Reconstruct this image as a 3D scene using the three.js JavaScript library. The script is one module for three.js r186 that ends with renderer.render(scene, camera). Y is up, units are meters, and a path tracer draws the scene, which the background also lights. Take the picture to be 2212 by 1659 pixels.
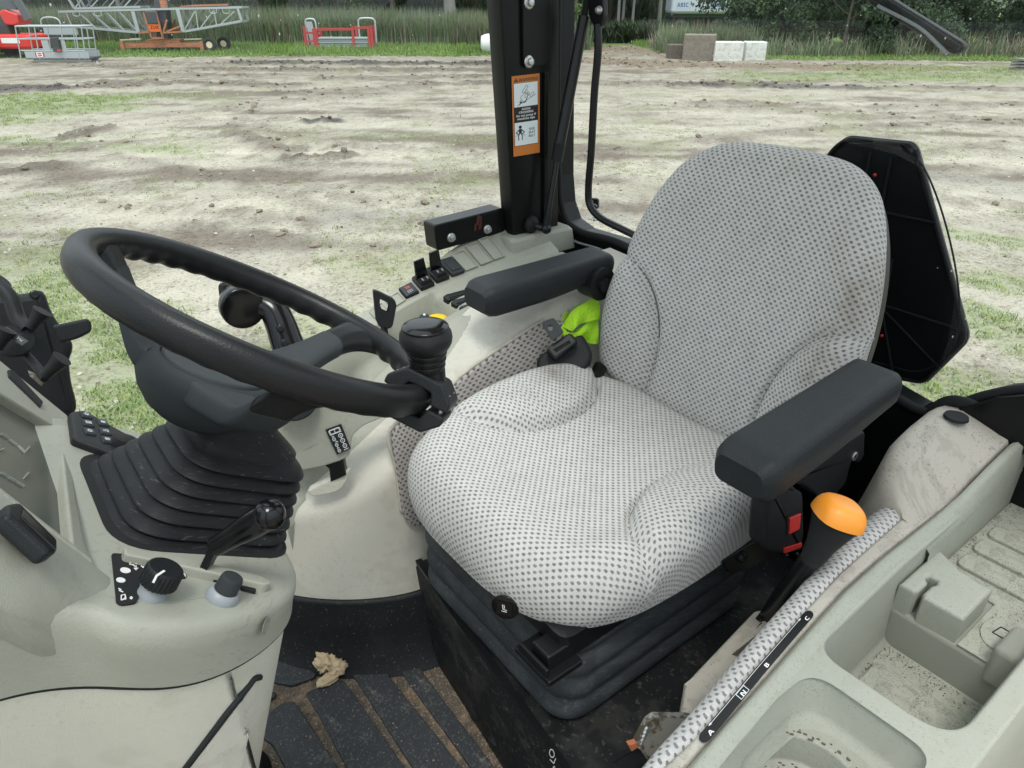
import * as THREE from 'three';
import { RoundedBoxGeometry } from 'three/addons/geometries/RoundedBoxGeometry.js';
import * as BGU from 'three/addons/utils/BufferGeometryUtils.js';
import { TessellateModifier } from 'three/addons/modifiers/TessellateModifier.js';
import { ImprovedNoise } from 'three/addons/math/ImprovedNoise.js';

// ---------------------------------------------------------------- camera, sky, sun, exposure
// x = operator's right, -z = forward, y up, y = 0 on the cab floor, yard ground at GY
const scene = new THREE.Scene();
const GY = -1.15;
const FPX = 1533.7, PITCH = 28.7 * Math.PI / 180, AZ = 52.5 * Math.PI / 180;
const CAM = new THREE.Vector3(-0.70, 1.15, -0.63);
const FH = new THREE.Vector3(Math.sin(AZ), 0, Math.cos(AZ));
const RT = new THREE.Vector3(-Math.cos(AZ), 0, Math.sin(AZ));
const FW = FH.clone().multiplyScalar(Math.cos(PITCH)).add(new THREE.Vector3(0, -Math.sin(PITCH), 0));
const UP = FH.clone().multiplyScalar(Math.sin(PITCH)).add(new THREE.Vector3(0, Math.cos(PITCH), 0));
const camera = new THREE.PerspectiveCamera(2 * Math.atan(829.5 / FPX) * 180 / Math.PI, 4 / 3, 0.05, 900);
camera.position.copy(CAM);
camera.lookAt(CAM.clone().add(FW));
scene.add(camera);

const renderer = new THREE.WebGLRenderer({ antialias: true });
renderer.setSize(1024, 768);
renderer.toneMapping = THREE.LinearToneMapping;
renderer.toneMappingExposure = 1.74;
renderer.outputColorSpace = THREE.SRGBColorSpace;
renderer.shadowMap.enabled = true;

// overcast sky: a bright, nearly even cloud layer
{
  const w = 256, h = 128, data = new Float32Array(w * h * 4), nz = new ImprovedNoise();
  for (let j = 0; j < h; j++) for (let i = 0; i < w; i++) {
    const th = (j + 0.5) / h * Math.PI, ph = (i + 0.5) / w * 2 * Math.PI;
    const el = Math.sin(Math.PI / 2 - (Math.PI - th));          // sine of elevation, row 0 = bottom
    const dx = Math.sin(th) * Math.cos(ph), dz = Math.sin(th) * Math.sin(ph);
    const c = 0.09 * nz.noise(dx * 2.1, el * 3.1, dz * 2.1) + 0.05 * nz.noise(dx * 6, el * 8, dz * 6 + 3);
    const L = (el > 0 ? 0.58 + 0.62 * el : 0.36) * (1 + c);
    const k = (j * w + i) * 4;
    data[k] = L * 0.91; data[k + 1] = L * 1.0; data[k + 2] = L * 1.07; data[k + 3] = 1;
  }
  const sky = new THREE.DataTexture(data, w, h, THREE.RGBAFormat, THREE.FloatType);
  sky.mapping = THREE.EquirectangularReflectionMapping;
  sky.magFilter = sky.minFilter = THREE.LinearFilter;
  sky.needsUpdate = true;
  scene.background = sky; scene.environment = sky;
}
const sun = new THREE.DirectionalLight(0xfffaf3, 1.4);          // veiled sun behind the clouds, high over the open door
sun.position.set(-5, 17, -3.6); sun.target.position.set(0, 0, 0);
sun.castShadow = true; sun.shadow.radius = 34; sun.shadow.mapSize.set(2048, 2048);
Object.assign(sun.shadow.camera, { left: -50, right: 50, top: 50, bottom: -50, near: 0.5, far: 140 });
scene.add(sun, sun.target);

// ---------------------------------------------------------------- helpers
const V = (x, y, z) => new THREE.Vector3(x, y, z);
let seed = 12345;
const rnd = () => { seed = (seed * 1664525 + 1013904223) >>> 0; return seed / 4294967296; };
const rr = (a, b) => a + (b - a) * rnd();
const lerp = (a, b, t) => a + (b - a) * t;
const sst = (a, b, x) => { const t = Math.min(1, Math.max(0, (x - a) / (b - a))); return t * t * (3 - 2 * t); };
const NZ = new ImprovedNoise();
const fbm = (x, y, z = 0, o = 4) => { let s = 0, a = 0.5; for (let i = 0; i < o; i++) { s += a * NZ.noise(x, y, z + i * 7.3); x *= 2.03; y *= 2.03; a *= 0.5; } return s; };
function interp(tab, x) {                                       // piecewise linear table [[x, y], ...]
  if (x <= tab[0][0]) return tab[0][1];
  for (let i = 1; i < tab.length; i++) if (x <= tab[i][0]) { const [a, b] = tab[i - 1], [c, d] = tab[i]; return b + (d - b) * (x - a) / (c - a); }
  return tab[tab.length - 1][1];
}
// a direction through a point of the 2212 x 1659 view of the photograph, met with a surface of the place
const ray = (px, py) => FW.clone().addScaledVector(RT, (px - 1106) / FPX).addScaledVector(UP, (829.5 - py) / FPX);
const onY = (px, py, h) => { const d = ray(px, py); return CAM.clone().addScaledVector(d, (h - CAM.y) / d.y); };
const onX = (px, py, h) => { const d = ray(px, py); return CAM.clone().addScaledVector(d, (h - CAM.x) / d.x); };
const onZ = (px, py, h) => { const d = ray(px, py); return CAM.clone().addScaledVector(d, (h - CAM.z) / d.z); };
const onPl = (px, py, P0, N) => { const d = ray(px, py); return CAM.clone().addScaledVector(d, P0.clone().sub(CAM).dot(N) / d.dot(N)); };
const atD = (px, py, t) => CAM.clone().addScaledVector(ray(px, py), t);

const taken = {};
const numbered = (n) => { const k = taken[n] = (taken[n] ?? -1) + 1; return k ? `${n}_${String(k).padStart(3, '0')}` : n; };
function thing(name, label, category, group) {
  const g = new THREE.Group(); g.name = numbered(name); g.userData = { label, category };
  if (group) g.userData.group = group;
  scene.add(g); return g;
}
function add(parent, name, geo, mat, label) {
  const m = new THREE.Mesh(geo, mat); m.name = name; m.castShadow = m.receiveShadow = true;
  if (label) m.userData.label = label;
  parent.add(m); return m;
}
function structure(name, geo, mat, label) { const m = add(scene, numbered(name), geo, mat, label); m.userData.kind = 'structure'; return m; }

// geometry
function loft(rings, o = {}) {
  const closed = o.closed !== false, n = rings[0].length, m = rings.length, W = closed ? n + 1 : n;
  const pos = [], uv = [], idx = [];
  let vv = 0;
  for (let i = 0; i < m; i++) {
    if (i) { let s = 0; for (let j = 0; j < n; j++) s += rings[i][j].distanceTo(rings[i - 1][j]); vv += s / n; }
    let uu = 0;
    for (let j = 0; j < W; j++) {
      const p = rings[i][j % n];
      if (j) uu += p.distanceTo(rings[i][j - 1]);
      pos.push(p.x, p.y, p.z); uv.push(uu, vv);
    }
  }
  for (let i = 0; i < m - 1; i++) for (let j = 0; j < W - 1; j++) {
    const a = i * W + j, b = a + 1, c = a + W, d = c + 1;
    idx.push(a, b, d, a, d, c);
  }
  for (const [on, i, flip] of [[o.cap0 ?? closed, 0, true], [o.cap1 ?? closed, m - 1, false]]) {
    if (!on) continue;
    const c = V(0, 0, 0); rings[i].forEach(p => c.add(p)); c.multiplyScalar(1 / n);
    const base = pos.length / 3; pos.push(c.x, c.y, c.z); uv.push(0, 0);
    for (const p of rings[i]) { pos.push(p.x, p.y, p.z); uv.push(p.x - c.x + p.y - c.y, p.z - c.z + p.y - c.y); }
    for (let j = 0; j < n; j++) { const a = base + 1 + j, b = base + 1 + (j + 1) % n; flip ? idx.push(base, b, a) : idx.push(base, a, b); }
  }
  const g = new THREE.BufferGeometry();
  g.setAttribute('position', new THREE.Float32BufferAttribute(pos, 3));
  g.setAttribute('uv', new THREE.Float32BufferAttribute(uv, 2));
  g.setIndex(idx); g.computeVertexNormals();
  if (closed) { const N = g.attributes.normal; for (let i = 0; i < m; i++) { const a = i * W, b = a + n; const v = V(N.getX(a) + N.getX(b), N.getY(a) + N.getY(b), N.getZ(a) + N.getZ(b)).normalize(); N.setXYZ(a, v.x, v.y, v.z); N.setXYZ(b, v.x, v.y, v.z); } }
  return g;
}
function gridSurf(nu, nv, fn, uvf) {
  const pos = [], uv = [], idx = [];
  for (let i = 0; i <= nu; i++) for (let j = 0; j <= nv; j++) {
    const p = fn(i / nu, j / nv); pos.push(p.x, p.y, p.z);
    const t = uvf ? uvf(i / nu, j / nv, p) : [i / nu, j / nv]; uv.push(t[0], t[1]);
  }
  for (let i = 0; i < nu; i++) for (let j = 0; j < nv; j++) { const a = i * (nv + 1) + j, b = a + 1, c = a + nv + 1, d = c + 1; idx.push(a, b, d, a, d, c); }
  const g = new THREE.BufferGeometry();
  g.setAttribute('position', new THREE.Float32BufferAttribute(pos, 3));
  g.setAttribute('uv', new THREE.Float32BufferAttribute(uv, 2));
  g.setIndex(idx); g.computeVertexNormals(); return g;
}
function roundPoly(pts, r, seg = 5) {                           // pts: [[x, y, r?], ...] rounded at every corner
  const out = [], n = pts.length;
  for (let i = 0; i < n; i++) {
    const p = pts[i], a = pts[(i + n - 1) % n], b = pts[(i + 1) % n];
    const va = [a[0] - p[0], a[1] - p[1]], vb = [b[0] - p[0], b[1] - p[1]];
    const la = Math.hypot(...va), lb = Math.hypot(...vb);
    const t = Math.min(p[2] ?? r, la * 0.49, lb * 0.49);
    if (t < 1e-6) { out.push([p[0], p[1]]); continue; }
    const A = [p[0] + va[0] / la * t, p[1] + va[1] / la * t], B = [p[0] + vb[0] / lb * t, p[1] + vb[1] / lb * t];
    for (let k = 0; k <= seg; k++) { const s = k / seg; out.push([(1 - s) ** 2 * A[0] + 2 * s * (1 - s) * p[0] + s * s * B[0], (1 - s) ** 2 * A[1] + 2 * s * (1 - s) * p[1] + s * s * B[1]]); }
  }
  return out;
}
const shape2 = (pts) => new THREE.Shape(pts.map(p => new THREE.Vector2(p[0], p[1])));
function basisOf(N, hint) {
  const n = N.clone().normalize();
  let ex = hint ? hint.clone() : (Math.abs(n.y) > 0.9 ? V(1, 0, 0) : V(0, 1, 0).cross(n));
  ex.addScaledVector(n, -ex.dot(n)).normalize();
  return [ex, n.clone().cross(ex), n];
}
const place = (g, o, ex, ey, ez) => g.applyMatrix4(new THREE.Matrix4().makeBasis(ex, ey, ez).setPosition(o));
// a plate whose front face (towards N) runs through the points
function slab(pts, N, depth, o = {}) {
  const [ex, ey, n] = basisOf(N, o.hint), O = pts[0].clone();
  const to2 = p => { const q = p.clone().sub(O); return [q.dot(ex), q.dot(ey)]; };
  let P = pts.map(to2);
  if (o.round) P = roundPoly(P, o.round, o.rseg ?? 5);
  const sh = shape2(P);
  for (const h of o.holes ?? []) { let q = h.map(to2); if (o.hround) q = roundPoly(q, o.hround); sh.holes.push(new THREE.Path(q.map(p => new THREE.Vector2(p[0], p[1])))); }
  const b = o.bevel ?? 0;
  const g = new THREE.ExtrudeGeometry(sh, { depth: Math.max(depth - 2 * b, 1e-4), bevelEnabled: b > 0, bevelSize: b, bevelThickness: b, bevelOffset: -b, bevelSegments: o.bseg ?? 3, curveSegments: 10 });
  g.translate(0, 0, -(depth - b));
  return place(g, O, ex, ey, n);
}
function rbox(c, w, h, d, r, ex = V(1, 0, 0), ey = V(0, 1, 0), seg = 3) {
  const ez = ex.clone().cross(ey).normalize();
  return place(new RoundedBoxGeometry(w, h, d, seg, Math.min(r, w / 2.01, h / 2.01, d / 2.01)), c, ex.clone().normalize(), ey.clone().normalize(), ez);
}
function sweep(pts, rad, nr = 12, o = {}) {
  const c = new THREE.CatmullRomCurve3(pts, !!o.closed, 'centripetal'), m = o.n ?? Math.max(2, (pts.length - 1) * 6);
  const fr = c.computeFrenetFrames(m, !!o.closed), rings = [];
  for (let i = 0; i <= m; i++) {
    const t = i / m, p = c.getPointAt(t), R = typeof rad === 'function' ? rad(t) : rad, ring = [];
    for (let j = 0; j < nr; j++) {
      const a = j / nr * 2 * Math.PI, [ra, rb] = Array.isArray(R) ? R : [R, R];
      ring.push(p.clone().addScaledVector(fr.normals[i], Math.cos(a) * ra).addScaledVector(fr.binormals[i], Math.sin(a) * rb));
    }
    rings.push(ring);
  }
  return loft(rings, { cap0: !o.closed, cap1: !o.closed });
}
function bar(a, b, r, nr = 10, r2 = r) {
  const d = b.clone().sub(a), L = d.length(), g = new THREE.CylinderGeometry(r2, r, L, nr);
  const [ex, ey, n] = basisOf(d); g.rotateX(Math.PI / 2);
  return place(g, a.clone().add(b).multiplyScalar(0.5), ex, ey, n);
}
function boxBar(a, b, w, h, hint = V(0, 1, 0)) {                // square tube between two points
  const d = b.clone().sub(a), L = d.length(), ez = d.normalize();
  let ey = hint.clone().addScaledVector(ez, -hint.dot(ez)); if (ey.length() < 1e-3) ey = V(1, 0, 0).addScaledVector(ez, -ez.x); ey.normalize();
  const ex = ey.clone().cross(ez);
  return place(new THREE.BoxGeometry(w, h, L), a.clone().add(b).multiplyScalar(0.5), ex, ey, ez);
}
function lathe(prof, o, axis, seg = 28) {
  const g = new THREE.LatheGeometry(prof.map(p => new THREE.Vector2(p[0], p[1])), seg);
  const n = axis.clone().normalize(), [ex, ez] = basisOf(n);
  return place(g, o, ex, n, ex.clone().cross(n));
}
const merge = (gs) => BGU.mergeGeometries(gs.map(g => { const q = g.index ? g.toNonIndexed() : g; for (const k of Object.keys(q.attributes)) if (!['position', 'normal', 'uv'].includes(k)) q.deleteAttribute(k); return q; }));
const decal = (pts, N, off = 0.0012) => {                       // printed film on a surface: 4 corners tl, tr, br, bl
  const n = N.clone().normalize(), g = new THREE.BufferGeometry(), q = [pts[0], pts[3], pts[2], pts[1]].map(p => p.clone().addScaledVector(n, off));
  g.setAttribute('position', new THREE.Float32BufferAttribute(q.flatMap(p => [p.x, p.y, p.z]), 3));
  g.setAttribute('uv', new THREE.Float32BufferAttribute([0, 1, 0, 0, 1, 0, 1, 1], 2));
  g.setIndex([0, 1, 2, 0, 2, 3]); g.computeVertexNormals(); return g;
};

// meets a built surface along a line of sight, and lays a thin shaped piece on it
const caster = new THREE.Raycaster();
function hitOn(mesh, px, py) { mesh.updateMatrixWorld(true); caster.set(CAM, ray(px, py).normalize()); const h = caster.intersectObject(mesh, false)[0]; return h ? { p: h.point, n: h.face.normal.clone().multiplyScalar(h.face.normal.dot(ray(px, py)) > 0 ? -1 : 1) } : null; }
function drape(mesh, pxs, off, round = 0, maxE = 14) {
  let g = new THREE.ShapeGeometry(shape2(round ? roundPoly(pxs, round) : pxs)).toNonIndexed(); g = new TessellateModifier(maxE, 6).modify(g);
  const p = g.attributes.position, keep = []; let last = null;
  for (let i = 0; i < p.count; i++) { const h = hitOn(mesh, p.getX(i), p.getY(i)) ?? last; last = h; const q = h.p.clone().addScaledVector(h.n, off); keep.push(q.x, q.y, q.z); }
  const o = new THREE.BufferGeometry(); o.setAttribute('position', new THREE.Float32BufferAttribute(keep, 3)); o.setAttribute('uv', new THREE.Float32BufferAttribute(keep.filter((_, i) => i % 3 !== 0), 2));
  const m = BGU.mergeVertices(o, 1e-6); m.computeVertexNormals(); return m;
}
// ---------------------------------------------------------------- textures and materials
function tileNoise(n, per, sd) {                                // tileable value noise, values 0..1
  let s = sd; const r = () => { s = (s * 1664525 + 1013904223) >>> 0; return s / 4294967296; };
  const lat = Float32Array.from({ length: per * per }, r), out = new Float32Array(n * n);
  for (let y = 0; y < n; y++) for (let x = 0; x < n; x++) {
    const fx = x / n * per, fy = y / n * per, ix = fx | 0, iy = fy | 0; let tx = fx - ix, ty = fy - iy;
    tx = tx * tx * (3 - 2 * tx); ty = ty * ty * (3 - 2 * ty);
    const i1 = (ix + 1) % per, j1 = (iy + 1) % per;
    out[y * n + x] = lerp(lerp(lat[iy * per + ix], lat[iy * per + i1], tx), lerp(lat[j1 * per + ix], lat[j1 * per + i1], tx), ty);
  }
  return out;
}
function mixNoise(n, list, sd = 7) { const o = new Float32Array(n * n); let W = 0; list.forEach(([p, w], i) => { const t = tileNoise(n, p, sd + i * 977); W += w; for (let k = 0; k < o.length; k++) o[k] += t[k] * w; }); for (let k = 0; k < o.length; k++) o[k] /= W; return o; }
const enc = v => { v = Math.min(1, Math.max(0, v)); return Math.round(255 * (v <= 0.0031308 ? 12.92 * v : 1.055 * v ** (1 / 2.4) - 0.055)); };
function colorTex(n, tile, fn) {                                // fn(x, y, k) -> linear rgb
  const d = new Uint8Array(n * n * 4);
  for (let y = 0; y < n; y++) for (let x = 0; x < n; x++) { const k = y * n + x, c = fn(x, y, k); d[k * 4] = enc(c[0]); d[k * 4 + 1] = enc(c[1]); d[k * 4 + 2] = enc(c[2]); d[k * 4 + 3] = 255; }
  return finishTex(d, n, tile, true);
}
function valueTex(n, tile, fn) {
  const d = new Uint8Array(n * n * 4);
  for (let k = 0; k < n * n; k++) { const v = Math.round(255 * Math.min(1, Math.max(0, fn(k % n, (k / n) | 0, k)))); d[k * 4] = d[k * 4 + 1] = d[k * 4 + 2] = v; d[k * 4 + 3] = 255; }
  return finishTex(d, n, tile, false);
}
function finishTex(d, n, tile, srgb) {
  const t = new THREE.DataTexture(d, n, n, THREE.RGBAFormat); t.wrapS = t.wrapT = THREE.RepeatWrapping;
  t.magFilter = THREE.LinearFilter; t.minFilter = THREE.LinearMipmapLinearFilter; t.generateMipmaps = true;
  t.repeat.set(1 / tile, 1 / tile); if (srgb) t.colorSpace = THREE.SRGBColorSpace; t.needsUpdate = true; return t;
}
const canvasTex = (w, h, draw) => { const c = document.createElement('canvas'); c.width = w; c.height = h; const g = c.getContext('2d'); draw(g, w, h); const t = new THREE.CanvasTexture(c); t.colorSpace = THREE.SRGBColorSpace; t.magFilter = THREE.LinearFilter; return t; };
const RGB = (r, g, b) => new THREE.Color().setRGB(r, g, b);

// seat cloth: pale knitted ground with a staggered lattice of dark sunk squares
const FAB = (() => {
  const n = 768, cells = 8, fine = mixNoise(n, [[96, 1], [192, 1.4]], 31), soft = mixNoise(n, [[4, 1], [9, 1]], 77), N2 = tileNoise(n, 24, 5);
  const mask = new Float32Array(n * n);
  for (let y = 0; y < n; y++) for (let x = 0; x < n; x++) {
    const k = y * n + x; let m = 0;
    const gx = x / n * cells, gy = y / n * cells * 2;
    const row = Math.floor(gy), fy = gy - row - 0.5, fx = ((gx + (row % 2) * 0.5) % 1) - 0.5;
    const wob = (N2[k] - 0.5) * 0.07;
    const ax = Math.abs(fx + wob) / 0.225, ay = Math.abs(fy + wob) / 0.33;
    const sq = Math.max(ax, ay) + 0.16 * Math.min(ax, ay);
    m = 1 - sst(0.9, 1.1, sq);
    if (fx > 0.10 && fy < -0.16) m *= 0.25;                     // notch in the dark square
    mask[k] = m;
  }
  const knit = (x, y) => 0.5 + 0.5 * Math.sin((x + y * 0.5) / n * Math.PI * 2 * 96) * Math.sin(y / n * Math.PI * 2 * 96);
  const make = (lite, dark) => colorTex(n, 0.099, (x, y, k) => {
    const f = (0.74 + 0.30 * fine[k] + 0.16 * knit(x, y)) * (0.92 + 0.16 * soft[k]);
    const m = mask[k] * (0.72 + 0.4 * N2[k]);
    return [0, 1, 2].map(i => lerp(lite[i], dark[i], m) * f);
  });
  const bump = valueTex(n, 0.099, (x, y, k) => 0.55 + 0.2 * fine[k] + 0.22 * knit(x, y) - 0.5 * mask[k]);
  return { seat: make([0.565, 0.555, 0.535], [0.205, 0.198, 0.196]), trim: make([0.37, 0.345, 0.325], [0.085, 0.078, 0.075]), bump };
})();
const grainTex = valueTex(512, 0.06, (() => { const a = mixNoise(512, [[64, 1], [128, 1.5]], 3); return (x, y, k) => sst(0.3, 0.7, a[k]); })());
const leatherTex = valueTex(512, 0.05, (() => { const a = tileNoise(512, 44, 9), b = tileNoise(512, 90, 19); return (x, y, k) => 0.7 * sst(0.25, 0.65, a[k]) + 0.3 * b[k]; })());
const dirtN = mixNoise(512, [[4, 1], [9, 0.8], [22, 0.5], [60, 0.5]], 41), speckN = mixNoise(512, [[120, 1], [60, 0.5]], 55), blotN = mixNoise(512, [[7, 1], [16, 1], [40, 0.6]], 91), smearN = mixNoise(512, [[3, 1], [14, 0.7], [50, 0.5]], 23);
const dirtRough = (lo, hi, tile) => valueTex(512, tile, (x, y, k) => lo + (hi - lo) * (0.6 * dirtN[k] + 0.4 * smearN[k]));
const grubby = (tile, base, dirt, amt = 0.18, specks = 0.15) => colorTex(512, tile, (x, y, k) => {
  const d = amt * sst(0.5, 0.68, blotN[k]) + specks * sst(0.66, 0.74, speckN[k]) * sst(0.4, 0.62, dirtN[k]);
  const v = 0.96 + 0.08 * dirtN[k];
  return [0, 1, 2].map(i => lerp(base[i] * v, dirt[i], Math.min(1, d)));
});
const std = (o) => { const m = new THREE.MeshStandardMaterial(o); m.side = THREE.DoubleSide; return m; };
const phys = (o) => { const m = new THREE.MeshPhysicalMaterial(o); m.side = THREE.DoubleSide; return m; };
const wh = RGB(1, 1, 1);
const M = {
  seat: phys({ map: FAB.seat, bumpMap: FAB.bump, bumpScale: 0.0016, roughness: 0.95, sheen: 0.25, sheenRoughness: 0.6, sheenColor: RGB(0.5, 0.5, 0.5) }),
  trimCloth: phys({ map: FAB.trim, bumpMap: FAB.bump, bumpScale: 0.0014, roughness: 0.95 }),
  green: std({ map: grubby(0.35, [0.32, 0.324, 0.272], [0.15, 0.13, 0.10], 0.05, 0.2), bumpMap: grainTex, bumpScale: 0.00015, roughness: 0.52 }),
  tray: std({ map: grubby(0.14, [0.33, 0.34, 0.285], [0.15, 0.125, 0.085], 0.06, 0.3), bumpMap: grainTex, bumpScale: 0.00018, roughness: 0.5 }),
  trayFloor: std({ map: colorTex(512, 0.085, (x, y, k) => { const d = 0.22 * sst(0.45, 0.65, blotN[k]) + 0.7 * sst(0.6, 0.7, speckN[k]) * sst(0.40, 0.6, dirtN[k]); return [0.33, 0.335, 0.28].map((b, i) => lerp(b, [0.10, 0.085, 0.065][i], Math.min(0.95, d))); }), roughness: 0.75 }),
  beige: std({ map: grubby(0.4, [0.56, 0.545, 0.465], [0.26, 0.22, 0.15], 0.12, 0.12), bumpMap: grainTex, bumpScale: 0.00025, roughness: 0.6 }),
  panelBeige: std({ map: grubby(0.4, [0.53, 0.51, 0.445], [0.24, 0.20, 0.15], 0.14, 0.14), bumpMap: grainTex, bumpScale: 0.00025, roughness: 0.6 }),
  seam: std({ color: RGB(0.13, 0.125, 0.12), roughness: 0.9 }),
  hubCap: phys({ specularIntensity: 0.5, color: RGB(0.05, 0.057, 0.061), bumpMap: grainTex, bumpScale: 0.0001, roughness: 0.5 }),
  beigeTrim: std({ map: grubby(0.25, [0.47, 0.435, 0.375], [0.20, 0.17, 0.13], 0.25, 0.45), bumpMap: grainTex, bumpScale: 0.0003, roughness: 0.65 }),
  black: phys({ specularIntensity: 0.5, color: RGB(0.011, 0.0125, 0.014), bumpMap: grainTex, bumpScale: 0.00015, roughness: 0.45 }),
  blackSatin: phys({ color: RGB(0.008, 0.009, 0.010), roughness: 0.32, specularIntensity: 0.7 }),
  blackPaint: phys({ color: RGB(0.006, 0.007, 0.007), roughness: 0.3, specularIntensity: 0.45 }),
  blackMatt: phys({ specularIntensity: 0.5, color: RGB(0.016, 0.017, 0.018), roughness: 0.75 }),
  gloss: phys({ color: RGB(0.005, 0.005, 0.006), roughness: 0.16, specularIntensity: 0.7 }),
  wheel: phys({ specularIntensity: 0.5, color: RGB(0.011, 0.0115, 0.0125), bumpMap: leatherTex, bumpScale: 0.00008, roughness: 0.36 }),
  wheelGrey: phys({ specularIntensity: 0.5, color: RGB(0.032, 0.037, 0.040), bumpMap: grainTex, bumpScale: 0.0001, roughness: 0.55 }),
  arm: phys({ specularIntensity: 0.5, color: RGB(0.014, 0.0165, 0.019), bumpMap: leatherTex, bumpScale: 0.0003, roughness: 0.46 }),
  rubber: phys({ specularIntensity: 0.5, map: colorTex(512, 0.22, (x, y, k) => { const d = 0.03 * sst(0.5, 0.75, dirtN[k]) + 0.7 * sst(0.80, 0.85, speckN[k]); return [0.009, 0.010, 0.0115].map((b, i) => lerp(b, [0.11, 0.11, 0.105][i], d)); }), roughness: 0.5, bumpMap: grainTex, bumpScale: 0.0001 }),
  bellows: phys({ specularIntensity: 0.5, map: colorTex(512, 0.3, (x, y, k) => { const d = 0.35 * sst(0.4, 0.75, dirtN[k]) + 0.5 * sst(0.73, 0.80, speckN[k]); return [0.035, 0.04, 0.045].map((b, i) => lerp(b, [0.10, 0.11, 0.115][i], d)); }), roughness: 0.7 }),
  seatBox: phys({ specularIntensity: 0.5, map: colorTex(512, 0.4, (x, y, k) => { const d = 0.25 * sst(0.5, 0.75, smearN[k]) + 0.6 * sst(0.73, 0.79, speckN[k]); return [0.009, 0.010, 0.011].map((b, i) => lerp(b, [0.07, 0.068, 0.06][i], d)); }), roughnessMap: dirtRough(0.25, 0.75, 0.4), roughness: 1 }),
  steel: std({ color: RGB(0.55, 0.56, 0.56), metalness: 0.9, roughness: 0.38 }),
  dullSteel: std({ map: colorTex(256, 0.12, (x, y, k) => { const q = (y * 2) * 512 + x * 2, d = sst(0.45, 0.65, blotN[q]); return [0.30, 0.30, 0.28].map((b, i) => lerp(b, [0.11, 0.09, 0.065][i], d)); }), metalness: 0.5, roughness: 0.55 }),
  greyPlastic: std({ color: RGB(0.24, 0.26, 0.28), roughness: 0.45 }),
  white: std({ color: RGB(0.75, 0.76, 0.74), roughness: 0.6 }),
  red: std({ color: RGB(0.55, 0.03, 0.025), roughness: 0.45 }),
  orange: phys({ color: RGB(0.86, 0.30, 0.022), roughness: 0.42, clearcoat: 0.3, clearcoatRoughness: 0.4 }),
  yellow: std({ color: RGB(0.82, 0.58, 0.02), roughness: 0.4 }),
  lime: std({ map: colorTex(256, 0.06, (x, y, k) => { const q = (y * 2) * 512 + x * 2; const w = 0.85 + 0.15 * Math.sin(y / 256 * Math.PI * 2 * 40) - 0.25 * sst(0.6, 0.75, blotN[q]); return [0.50 * w, 0.90 * w, 0.035 * w]; }), roughness: 0.85 }),
  tape: std({ color: RGB(0.32, 0.33, 0.36), roughness: 0.35, metalness: 0.3 }),
  glass: phys({ color: RGB(0.965, 0.985, 0.97), transmission: 1, thickness: 0, roughness: 0, ior: 1.45 }),
  jdGreen: std({ color: RGB(0.06, 0.22, 0.07), roughness: 0.4 }),
};
// ---------------------------------------------------------------- the yard
const gnd = (px, py) => onY(px, py, GY);
const alongOf = (x, z) => [(x - CAM.x) * FH.x + (z - CAM.z) * FH.z, (x - CAM.x) * RT.x + (z - CAM.z) * RT.z];
const fromAlong = (d, l) => V(CAM.x + FH.x * d + RT.x * l, GY, CAM.z + FH.z * d + RT.z * l);
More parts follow.
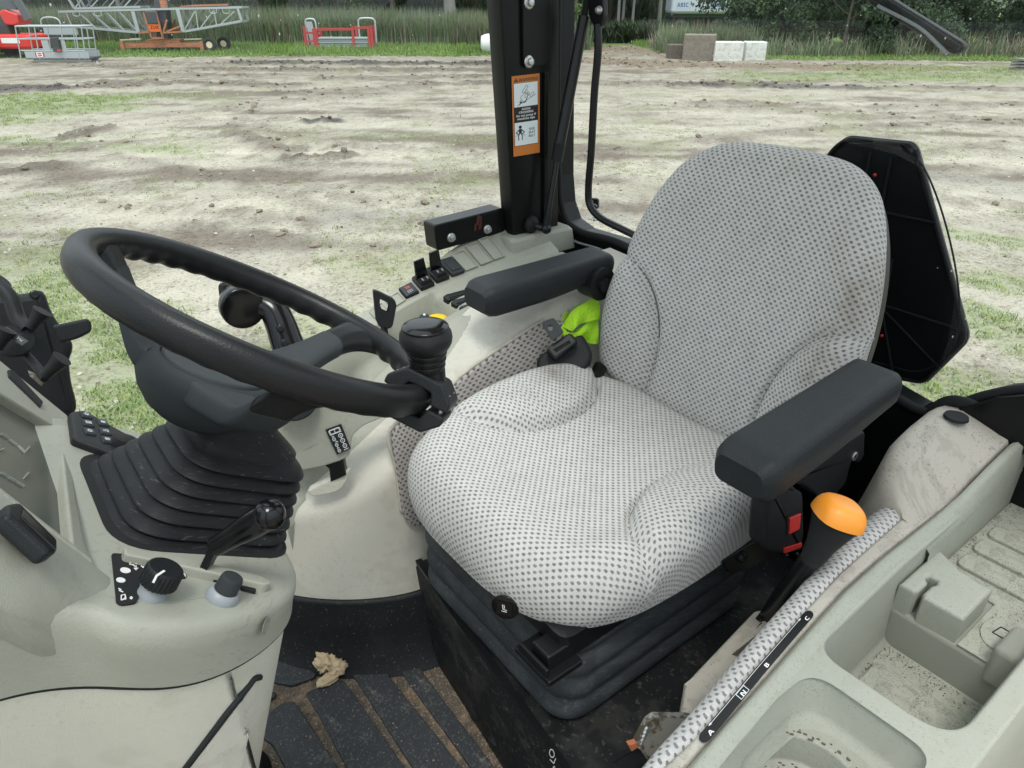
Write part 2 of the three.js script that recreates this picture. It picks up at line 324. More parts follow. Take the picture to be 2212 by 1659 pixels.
// marks on the ground seen through the windows: [px0, py0, px1, py1, half width m, kind, strength]
const marks = [
  [40, 196, 260, 186, 0.8, 'm', 1], [230, 178, 620, 184, 0.7, 'm', 0.9], [430, 150, 1070, 152, 0.8, 'm', 0.9], [540, 136, 1075, 138, 0.9, 'k', 1], [0, 190, 120, 192, 0.8, 'k', 1],
  [300, 160, 560, 165, 0.8, 'm', 0.6], [120, 140, 500, 138, 1.2, 'm', 0.5], [610, 200, 900, 190, 0.6, 'm', 0.6], [500, 225, 700, 210, 0.5, 'm', 0.5],
  [700, 170, 1080, 165, 0.6, 'm', 0.7], [860, 185, 1080, 178, 0.5, 'm', 0.7], [1210, 130, 1480, 140, 1.6, 'b', 0.9], [1300, 105, 1400, 110, 3.2, 'b', 0.9], [1400, 140, 2000, 148, 1.4, 'b', 1], [1250, 180, 1700, 182, 0.8, 'm', 0.6],
  [1480, 184, 1860, 190, 0.6, 'k', 0.8], [1950, 188, 2130, 192, 0.6, 'm', 0.6], [1500, 220, 1780, 228, 0.4, 'm', 0.6], [1800, 250, 2212, 262, 0.4, 'm', 0.5], [1900, 232, 2212, 225, 0.5, 'm', 0.5],
  [140, 300, 215, 280, 0.32, 'm', 1], [500, 288, 640, 325, 0.28, 'm', 0.9], [640, 345, 740, 338, 0.3, 'm', 1], [660, 264, 715, 262, 0.3, 'k', 1], [0, 378, 130, 360, 0.35, 'm', 1], [130, 370, 220, 350, 0.15, 'm', 0.6],
  [300, 350, 560, 400, 0.2, 'm', 0.5], [560, 410, 760, 470, 0.2, 'm', 0.45], [720, 470, 1050, 440, 0.25, 'g', 0.5], [560, 395, 1060, 420, 0.14, 'm', 0.5], [1220, 470, 1330, 470, 0.25, 'g', 0.6], [1300, 440, 1340, 445, 0.2, 'm', 0.6],
  [2030, 380, 2212, 410, 0.4, 'g', 0.5], [0, 300, 140, 310, 0.5, 'w', 0.5], [760, 290, 1060, 300, 0.4, 'w', 0.35], [260, 320, 420, 325, 0.4, 'w', 0.5],
  [0, 216, 120, 216, 1.3, 'w', 1], [0, 240, 150, 236, 1.4, 'w', 1], [120, 225, 250, 212, 0.9, 'w', 0.9], [0, 262, 60, 262, 0.7, 'w', 0.7], [330, 205, 460, 212, 0.8, 'w', 0.45],
  [1650, 165, 2212, 168, 1.6, 'w', 0.75], [1900, 150, 2212, 150, 1.5, 'w', 0.7], [1700, 210, 1760, 210, 0.3, 'w', 0.4], [1400, 230, 1480, 236, 0.3, 'w', 0.3],
  [170, 640, 400, 840, 0.5, 'w', 0.7], [180, 740, 300, 900, 0.45, 'w', 0.8], [660, 700, 640, 760, 0.4, 'w', 0.7], [0, 560, 130, 600, 0.6, 'w', 0.5], [0, 640, 160, 660, 0.5, 'w', 0.6], [330, 850, 300, 940, 0.3, 'w', 0.9],
  [2040, 500, 2212, 530, 0.3, 'w', 0.55], [2090, 600, 2212, 620, 0.3, 'w', 0.6], [2080, 680, 2212, 740, 0.35, 'w', 0.7], [2020, 800, 2150, 850, 0.3, 'w', 0.6], [1990, 840, 2060, 870, 0.25, 'w', 0.8],
  ...[[[300, 250], [420, 236], [560, 226], [680, 214], [800, 205]], [[560, 228], [505, 268], [520, 300], [620, 330], [740, 352]], [[240, 330], [330, 350], [480, 372], [640, 402], [800, 430], [1060, 442]], [[60, 420], [260, 442], [480, 452], [760, 482], [1000, 486]], [[1230, 212], [1500, 226], [1800, 240], [2212, 258]], [[1250, 335], [1500, 302], [1800, 272], [2212, 262]], [[1980, 330], [2212, 300]], [[0, 340], [120, 318], [300, 300], [480, 290]], [[620, 250], [560, 262], [600, 290], [740, 310], [1060, 330]], [[400, 480], [700, 520], [1000, 540]], [[1230, 400], [1330, 380]], [[2020, 420], [2212, 440]]].flatMap(L => L.slice(1).flatMap((p, i) => [0, 7].map(o => [L[i][0], L[i][1] + o * (L[i][1] / 300), p[0], p[1] + o * (p[1] / 300), 0.10 + 0.10 * (p[1] < 280), 'm', 0.42]))),
].map(([a, b, c, d, w, k, s]) => { const A = gnd(a, b), B = gnd(c, d); return { ax: A.x, az: A.z, bx: B.x, bz: B.z, w, k, s }; });
function markAt(x, z) {
  const r = { m: 0, k: 0, b: 0, g: 0, w: 0 };
  for (const m of marks) {
    const dx = m.bx - m.ax, dz = m.bz - m.az, t = Math.min(1, Math.max(0, ((x - m.ax) * dx + (z - m.az) * dz) / (dx * dx + dz * dz)));
    const d = Math.hypot(x - m.ax - dx * t, z - m.az - dz * t);
    if (d > m.w * 2.2) continue;
    const e = d / m.w + 1.1 * fbm(x * 0.9 / m.w ** 0.5, z * 0.9 / m.w ** 0.5, 3);
    const v = m.s * (1 - sst(0.45, 1.25, e)); if (v > r[m.k]) r[m.k] = v;
  }
  return r;
}
// edge of the dirt, metres from the cab along the view axis, by lateral offset
const dirtEdge = l => interp([[-40, 33], [-22, 33], [-8, 34], [1, 34], [3.2, 36], [4.3, 41], [6.3, 41], [7, 33.5], [12, 32], [24, 31], [40, 29]], l) + 0.7 * NZ.noise(l * 0.6, 3, 0);
function groundY(x, z) {
  const [d, l] = alongOf(x, z), r = markAt(x, z), far = 1 - sst(40, 70, d);
  const mud = Math.max(r.m, r.k, r.b * 0.7);
  const str = fbm(l * 0.22, d * 0.9, 11, 4);
  return GY + far * (0.045 * str + 0.03 * fbm(x * 1.7, z * 1.7, 5, 3) + mud * (0.04 + 0.2 * fbm(x * 3.1, z * 3.1, 2, 3)) + 0.02 * r.w);
}
function groundCol(x, z) {
  const [d, l] = alongOf(x, z), r = markAt(x, z);
  const s1 = fbm(l * 0.24 + d * 0.12, d * 0.62, 21, 4), s2 = fbm(x * 0.5, z * 0.5, 31, 4), s3 = fbm(l * 0.9 - d * 0.3, d * 2.0, 8, 4);
  let c = [0.395, 0.366, 0.296];
  const t = 0.5 + 1.1 * s1 + 0.8 * s3; c = c.map(v => v * lerp(0.60, 1.20, Math.min(1, Math.max(0, t))));
  const mix = (k, a) => { a = Math.min(1, Math.max(0, a)); c = c.map((v, i) => lerp(v, k[i], a)); };
  const s5 = fbm(x * 2.3, z * 2.3, 51, 3);
  mix([0.17, 0.14, 0.105], sst(17, 27, d) * 0.75 * sst(-0.22, 0.28, s1 + 0.8 * s3 + 0.7 * s5));      // churned earth towards the far side
  mix([0.19, 0.16, 0.12], 0.7 * sst(0.12, 0.42, s5 + 0.5 * s3));
  mix([0.16, 0.13, 0.10], 1.0 * sst(0.06, 0.34, -s1 - 0.6 * s3));               // damp tyre tracks
  mix([0.115, 0.094, 0.072], r.m * (0.9 + 0.5 * s5)); mix([0.06, 0.054, 0.05], r.k * 0.95); mix([0.19, 0.145, 0.10], r.b * 0.9); mix([0.27, 0.26, 0.235], r.g * 0.8);
  mix([0.17, 0.185, 0.075], sst(0.08, 0.34, s2 + 0.5 * s3 - 0.05) * 0.45);       // thin weed film
  mix([0.17, 0.235, 0.08], r.w * (0.62 + 0.6 * s2 + 0.5 * s3));
  const e = d - dirtEdge(l); mix([0.12, 0.19, 0.04], sst(-0.6, 0.5, e));
  return c;
}
{
  const ax = []; { let v = -60, st; while (v < 130) { ax.push(v); const a = Math.abs(v - 8); st = a < 9 ? 0.16 : a < 30 ? 0.28 : 1.8; v += st; } }
  const az = []; { let v = -60; while (v < 130) { az.push(v); const a = Math.abs(v - 9); v += a < 10 ? 0.16 : a < 26 ? 0.28 : 1.8; } }
  const pos = [], col = [], uv = [], idx = [], W = az.length;
  for (const x of ax) for (const z of az) { const c = groundCol(x, z); pos.push(x, groundY(x, z), z); col.push(...c); uv.push(x, z); }
  for (let i = 0; i < ax.length - 1; i++) for (let j = 0; j < W - 1; j++) { const a = i * W + j; idx.push(a, a + 1, a + W + 1, a, a + W + 1, a + W); }
  const g = new THREE.BufferGeometry();
  g.setAttribute('position', new THREE.Float32BufferAttribute(pos, 3)); g.setAttribute('color', new THREE.Float32BufferAttribute(col, 3)); g.setAttribute('uv', new THREE.Float32BufferAttribute(uv, 2));
  g.setIndex(idx); g.computeVertexNormals();
  const n1 = mixNoise(1024, [[7, 1], [19, 1], [48, 1.2], [130, 1.4], [300, 1.2]], 61), n2 = mixNoise(1024, [[90, 1], [210, 1]], 17);
  const map = colorTex(1024, 3.1, (x, y, k) => { const v = 0.42 + 1.10 * n1[k] - 0.30 * sst(0.6, 0.7, n2[k]) + 0.22 * sst(0.64, 0.72, 1 - n2[k]); const b = sst(0.5, 0.75, 1 - n1[k]); return [v, v * (0.995 - 0.03 * b), v * (0.985 - 0.08 * b)]; });
  const bump = valueTex(1024, 3.1, (x, y, k) => n1[k]);
  const ground = structure('ground', g, std({ vertexColors: true, map, bumpMap: bump, bumpScale: 0.05, roughness: 0.95 }), 'pale sandy dirt yard rutted by tyre tracks, with weeds and mud');
  const far = new THREE.RingGeometry(100, 880, 48, 1); far.rotateX(-Math.PI / 2);
  const fg = structure('terrain', far.translate(0, GY - 0.3, 0), std({ color: RGB(0.05, 0.08, 0.03), roughness: 1 }), 'low green land beyond the wood');
}
{ // clods and stones
  const g = new THREE.IcosahedronGeometry(1, 1), p = g.attributes.position; for (let i = 0; i < p.count; i++) { const x = p.getX(i), y = p.getY(i), z = p.getZ(i), k = 1 + 0.5 * NZ.noise(x * 1.7, y * 1.7, z * 1.7 + 4); p.setXYZ(i, x * k, y * k * 0.65, z * k); } g.computeVertexNormals();
  const L = []; for (const m of marks) if ('mkb'.includes(m.k)) { const len = Math.hypot(m.bx - m.ax, m.bz - m.az), n = Math.min(420, Math.round((len + m.w) * m.w * 26 * m.s)); for (let i = 0; i < n; i++) { const t = rr(-0.05, 1.05), x = m.ax + (m.bx - m.ax) * t + rr(-1.2, 1.2) * m.w, z = m.az + (m.bz - m.az) * t + rr(-1.2, 1.2) * m.w, r = markAt(x, z), v = Math.max(r.m, r.k, r.b); if (v > 0.2) L.push([x, z, 0.012 + 0.06 * rnd() ** 3, r.k > 0.3 ? 0 : 1]); } }
  for (let i = 0; i < 5000; i++) { const d = 2.6 + 22 * rnd() ** 1.6, q = fromAlong(d, rr(-0.85, 0.85) * d); L.push([q.x, q.z, 0.005 + 0.016 * rnd() ** 3, rnd() < 0.5 ? 1 : 2]); }
  const im = new THREE.InstancedMesh(g, std({ color: wh, roughness: 0.95 }), L.length), o = new THREE.Object3D(), c = new THREE.Color();
  L.forEach(([x, z, s, k], i) => { o.position.set(x, groundY(x, z) + s * 0.15, z); o.rotation.set(rr(-0.4, 0.4), rr(0, 6.28), rr(-0.4, 0.4)); o.scale.setScalar(s); o.updateMatrix(); im.setMatrixAt(i, o.matrix); const t = rr(0.8, 1.25), b = [[0.07, 0.06, 0.052], [0.17, 0.14, 0.105], [0.36, 0.34, 0.29]][k]; c.setRGB(b[0] * t, b[1] * t, b[2] * t); im.setColorAt(i, c); });
  im.name = 'dirt_clods'; im.castShadow = im.receiveShadow = true; im.userData = { kind: 'stuff', label: 'loose clods and small stones on the dirt yard' }; scene.add(im);
}
// blades: one curved tapering blade, and tufts of them
function tuftGeo(n, h, w, spread, lean) {
  const pos = [], idx = [];
  for (let i = 0; i < n; i++) {
    const a = rr(0, 6.28), r = spread * Math.sqrt(rnd()), bx = r * Math.cos(a), bz = r * Math.sin(a), b = rr(0, 6.28), hh = h * rr(0.55, 1.1), ln = lean * rr(0.2, 1), wx = Math.cos(b + 1.57) * w, wz = Math.sin(b + 1.57) * w;
    const k = pos.length / 3;
    for (const [t, q] of [[0, 1], [0.55, 0.8], [1, 0]]) { const o = ln * hh * t * t, cx = bx + Math.cos(b) * o, cz = bz + Math.sin(b) * o, y = hh * t * (1 - 0.25 * lean * t); if (q) pos.push(cx - wx * q, y, cz - wz * q, cx + wx * q, y, cz + wz * q); else pos.push(cx, y, cz); }
    idx.push(k, k + 1, k + 3, k, k + 3, k + 2, k + 2, k + 3, k + 4);
  }
  const g = new THREE.BufferGeometry(); g.setAttribute('position', new THREE.Float32BufferAttribute(pos, 3)); g.setIndex(idx); g.computeVertexNormals(); return g;
}
const leafMat = (c) => phys({ color: c, roughness: 0.9, transmission: 0.25, thickness: 0 });
function scatter(name, label, geo, mat, list, cols) {
  const im = new THREE.InstancedMesh(geo, mat, list.length), o = new THREE.Object3D(), c = new THREE.Color();
  list.forEach(([x, y, z, s, sy = s], i) => { o.position.set(x, y, z); o.rotation.set(0, rr(0, 6.28), 0); o.scale.set(s, sy, s); o.updateMatrix(); im.setMatrixAt(i, o.matrix); const q = cols(x, z); c.setRGB(q[0], q[1], q[2]); im.setColorAt(i, c); });
  im.name = numbered(name); im.castShadow = im.receiveShadow = true; im.userData = { kind: 'stuff', label }; scene.add(im); return im;
}
{
  const L = [];
  for (const m of marks) if (m.k === 'w') {
    const len = Math.hypot(m.bx - m.ax, m.bz - m.az), area = (len + 2 * m.w) * 2 * m.w, dist = Math.hypot(m.ax - CAM.x, m.az - CAM.z);
    const n = Math.min(6000, Math.round(area * (dist < 9 ? 330 : 60) * m.s));
    for (let i = 0; i < n; i++) { const t = rr(-0.1, 1.1), x = m.ax + (m.bx - m.ax) * t + rr(-1.3, 1.3) * m.w, z = m.az + (m.bz - m.az) * t + rr(-1.3, 1.3) * m.w; const v = markAt(x, z).w; if (v > 0.08 && rnd() < v + 0.15 && fbm(x * 1.3, z * 1.3, 4) > -0.12) L.push([x, groundY(x, z) - 0.01, z, rr(0.5, 1.25) * (dist > 9 ? 1.3 : 1)]); }
  }
  for (let i = 0; i < 16000; i++) { const d = rr(2.4, 15), l = rr(-0.85, 0.85) * d, p = fromAlong(d, l); if (fbm(p.x * 0.45, p.z * 0.45, 31) + 0.4 * fbm(p.x * 1.6, p.z * 1.6, 6) > 0.13) L.push([p.x, groundY(p.x, p.z) - 0.01, p.z, rr(0.4, 0.95)]); }
  scatter('grass', 'short green grass and weeds in patches on the dirt yard', tuftGeo(9, 0.06, 0.0045, 0.07, 1.0), leafMat(wh), L, (x, z) => { const t = rnd(); return [lerp(0.17, 0.34, t), lerp(0.27, 0.38, t), lerp(0.08, 0.15, t)]; });
  const S = [];
  for (let i = 0; i < 26000; i++) { const l = rr(-34, 36), d = dirtEdge(l) + rr(-0.5, 9); if (l > 4.2 && l < 6.5) continue; if (d > 34 && rnd() < 0.3 && l < 6) continue; const p = fromAlong(d, l), f = sst(-0.5, 4, d - dirtEdge(l)); S.push([p.x, groundY(p.x, p.z) - 0.02, p.z, rr(0.7, 1.3), rr(0.5, 1.0) * lerp(0.55, 1.6, f)]); }
  scatter('grass_verge', 'strip of bright green grass along the far edge of the dirt', tuftGeo(8, 0.26, 0.014, 0.22, 0.6), leafMat(wh), S, (x, z) => { const t = rnd(), q = 0.75 + 0.5 * fbm(x * 0.3, z * 0.3, 9); return [lerp(0.15, 0.27, t) * q, lerp(0.27, 0.40, t) * q, lerp(0.05, 0.08, t) * q]; });
  const R = [];
  for (let i = 0; i < 15000; i++) { const l = rr(-42, 3.6), d = interp([[-42, 40], [-20, 41.5], [-8, 41], [0, 39], [4, 37]], l) + 8 * rnd() ** 1.3; const p = fromAlong(d, l); R.push([p.x, GY, p.z, rr(0.8, 1.2), rr(0.72, 1.08) * interp([[-42, 1], [-12, 0.98], [-3, 0.92], [4, 0.8]], l)]); }
  for (let i = 0; i < 900; i++) { const l = rr(6.9, 11), d = rr(35, 38); const p = fromAlong(d, l); R.push([p.x, GY, p.z, rr(0.8, 1.2), rr(0.35, 0.75)]); }
  for (let i = 0; i < 420; i++) { const l = rr(11, 30), d = rr(32.8, 35); const p = fromAlong(d, l); R.push([p.x, GY, p.z, rr(0.8, 1.2), rr(0.25, 0.6)]); }
  scatter('reeds', 'dense belt of tall grey-green reeds behind the machines', tuftGeo(9, 1.9, 0.022, 0.3, 0.32), leafMat(wh), R, (x, z) => { const t = rnd(); return t > 0.85 ? [0.27, 0.22, 0.17] : [lerp(0.10, 0.24, t), lerp(0.16, 0.28, t), lerp(0.08, 0.15, t)]; });
}
{
  const U = []; for (let i = 0; i < 5200; i++) { const l = rr(-50, 24), d = rr(50.5, 57); const p = fromAlong(d, l); U.push([p.x, GY, p.z, rr(0.8, 1.3), rr(0.7, 1.25)]); }
  for (let i = 0; i < 500; i++) { const l = rr(3.8, 8.5), d = rr(43, 50); const p = fromAlong(d, l); U.push([p.x, GY, p.z, rr(0.6, 1), rr(0.15, 0.5)]); }
  scatter('undergrowth', 'dark tangled undergrowth at the edge of the wood', tuftGeo(14, 2.6, 0.10, 0.7, 0.5), leafMat(wh), U, () => { const t = rnd(); return t > 0.9 ? [0.09, 0.07, 0.05] : [lerp(0.025, 0.06, t), lerp(0.045, 0.095, t), lerp(0.02, 0.04, t)]; });
}
// trees and bushes: trunk with limbs and a crown of many small leaf faces
const leafGeo = (() => { const g = new THREE.BufferGeometry(); const p = []; for (let k = 0; k < 5; k++) { const a = rr(0, 6.28), b = rr(-0.9, 0.9), s = rr(0.7, 1.1), o = V(rr(-0.8, 0.8), rr(-0.8, 0.8), rr(-0.8, 0.8)); const u = V(Math.cos(a), b, Math.sin(a)).normalize().multiplyScalar(0.75 * s), v = V(-Math.sin(a), rr(-0.4, 0.4), Math.cos(a)).multiplyScalar(0.3 * s); const q = [o.clone().sub(u), o.clone().add(v), o.clone().add(u), o.clone().sub(v)]; for (const i of [0, 1, 2, 0, 2, 3]) p.push(q[i].x, q[i].y, q[i].z); } g.setAttribute('position', new THREE.Float32BufferAttribute(p, 3)); g.computeVertexNormals(); return g; })();
const treeLeaf = leafMat(wh), barkMat = std({ map: colorTex(256, 0.8, (x, y, k) => { const v = 0.5 + 0.9 * dirtN[(y * 2) * 512 + x * 2]; return [0.12 * v, 0.105 * v, 0.085 * v]; }), roughness: 0.95 }), paleBark = std({ color: RGB(0.26, 0.25, 0.23), roughness: 0.9 });
function tree(name, label, group, d, l, o) {
  const t = thing(name, label, o.cat ?? 'tree', group), p = fromAlong(d, l); t.position.copy(p);
  const h = o.h, tr = o.tr, parts = [sweep([V(0, -0.1, 0), V(rr(-1, 1) * 0.1 * tr * 4, h * 0.35, rr(-1, 1) * 0.1), V(rr(-0.3, 0.3), h * 0.75, rr(-0.3, 0.3))], q => tr * (1 - 0.75 * q) * (1 + 0.5 * Math.exp(-q * 22)), 9, { n: 8 })];
  for (let i = 0; i < (o.limbs ?? 5); i++) { const a = rr(0, 6.28), y = h * rr(0.25, 0.65), L = o.r * rr(0.5, 0.9); parts.push(sweep([V(0, y, 0), V(Math.cos(a) * L * 0.5, y + L * 0.3, Math.sin(a) * L * 0.5), V(Math.cos(a) * L, y + L * 0.75, Math.sin(a) * L)], q => tr * 0.35 * (1 - 0.8 * q), 6, { n: 4 })); }
  add(t, 'trunk', merge(parts), o.pale ? paleBark : barkMat);
  const n = o.n, im = new THREE.InstancedMesh(leafGeo, treeLeaf, n), ob = new THREE.Object3D(), c = new THREE.Color();
  const cl = []; for (let i = 0; i < (o.clumps ?? 16); i++) { const a = rr(0, 6.28), q = Math.sqrt(rnd()); cl.push([Math.cos(a) * o.r * q, lerp(o.y0, h, rnd()), Math.sin(a) * o.r * q, o.r * rr(0.28, 0.5), rr(0.75, 1.25)]); }
  for (let i = 0; i < n; i++) {
    const k = cl[i % cl.length]; const u = V(rr(-1, 1), rr(-1, 1), rr(-1, 1)).normalize().multiplyScalar(k[3] * rnd() ** 0.4);
    ob.position.set(k[0] + u.x, Math.max(o.y0 * 0.3, k[1] + u.y * 0.8), k[2] + u.z); ob.rotation.set(rr(0, 6.28), rr(0, 6.28), rr(0, 6.28)); ob.scale.setScalar((o.leaf ?? 0.16) * rr(0.7, 1.3)); ob.updateMatrix(); im.setMatrixAt(i, ob.matrix);
    const s = k[4] * rr(0.75, 1.25); c.setRGB(o.col[0] * s, o.col[1] * s, o.col[2] * s); im.setColorAt(i, c);
  }
  im.name = 'crown'; im.castShadow = im.receiveShadow = true; im.userData.kind = 'stuff'; t.add(im); return t;
}
for (let i = 0; i < 17; i++) tree('woodland_tree', 'dark broadleaf tree in the wood behind the reeds', 'trees behind the reeds', rr(52, 62), -45 + i * 3.1 + rr(-0.8, 0.8), { h: rr(8, 11), tr: rr(0.16, 0.26), r: rr(2.2, 3), y0: rr(0.6, 1.4), n: 2600, clumps: 22, leaf: 0.22, col: [0.035, 0.06, 0.022] });
tree('pale_tree', 'thick pale grey tree trunk standing above the reeds beside the black post', undefined, 47, -3.6, { h: 11, tr: 0.42, r: 3, y0: 3.2, n: 1200, pale: 1, leaf: 0.25, col: [0.06, 0.10, 0.03] });
tree('leaning_tree', 'thin pale tree trunk behind the lattice work platform', undefined, 50, -24.5, { h: 10, tr: 0.17, r: 2, y0: 3, n: 900, pale: 1, leaf: 0.25, col: [0.05, 0.08, 0.03] });
tree('green_tree', 'fresh green low-branched tree above the reeds beside the pale trunk', undefined, 49, -7.2, { h: 9, tr: 0.22, r: 2.6, y0: 1.6, n: 2400, leaf: 0.18, col: [0.085, 0.14, 0.03] });
tree('green_bush', 'bright green bushy tree just behind the black post at the track', undefined, 40, 3.1, { h: 5, tr: 0.12, r: 1.2, y0: 0.5, n: 2400, leaf: 0.16, col: [0.10, 0.16, 0.04] });
for (let i = 0; i < 8; i++) tree('slender_tree', 'slender bare-stemmed tree in the wood at the end of the track', 'slender trees at the end of the track', rr(46, 58), 4.4 + i * 0.62 + rr(-0.4, 0.4), { h: 10, tr: rr(0.09, 0.15), r: 1.8, y0: rr(3.2, 4), n: 900, pale: 1, leaf: 0.2, col: [0.04, 0.065, 0.025] });
for (let i = 0; i < 9; i++) tree('woodland_tree', 'dark tree closing off the end of the track', 'trees closing the track', rr(60, 68), -3 + i * 2.3, { h: 11, tr: 0.2, r: 3.4, y0: 0.3, n: 2200, clumps: 26, leaf: 0.3, col: [0.022, 0.034, 0.018] });
for (let i = 0; i < 17; i++) tree('thicket_bush', 'dense dark green bush in the thicket beyond the concrete blocks', 'bushes in the thicket', rr(34.8, 38.5), 11.3 + i * 0.95 + rr(-0.4, 0.4), { cat: 'bush', h: rr(4.5, 6.5), tr: 0.09, r: rr(1.5, 2.1), y0: 0.25, n: 3600, clumps: 26, leaf: 0.13, col: i % 4 === 2 ? [0.085, 0.14, 0.055] : [0.055, 0.095, 0.045] });

// ---- machines and stores at the far edge; local x runs along the picture's width, z towards the tractor
function yardThing(name, label, category, px, py, group) { const t = thing(name, label, category, group); t.position.copy(gnd(px, py)); t.rotation.y = Math.PI + AZ; return t; }
const galv = std({ color: RGB(0.42, 0.46, 0.47), metalness: 0.35, roughness: 0.5 }), liftRed = std({ color: RGB(0.62, 0.035, 0.03), roughness: 0.35 }), rustOrange = std({ map: colorTex(256, 0.7, (x, y, k) => { const d = sst(0.45, 0.62, blotN[(y * 2) * 512 + x * 2]); return [lerp(0.50, 0.22, d), lerp(0.185, 0.12, d), lerp(0.09, 0.07, d)]; }), roughness: 0.7 }), tyreMat = std({ color: RGB(0.03, 0.03, 0.032), roughness: 0.85 }), darkSteel = std({ color: RGB(0.05, 0.055, 0.06), roughness: 0.6 }), boomGrey = std({ color: RGB(0.09, 0.10, 0.105), roughness: 0.55 });
const T = (gs) => merge(gs), fadedRed = std({ color: RGB(0.42, 0.055, 0.055), roughness: 0.6 });
{ // red boom lift
  const t = yardThing('boom_lift', 'red self-propelled boom lift with a dark folded boom', 'boom lift', 10, 124), P = 0.0194;
  add(t, 'chassis', rbox(V(0.25, 0.62, -0.3), 2.6, 0.55, 1.5, 0.12), liftRed);
  add(t, 'engine_cover', slab(roundPoly([[-1.2, 1.05], [0.05, 0.98], [0.12, 1.35], [-0.15, 1.95], [-1.2, 2.1]], 0.12).map(p => V(p[0], p[1], 0.3)), V(0, 0, 1), 1.0, { bevel: 0.06 }), liftRed);
  add(t, 'counterweight_cover', slab(roundPoly([[0.62, 1.25], [1.0, 1.22], [1.22, 1.3], [1.25, 1.62], [0.75, 1.8], [0.5, 1.7]], 0.08).map(p => V(p[0], p[1], 0.3)), V(0, 0, 1), 0.9, { bevel: 0.05 }), liftRed);
  add(t, 'turret', rbox(V(0.3, 1.2, -0.2), 0.7, 0.9, 0.7, 0.08), darkSteel);
  add(t, 'boom', T([boxBar(V(-1.4, 2.35, 0.05), V(1.25, 1.98, 0.05), 0.32, 0.42), boxBar(V(-1.3, 2.85, 0.05), V(0.9, 2.2, 0.05), 0.26, 0.30)]), boomGrey);
  add(t, 'jib', T([boxBar(V(1.3, 2.3, 0.2), V(1.62, 1.42, 0.2), 0.2, 0.26), boxBar(V(1.15, 2.15, 0.2), V(1.4, 2.3, 0.2), 0.2, 0.2)]), boomGrey);
  add(t, 'label_plate', rbox(V(0.75, 0.66, 0.46), 0.75, 0.2, 0.012, 0.004), M.white);
  for (const [x, z] of [[-0.35, 0.55], [-0.35, -1.1], [1.3, -1.1]]) { const w = add(t, 'wheel', T([new THREE.TorusGeometry(0.36, 0.17, 10, 26), new THREE.CylinderGeometry(0.24, 0.24, 0.3, 18).rotateX(Math.PI / 2), ...Array.from({ length: 16 }, (_, k) => { const a = k / 16 * 6.283; return rbox(V(Math.cos(a) * 0.51, Math.sin(a) * 0.51, 0), 0.06, 0.09, 0.34, 0.01, V(Math.cos(a), Math.sin(a), 0.0), V(-Math.sin(a), Math.cos(a), 0)); })]).translate(x, 0.53, z), tyreMat); }
}
{ // grey work basket
  const t = yardThing('work_basket', 'grey tubular work platform basket standing on the dirt edge', 'work platform', 140, 133), w = 1.28, dz = 0.42;
  const b = (x0, y0, z0, x1, y1, z1, r = 0.024) => bar(V(x0, y0, z0), V(x1, y1, z1), r, 7);
  const sk = (x, y) => x - 0.13 * (1.28 - y);                    // the basket leans a little
  for (const z of [dz, -dz]) {
    for (const [y, n] of [[1.26, 'top_rail'], [0.82, 'middle_rail'], [0.42, 'lower_rail']]) add(t, n, b(sk(-w, y) + (n === 'top_rail' ? 0 : 0.02), y, z, sk(w * 0.97, y), y, z, n === 'top_rail' ? 0.032 : 0.022), galv);
    for (const x of [-w, -0.55, 0.45, 1.0, w * 0.97]) add(t, 'post', b(sk(x, 0.12), 0.12, z, sk(x, 1.26) + 0.0, 1.26, z), galv);
    add(t, 'toe_board', boxBar(V(-w + 0.06, 0.26, z), V(w * 0.97, 0.26, z), 0.02, 0.26), galv);
  }
  for (const x of [-w, w * 0.97]) for (const y of [1.26, 0.82]) add(t, 'end_rail', b(sk(x, y), y, -dz, sk(x, y), y, dz, 0.03), galv);
  add(t, 'floor', rbox(V(0, 0.14, 0), 2.5, 0.06, 0.86, 0.01), darkSteel);
  add(t, 'control_panel', rbox(V(-0.1, 1.1, -dz - 0.06), 1.3, 0.36, 0.12, 0.03), galv);
  add(t, 'control_box', rbox(V(0.1, 0.63, dz + 0.02), 0.3, 0.5, 0.14, 0.02), darkSteel);
  for (const [x, w2] of [[-0.32, 0.26], [0.38, 0.14]]) add(t, 'door_panel', boxBar(V(x, 0.78, dz), V(x, 0.38, dz), 0.03, w2), galv);
  add(t, 'foot_switch', rbox(V(0.2, 0.42, dz + 0.1), 0.13, 0.08, 0.1, 0.02), M.red);
  add(t, 'handle_hoop', sweep([V(-0.75, 1.24, -dz), V(-0.74, 1.42, -dz), V(-0.62, 1.52, -dz), V(-0.15, 1.52, -dz), V(-0.02, 1.42, -dz), V(0, 1.2, -dz)], 0.028, 8, { n: 24 }), galv);
  add(t, 'skid', T([boxBar(V(-1.0, 0.07, 0.3), V(1.2, 0.07, 0.3), 0.1, 0.1), boxBar(V(-1.0, 0.07, -0.3), V(1.2, 0.07, -0.3), 0.1, 0.1)]), galv);
  const lab = canvasTex(128, 48, (g, W, H) => { g.fillStyle = '#e9e6e4'; g.fillRect(0, 0, W, H); g.fillStyle = '#b3262c'; g.fillRect(0, 0, 18, H); g.fillRect(110, 0, 18, H); g.fillRect(34, 8, 60, 14); g.fillRect(34, 28, 60, 12); });
  add(t, 'label_plate', decal([V(-0.82, 0.36, dz + 0.014), V(-0.48, 0.36, dz + 0.014), V(-0.48, 0.2, dz + 0.014), V(-0.82, 0.2, dz + 0.014)], V(0, 0, 1), 0.004), std({ map: lab, roughness: 0.6 }));
}
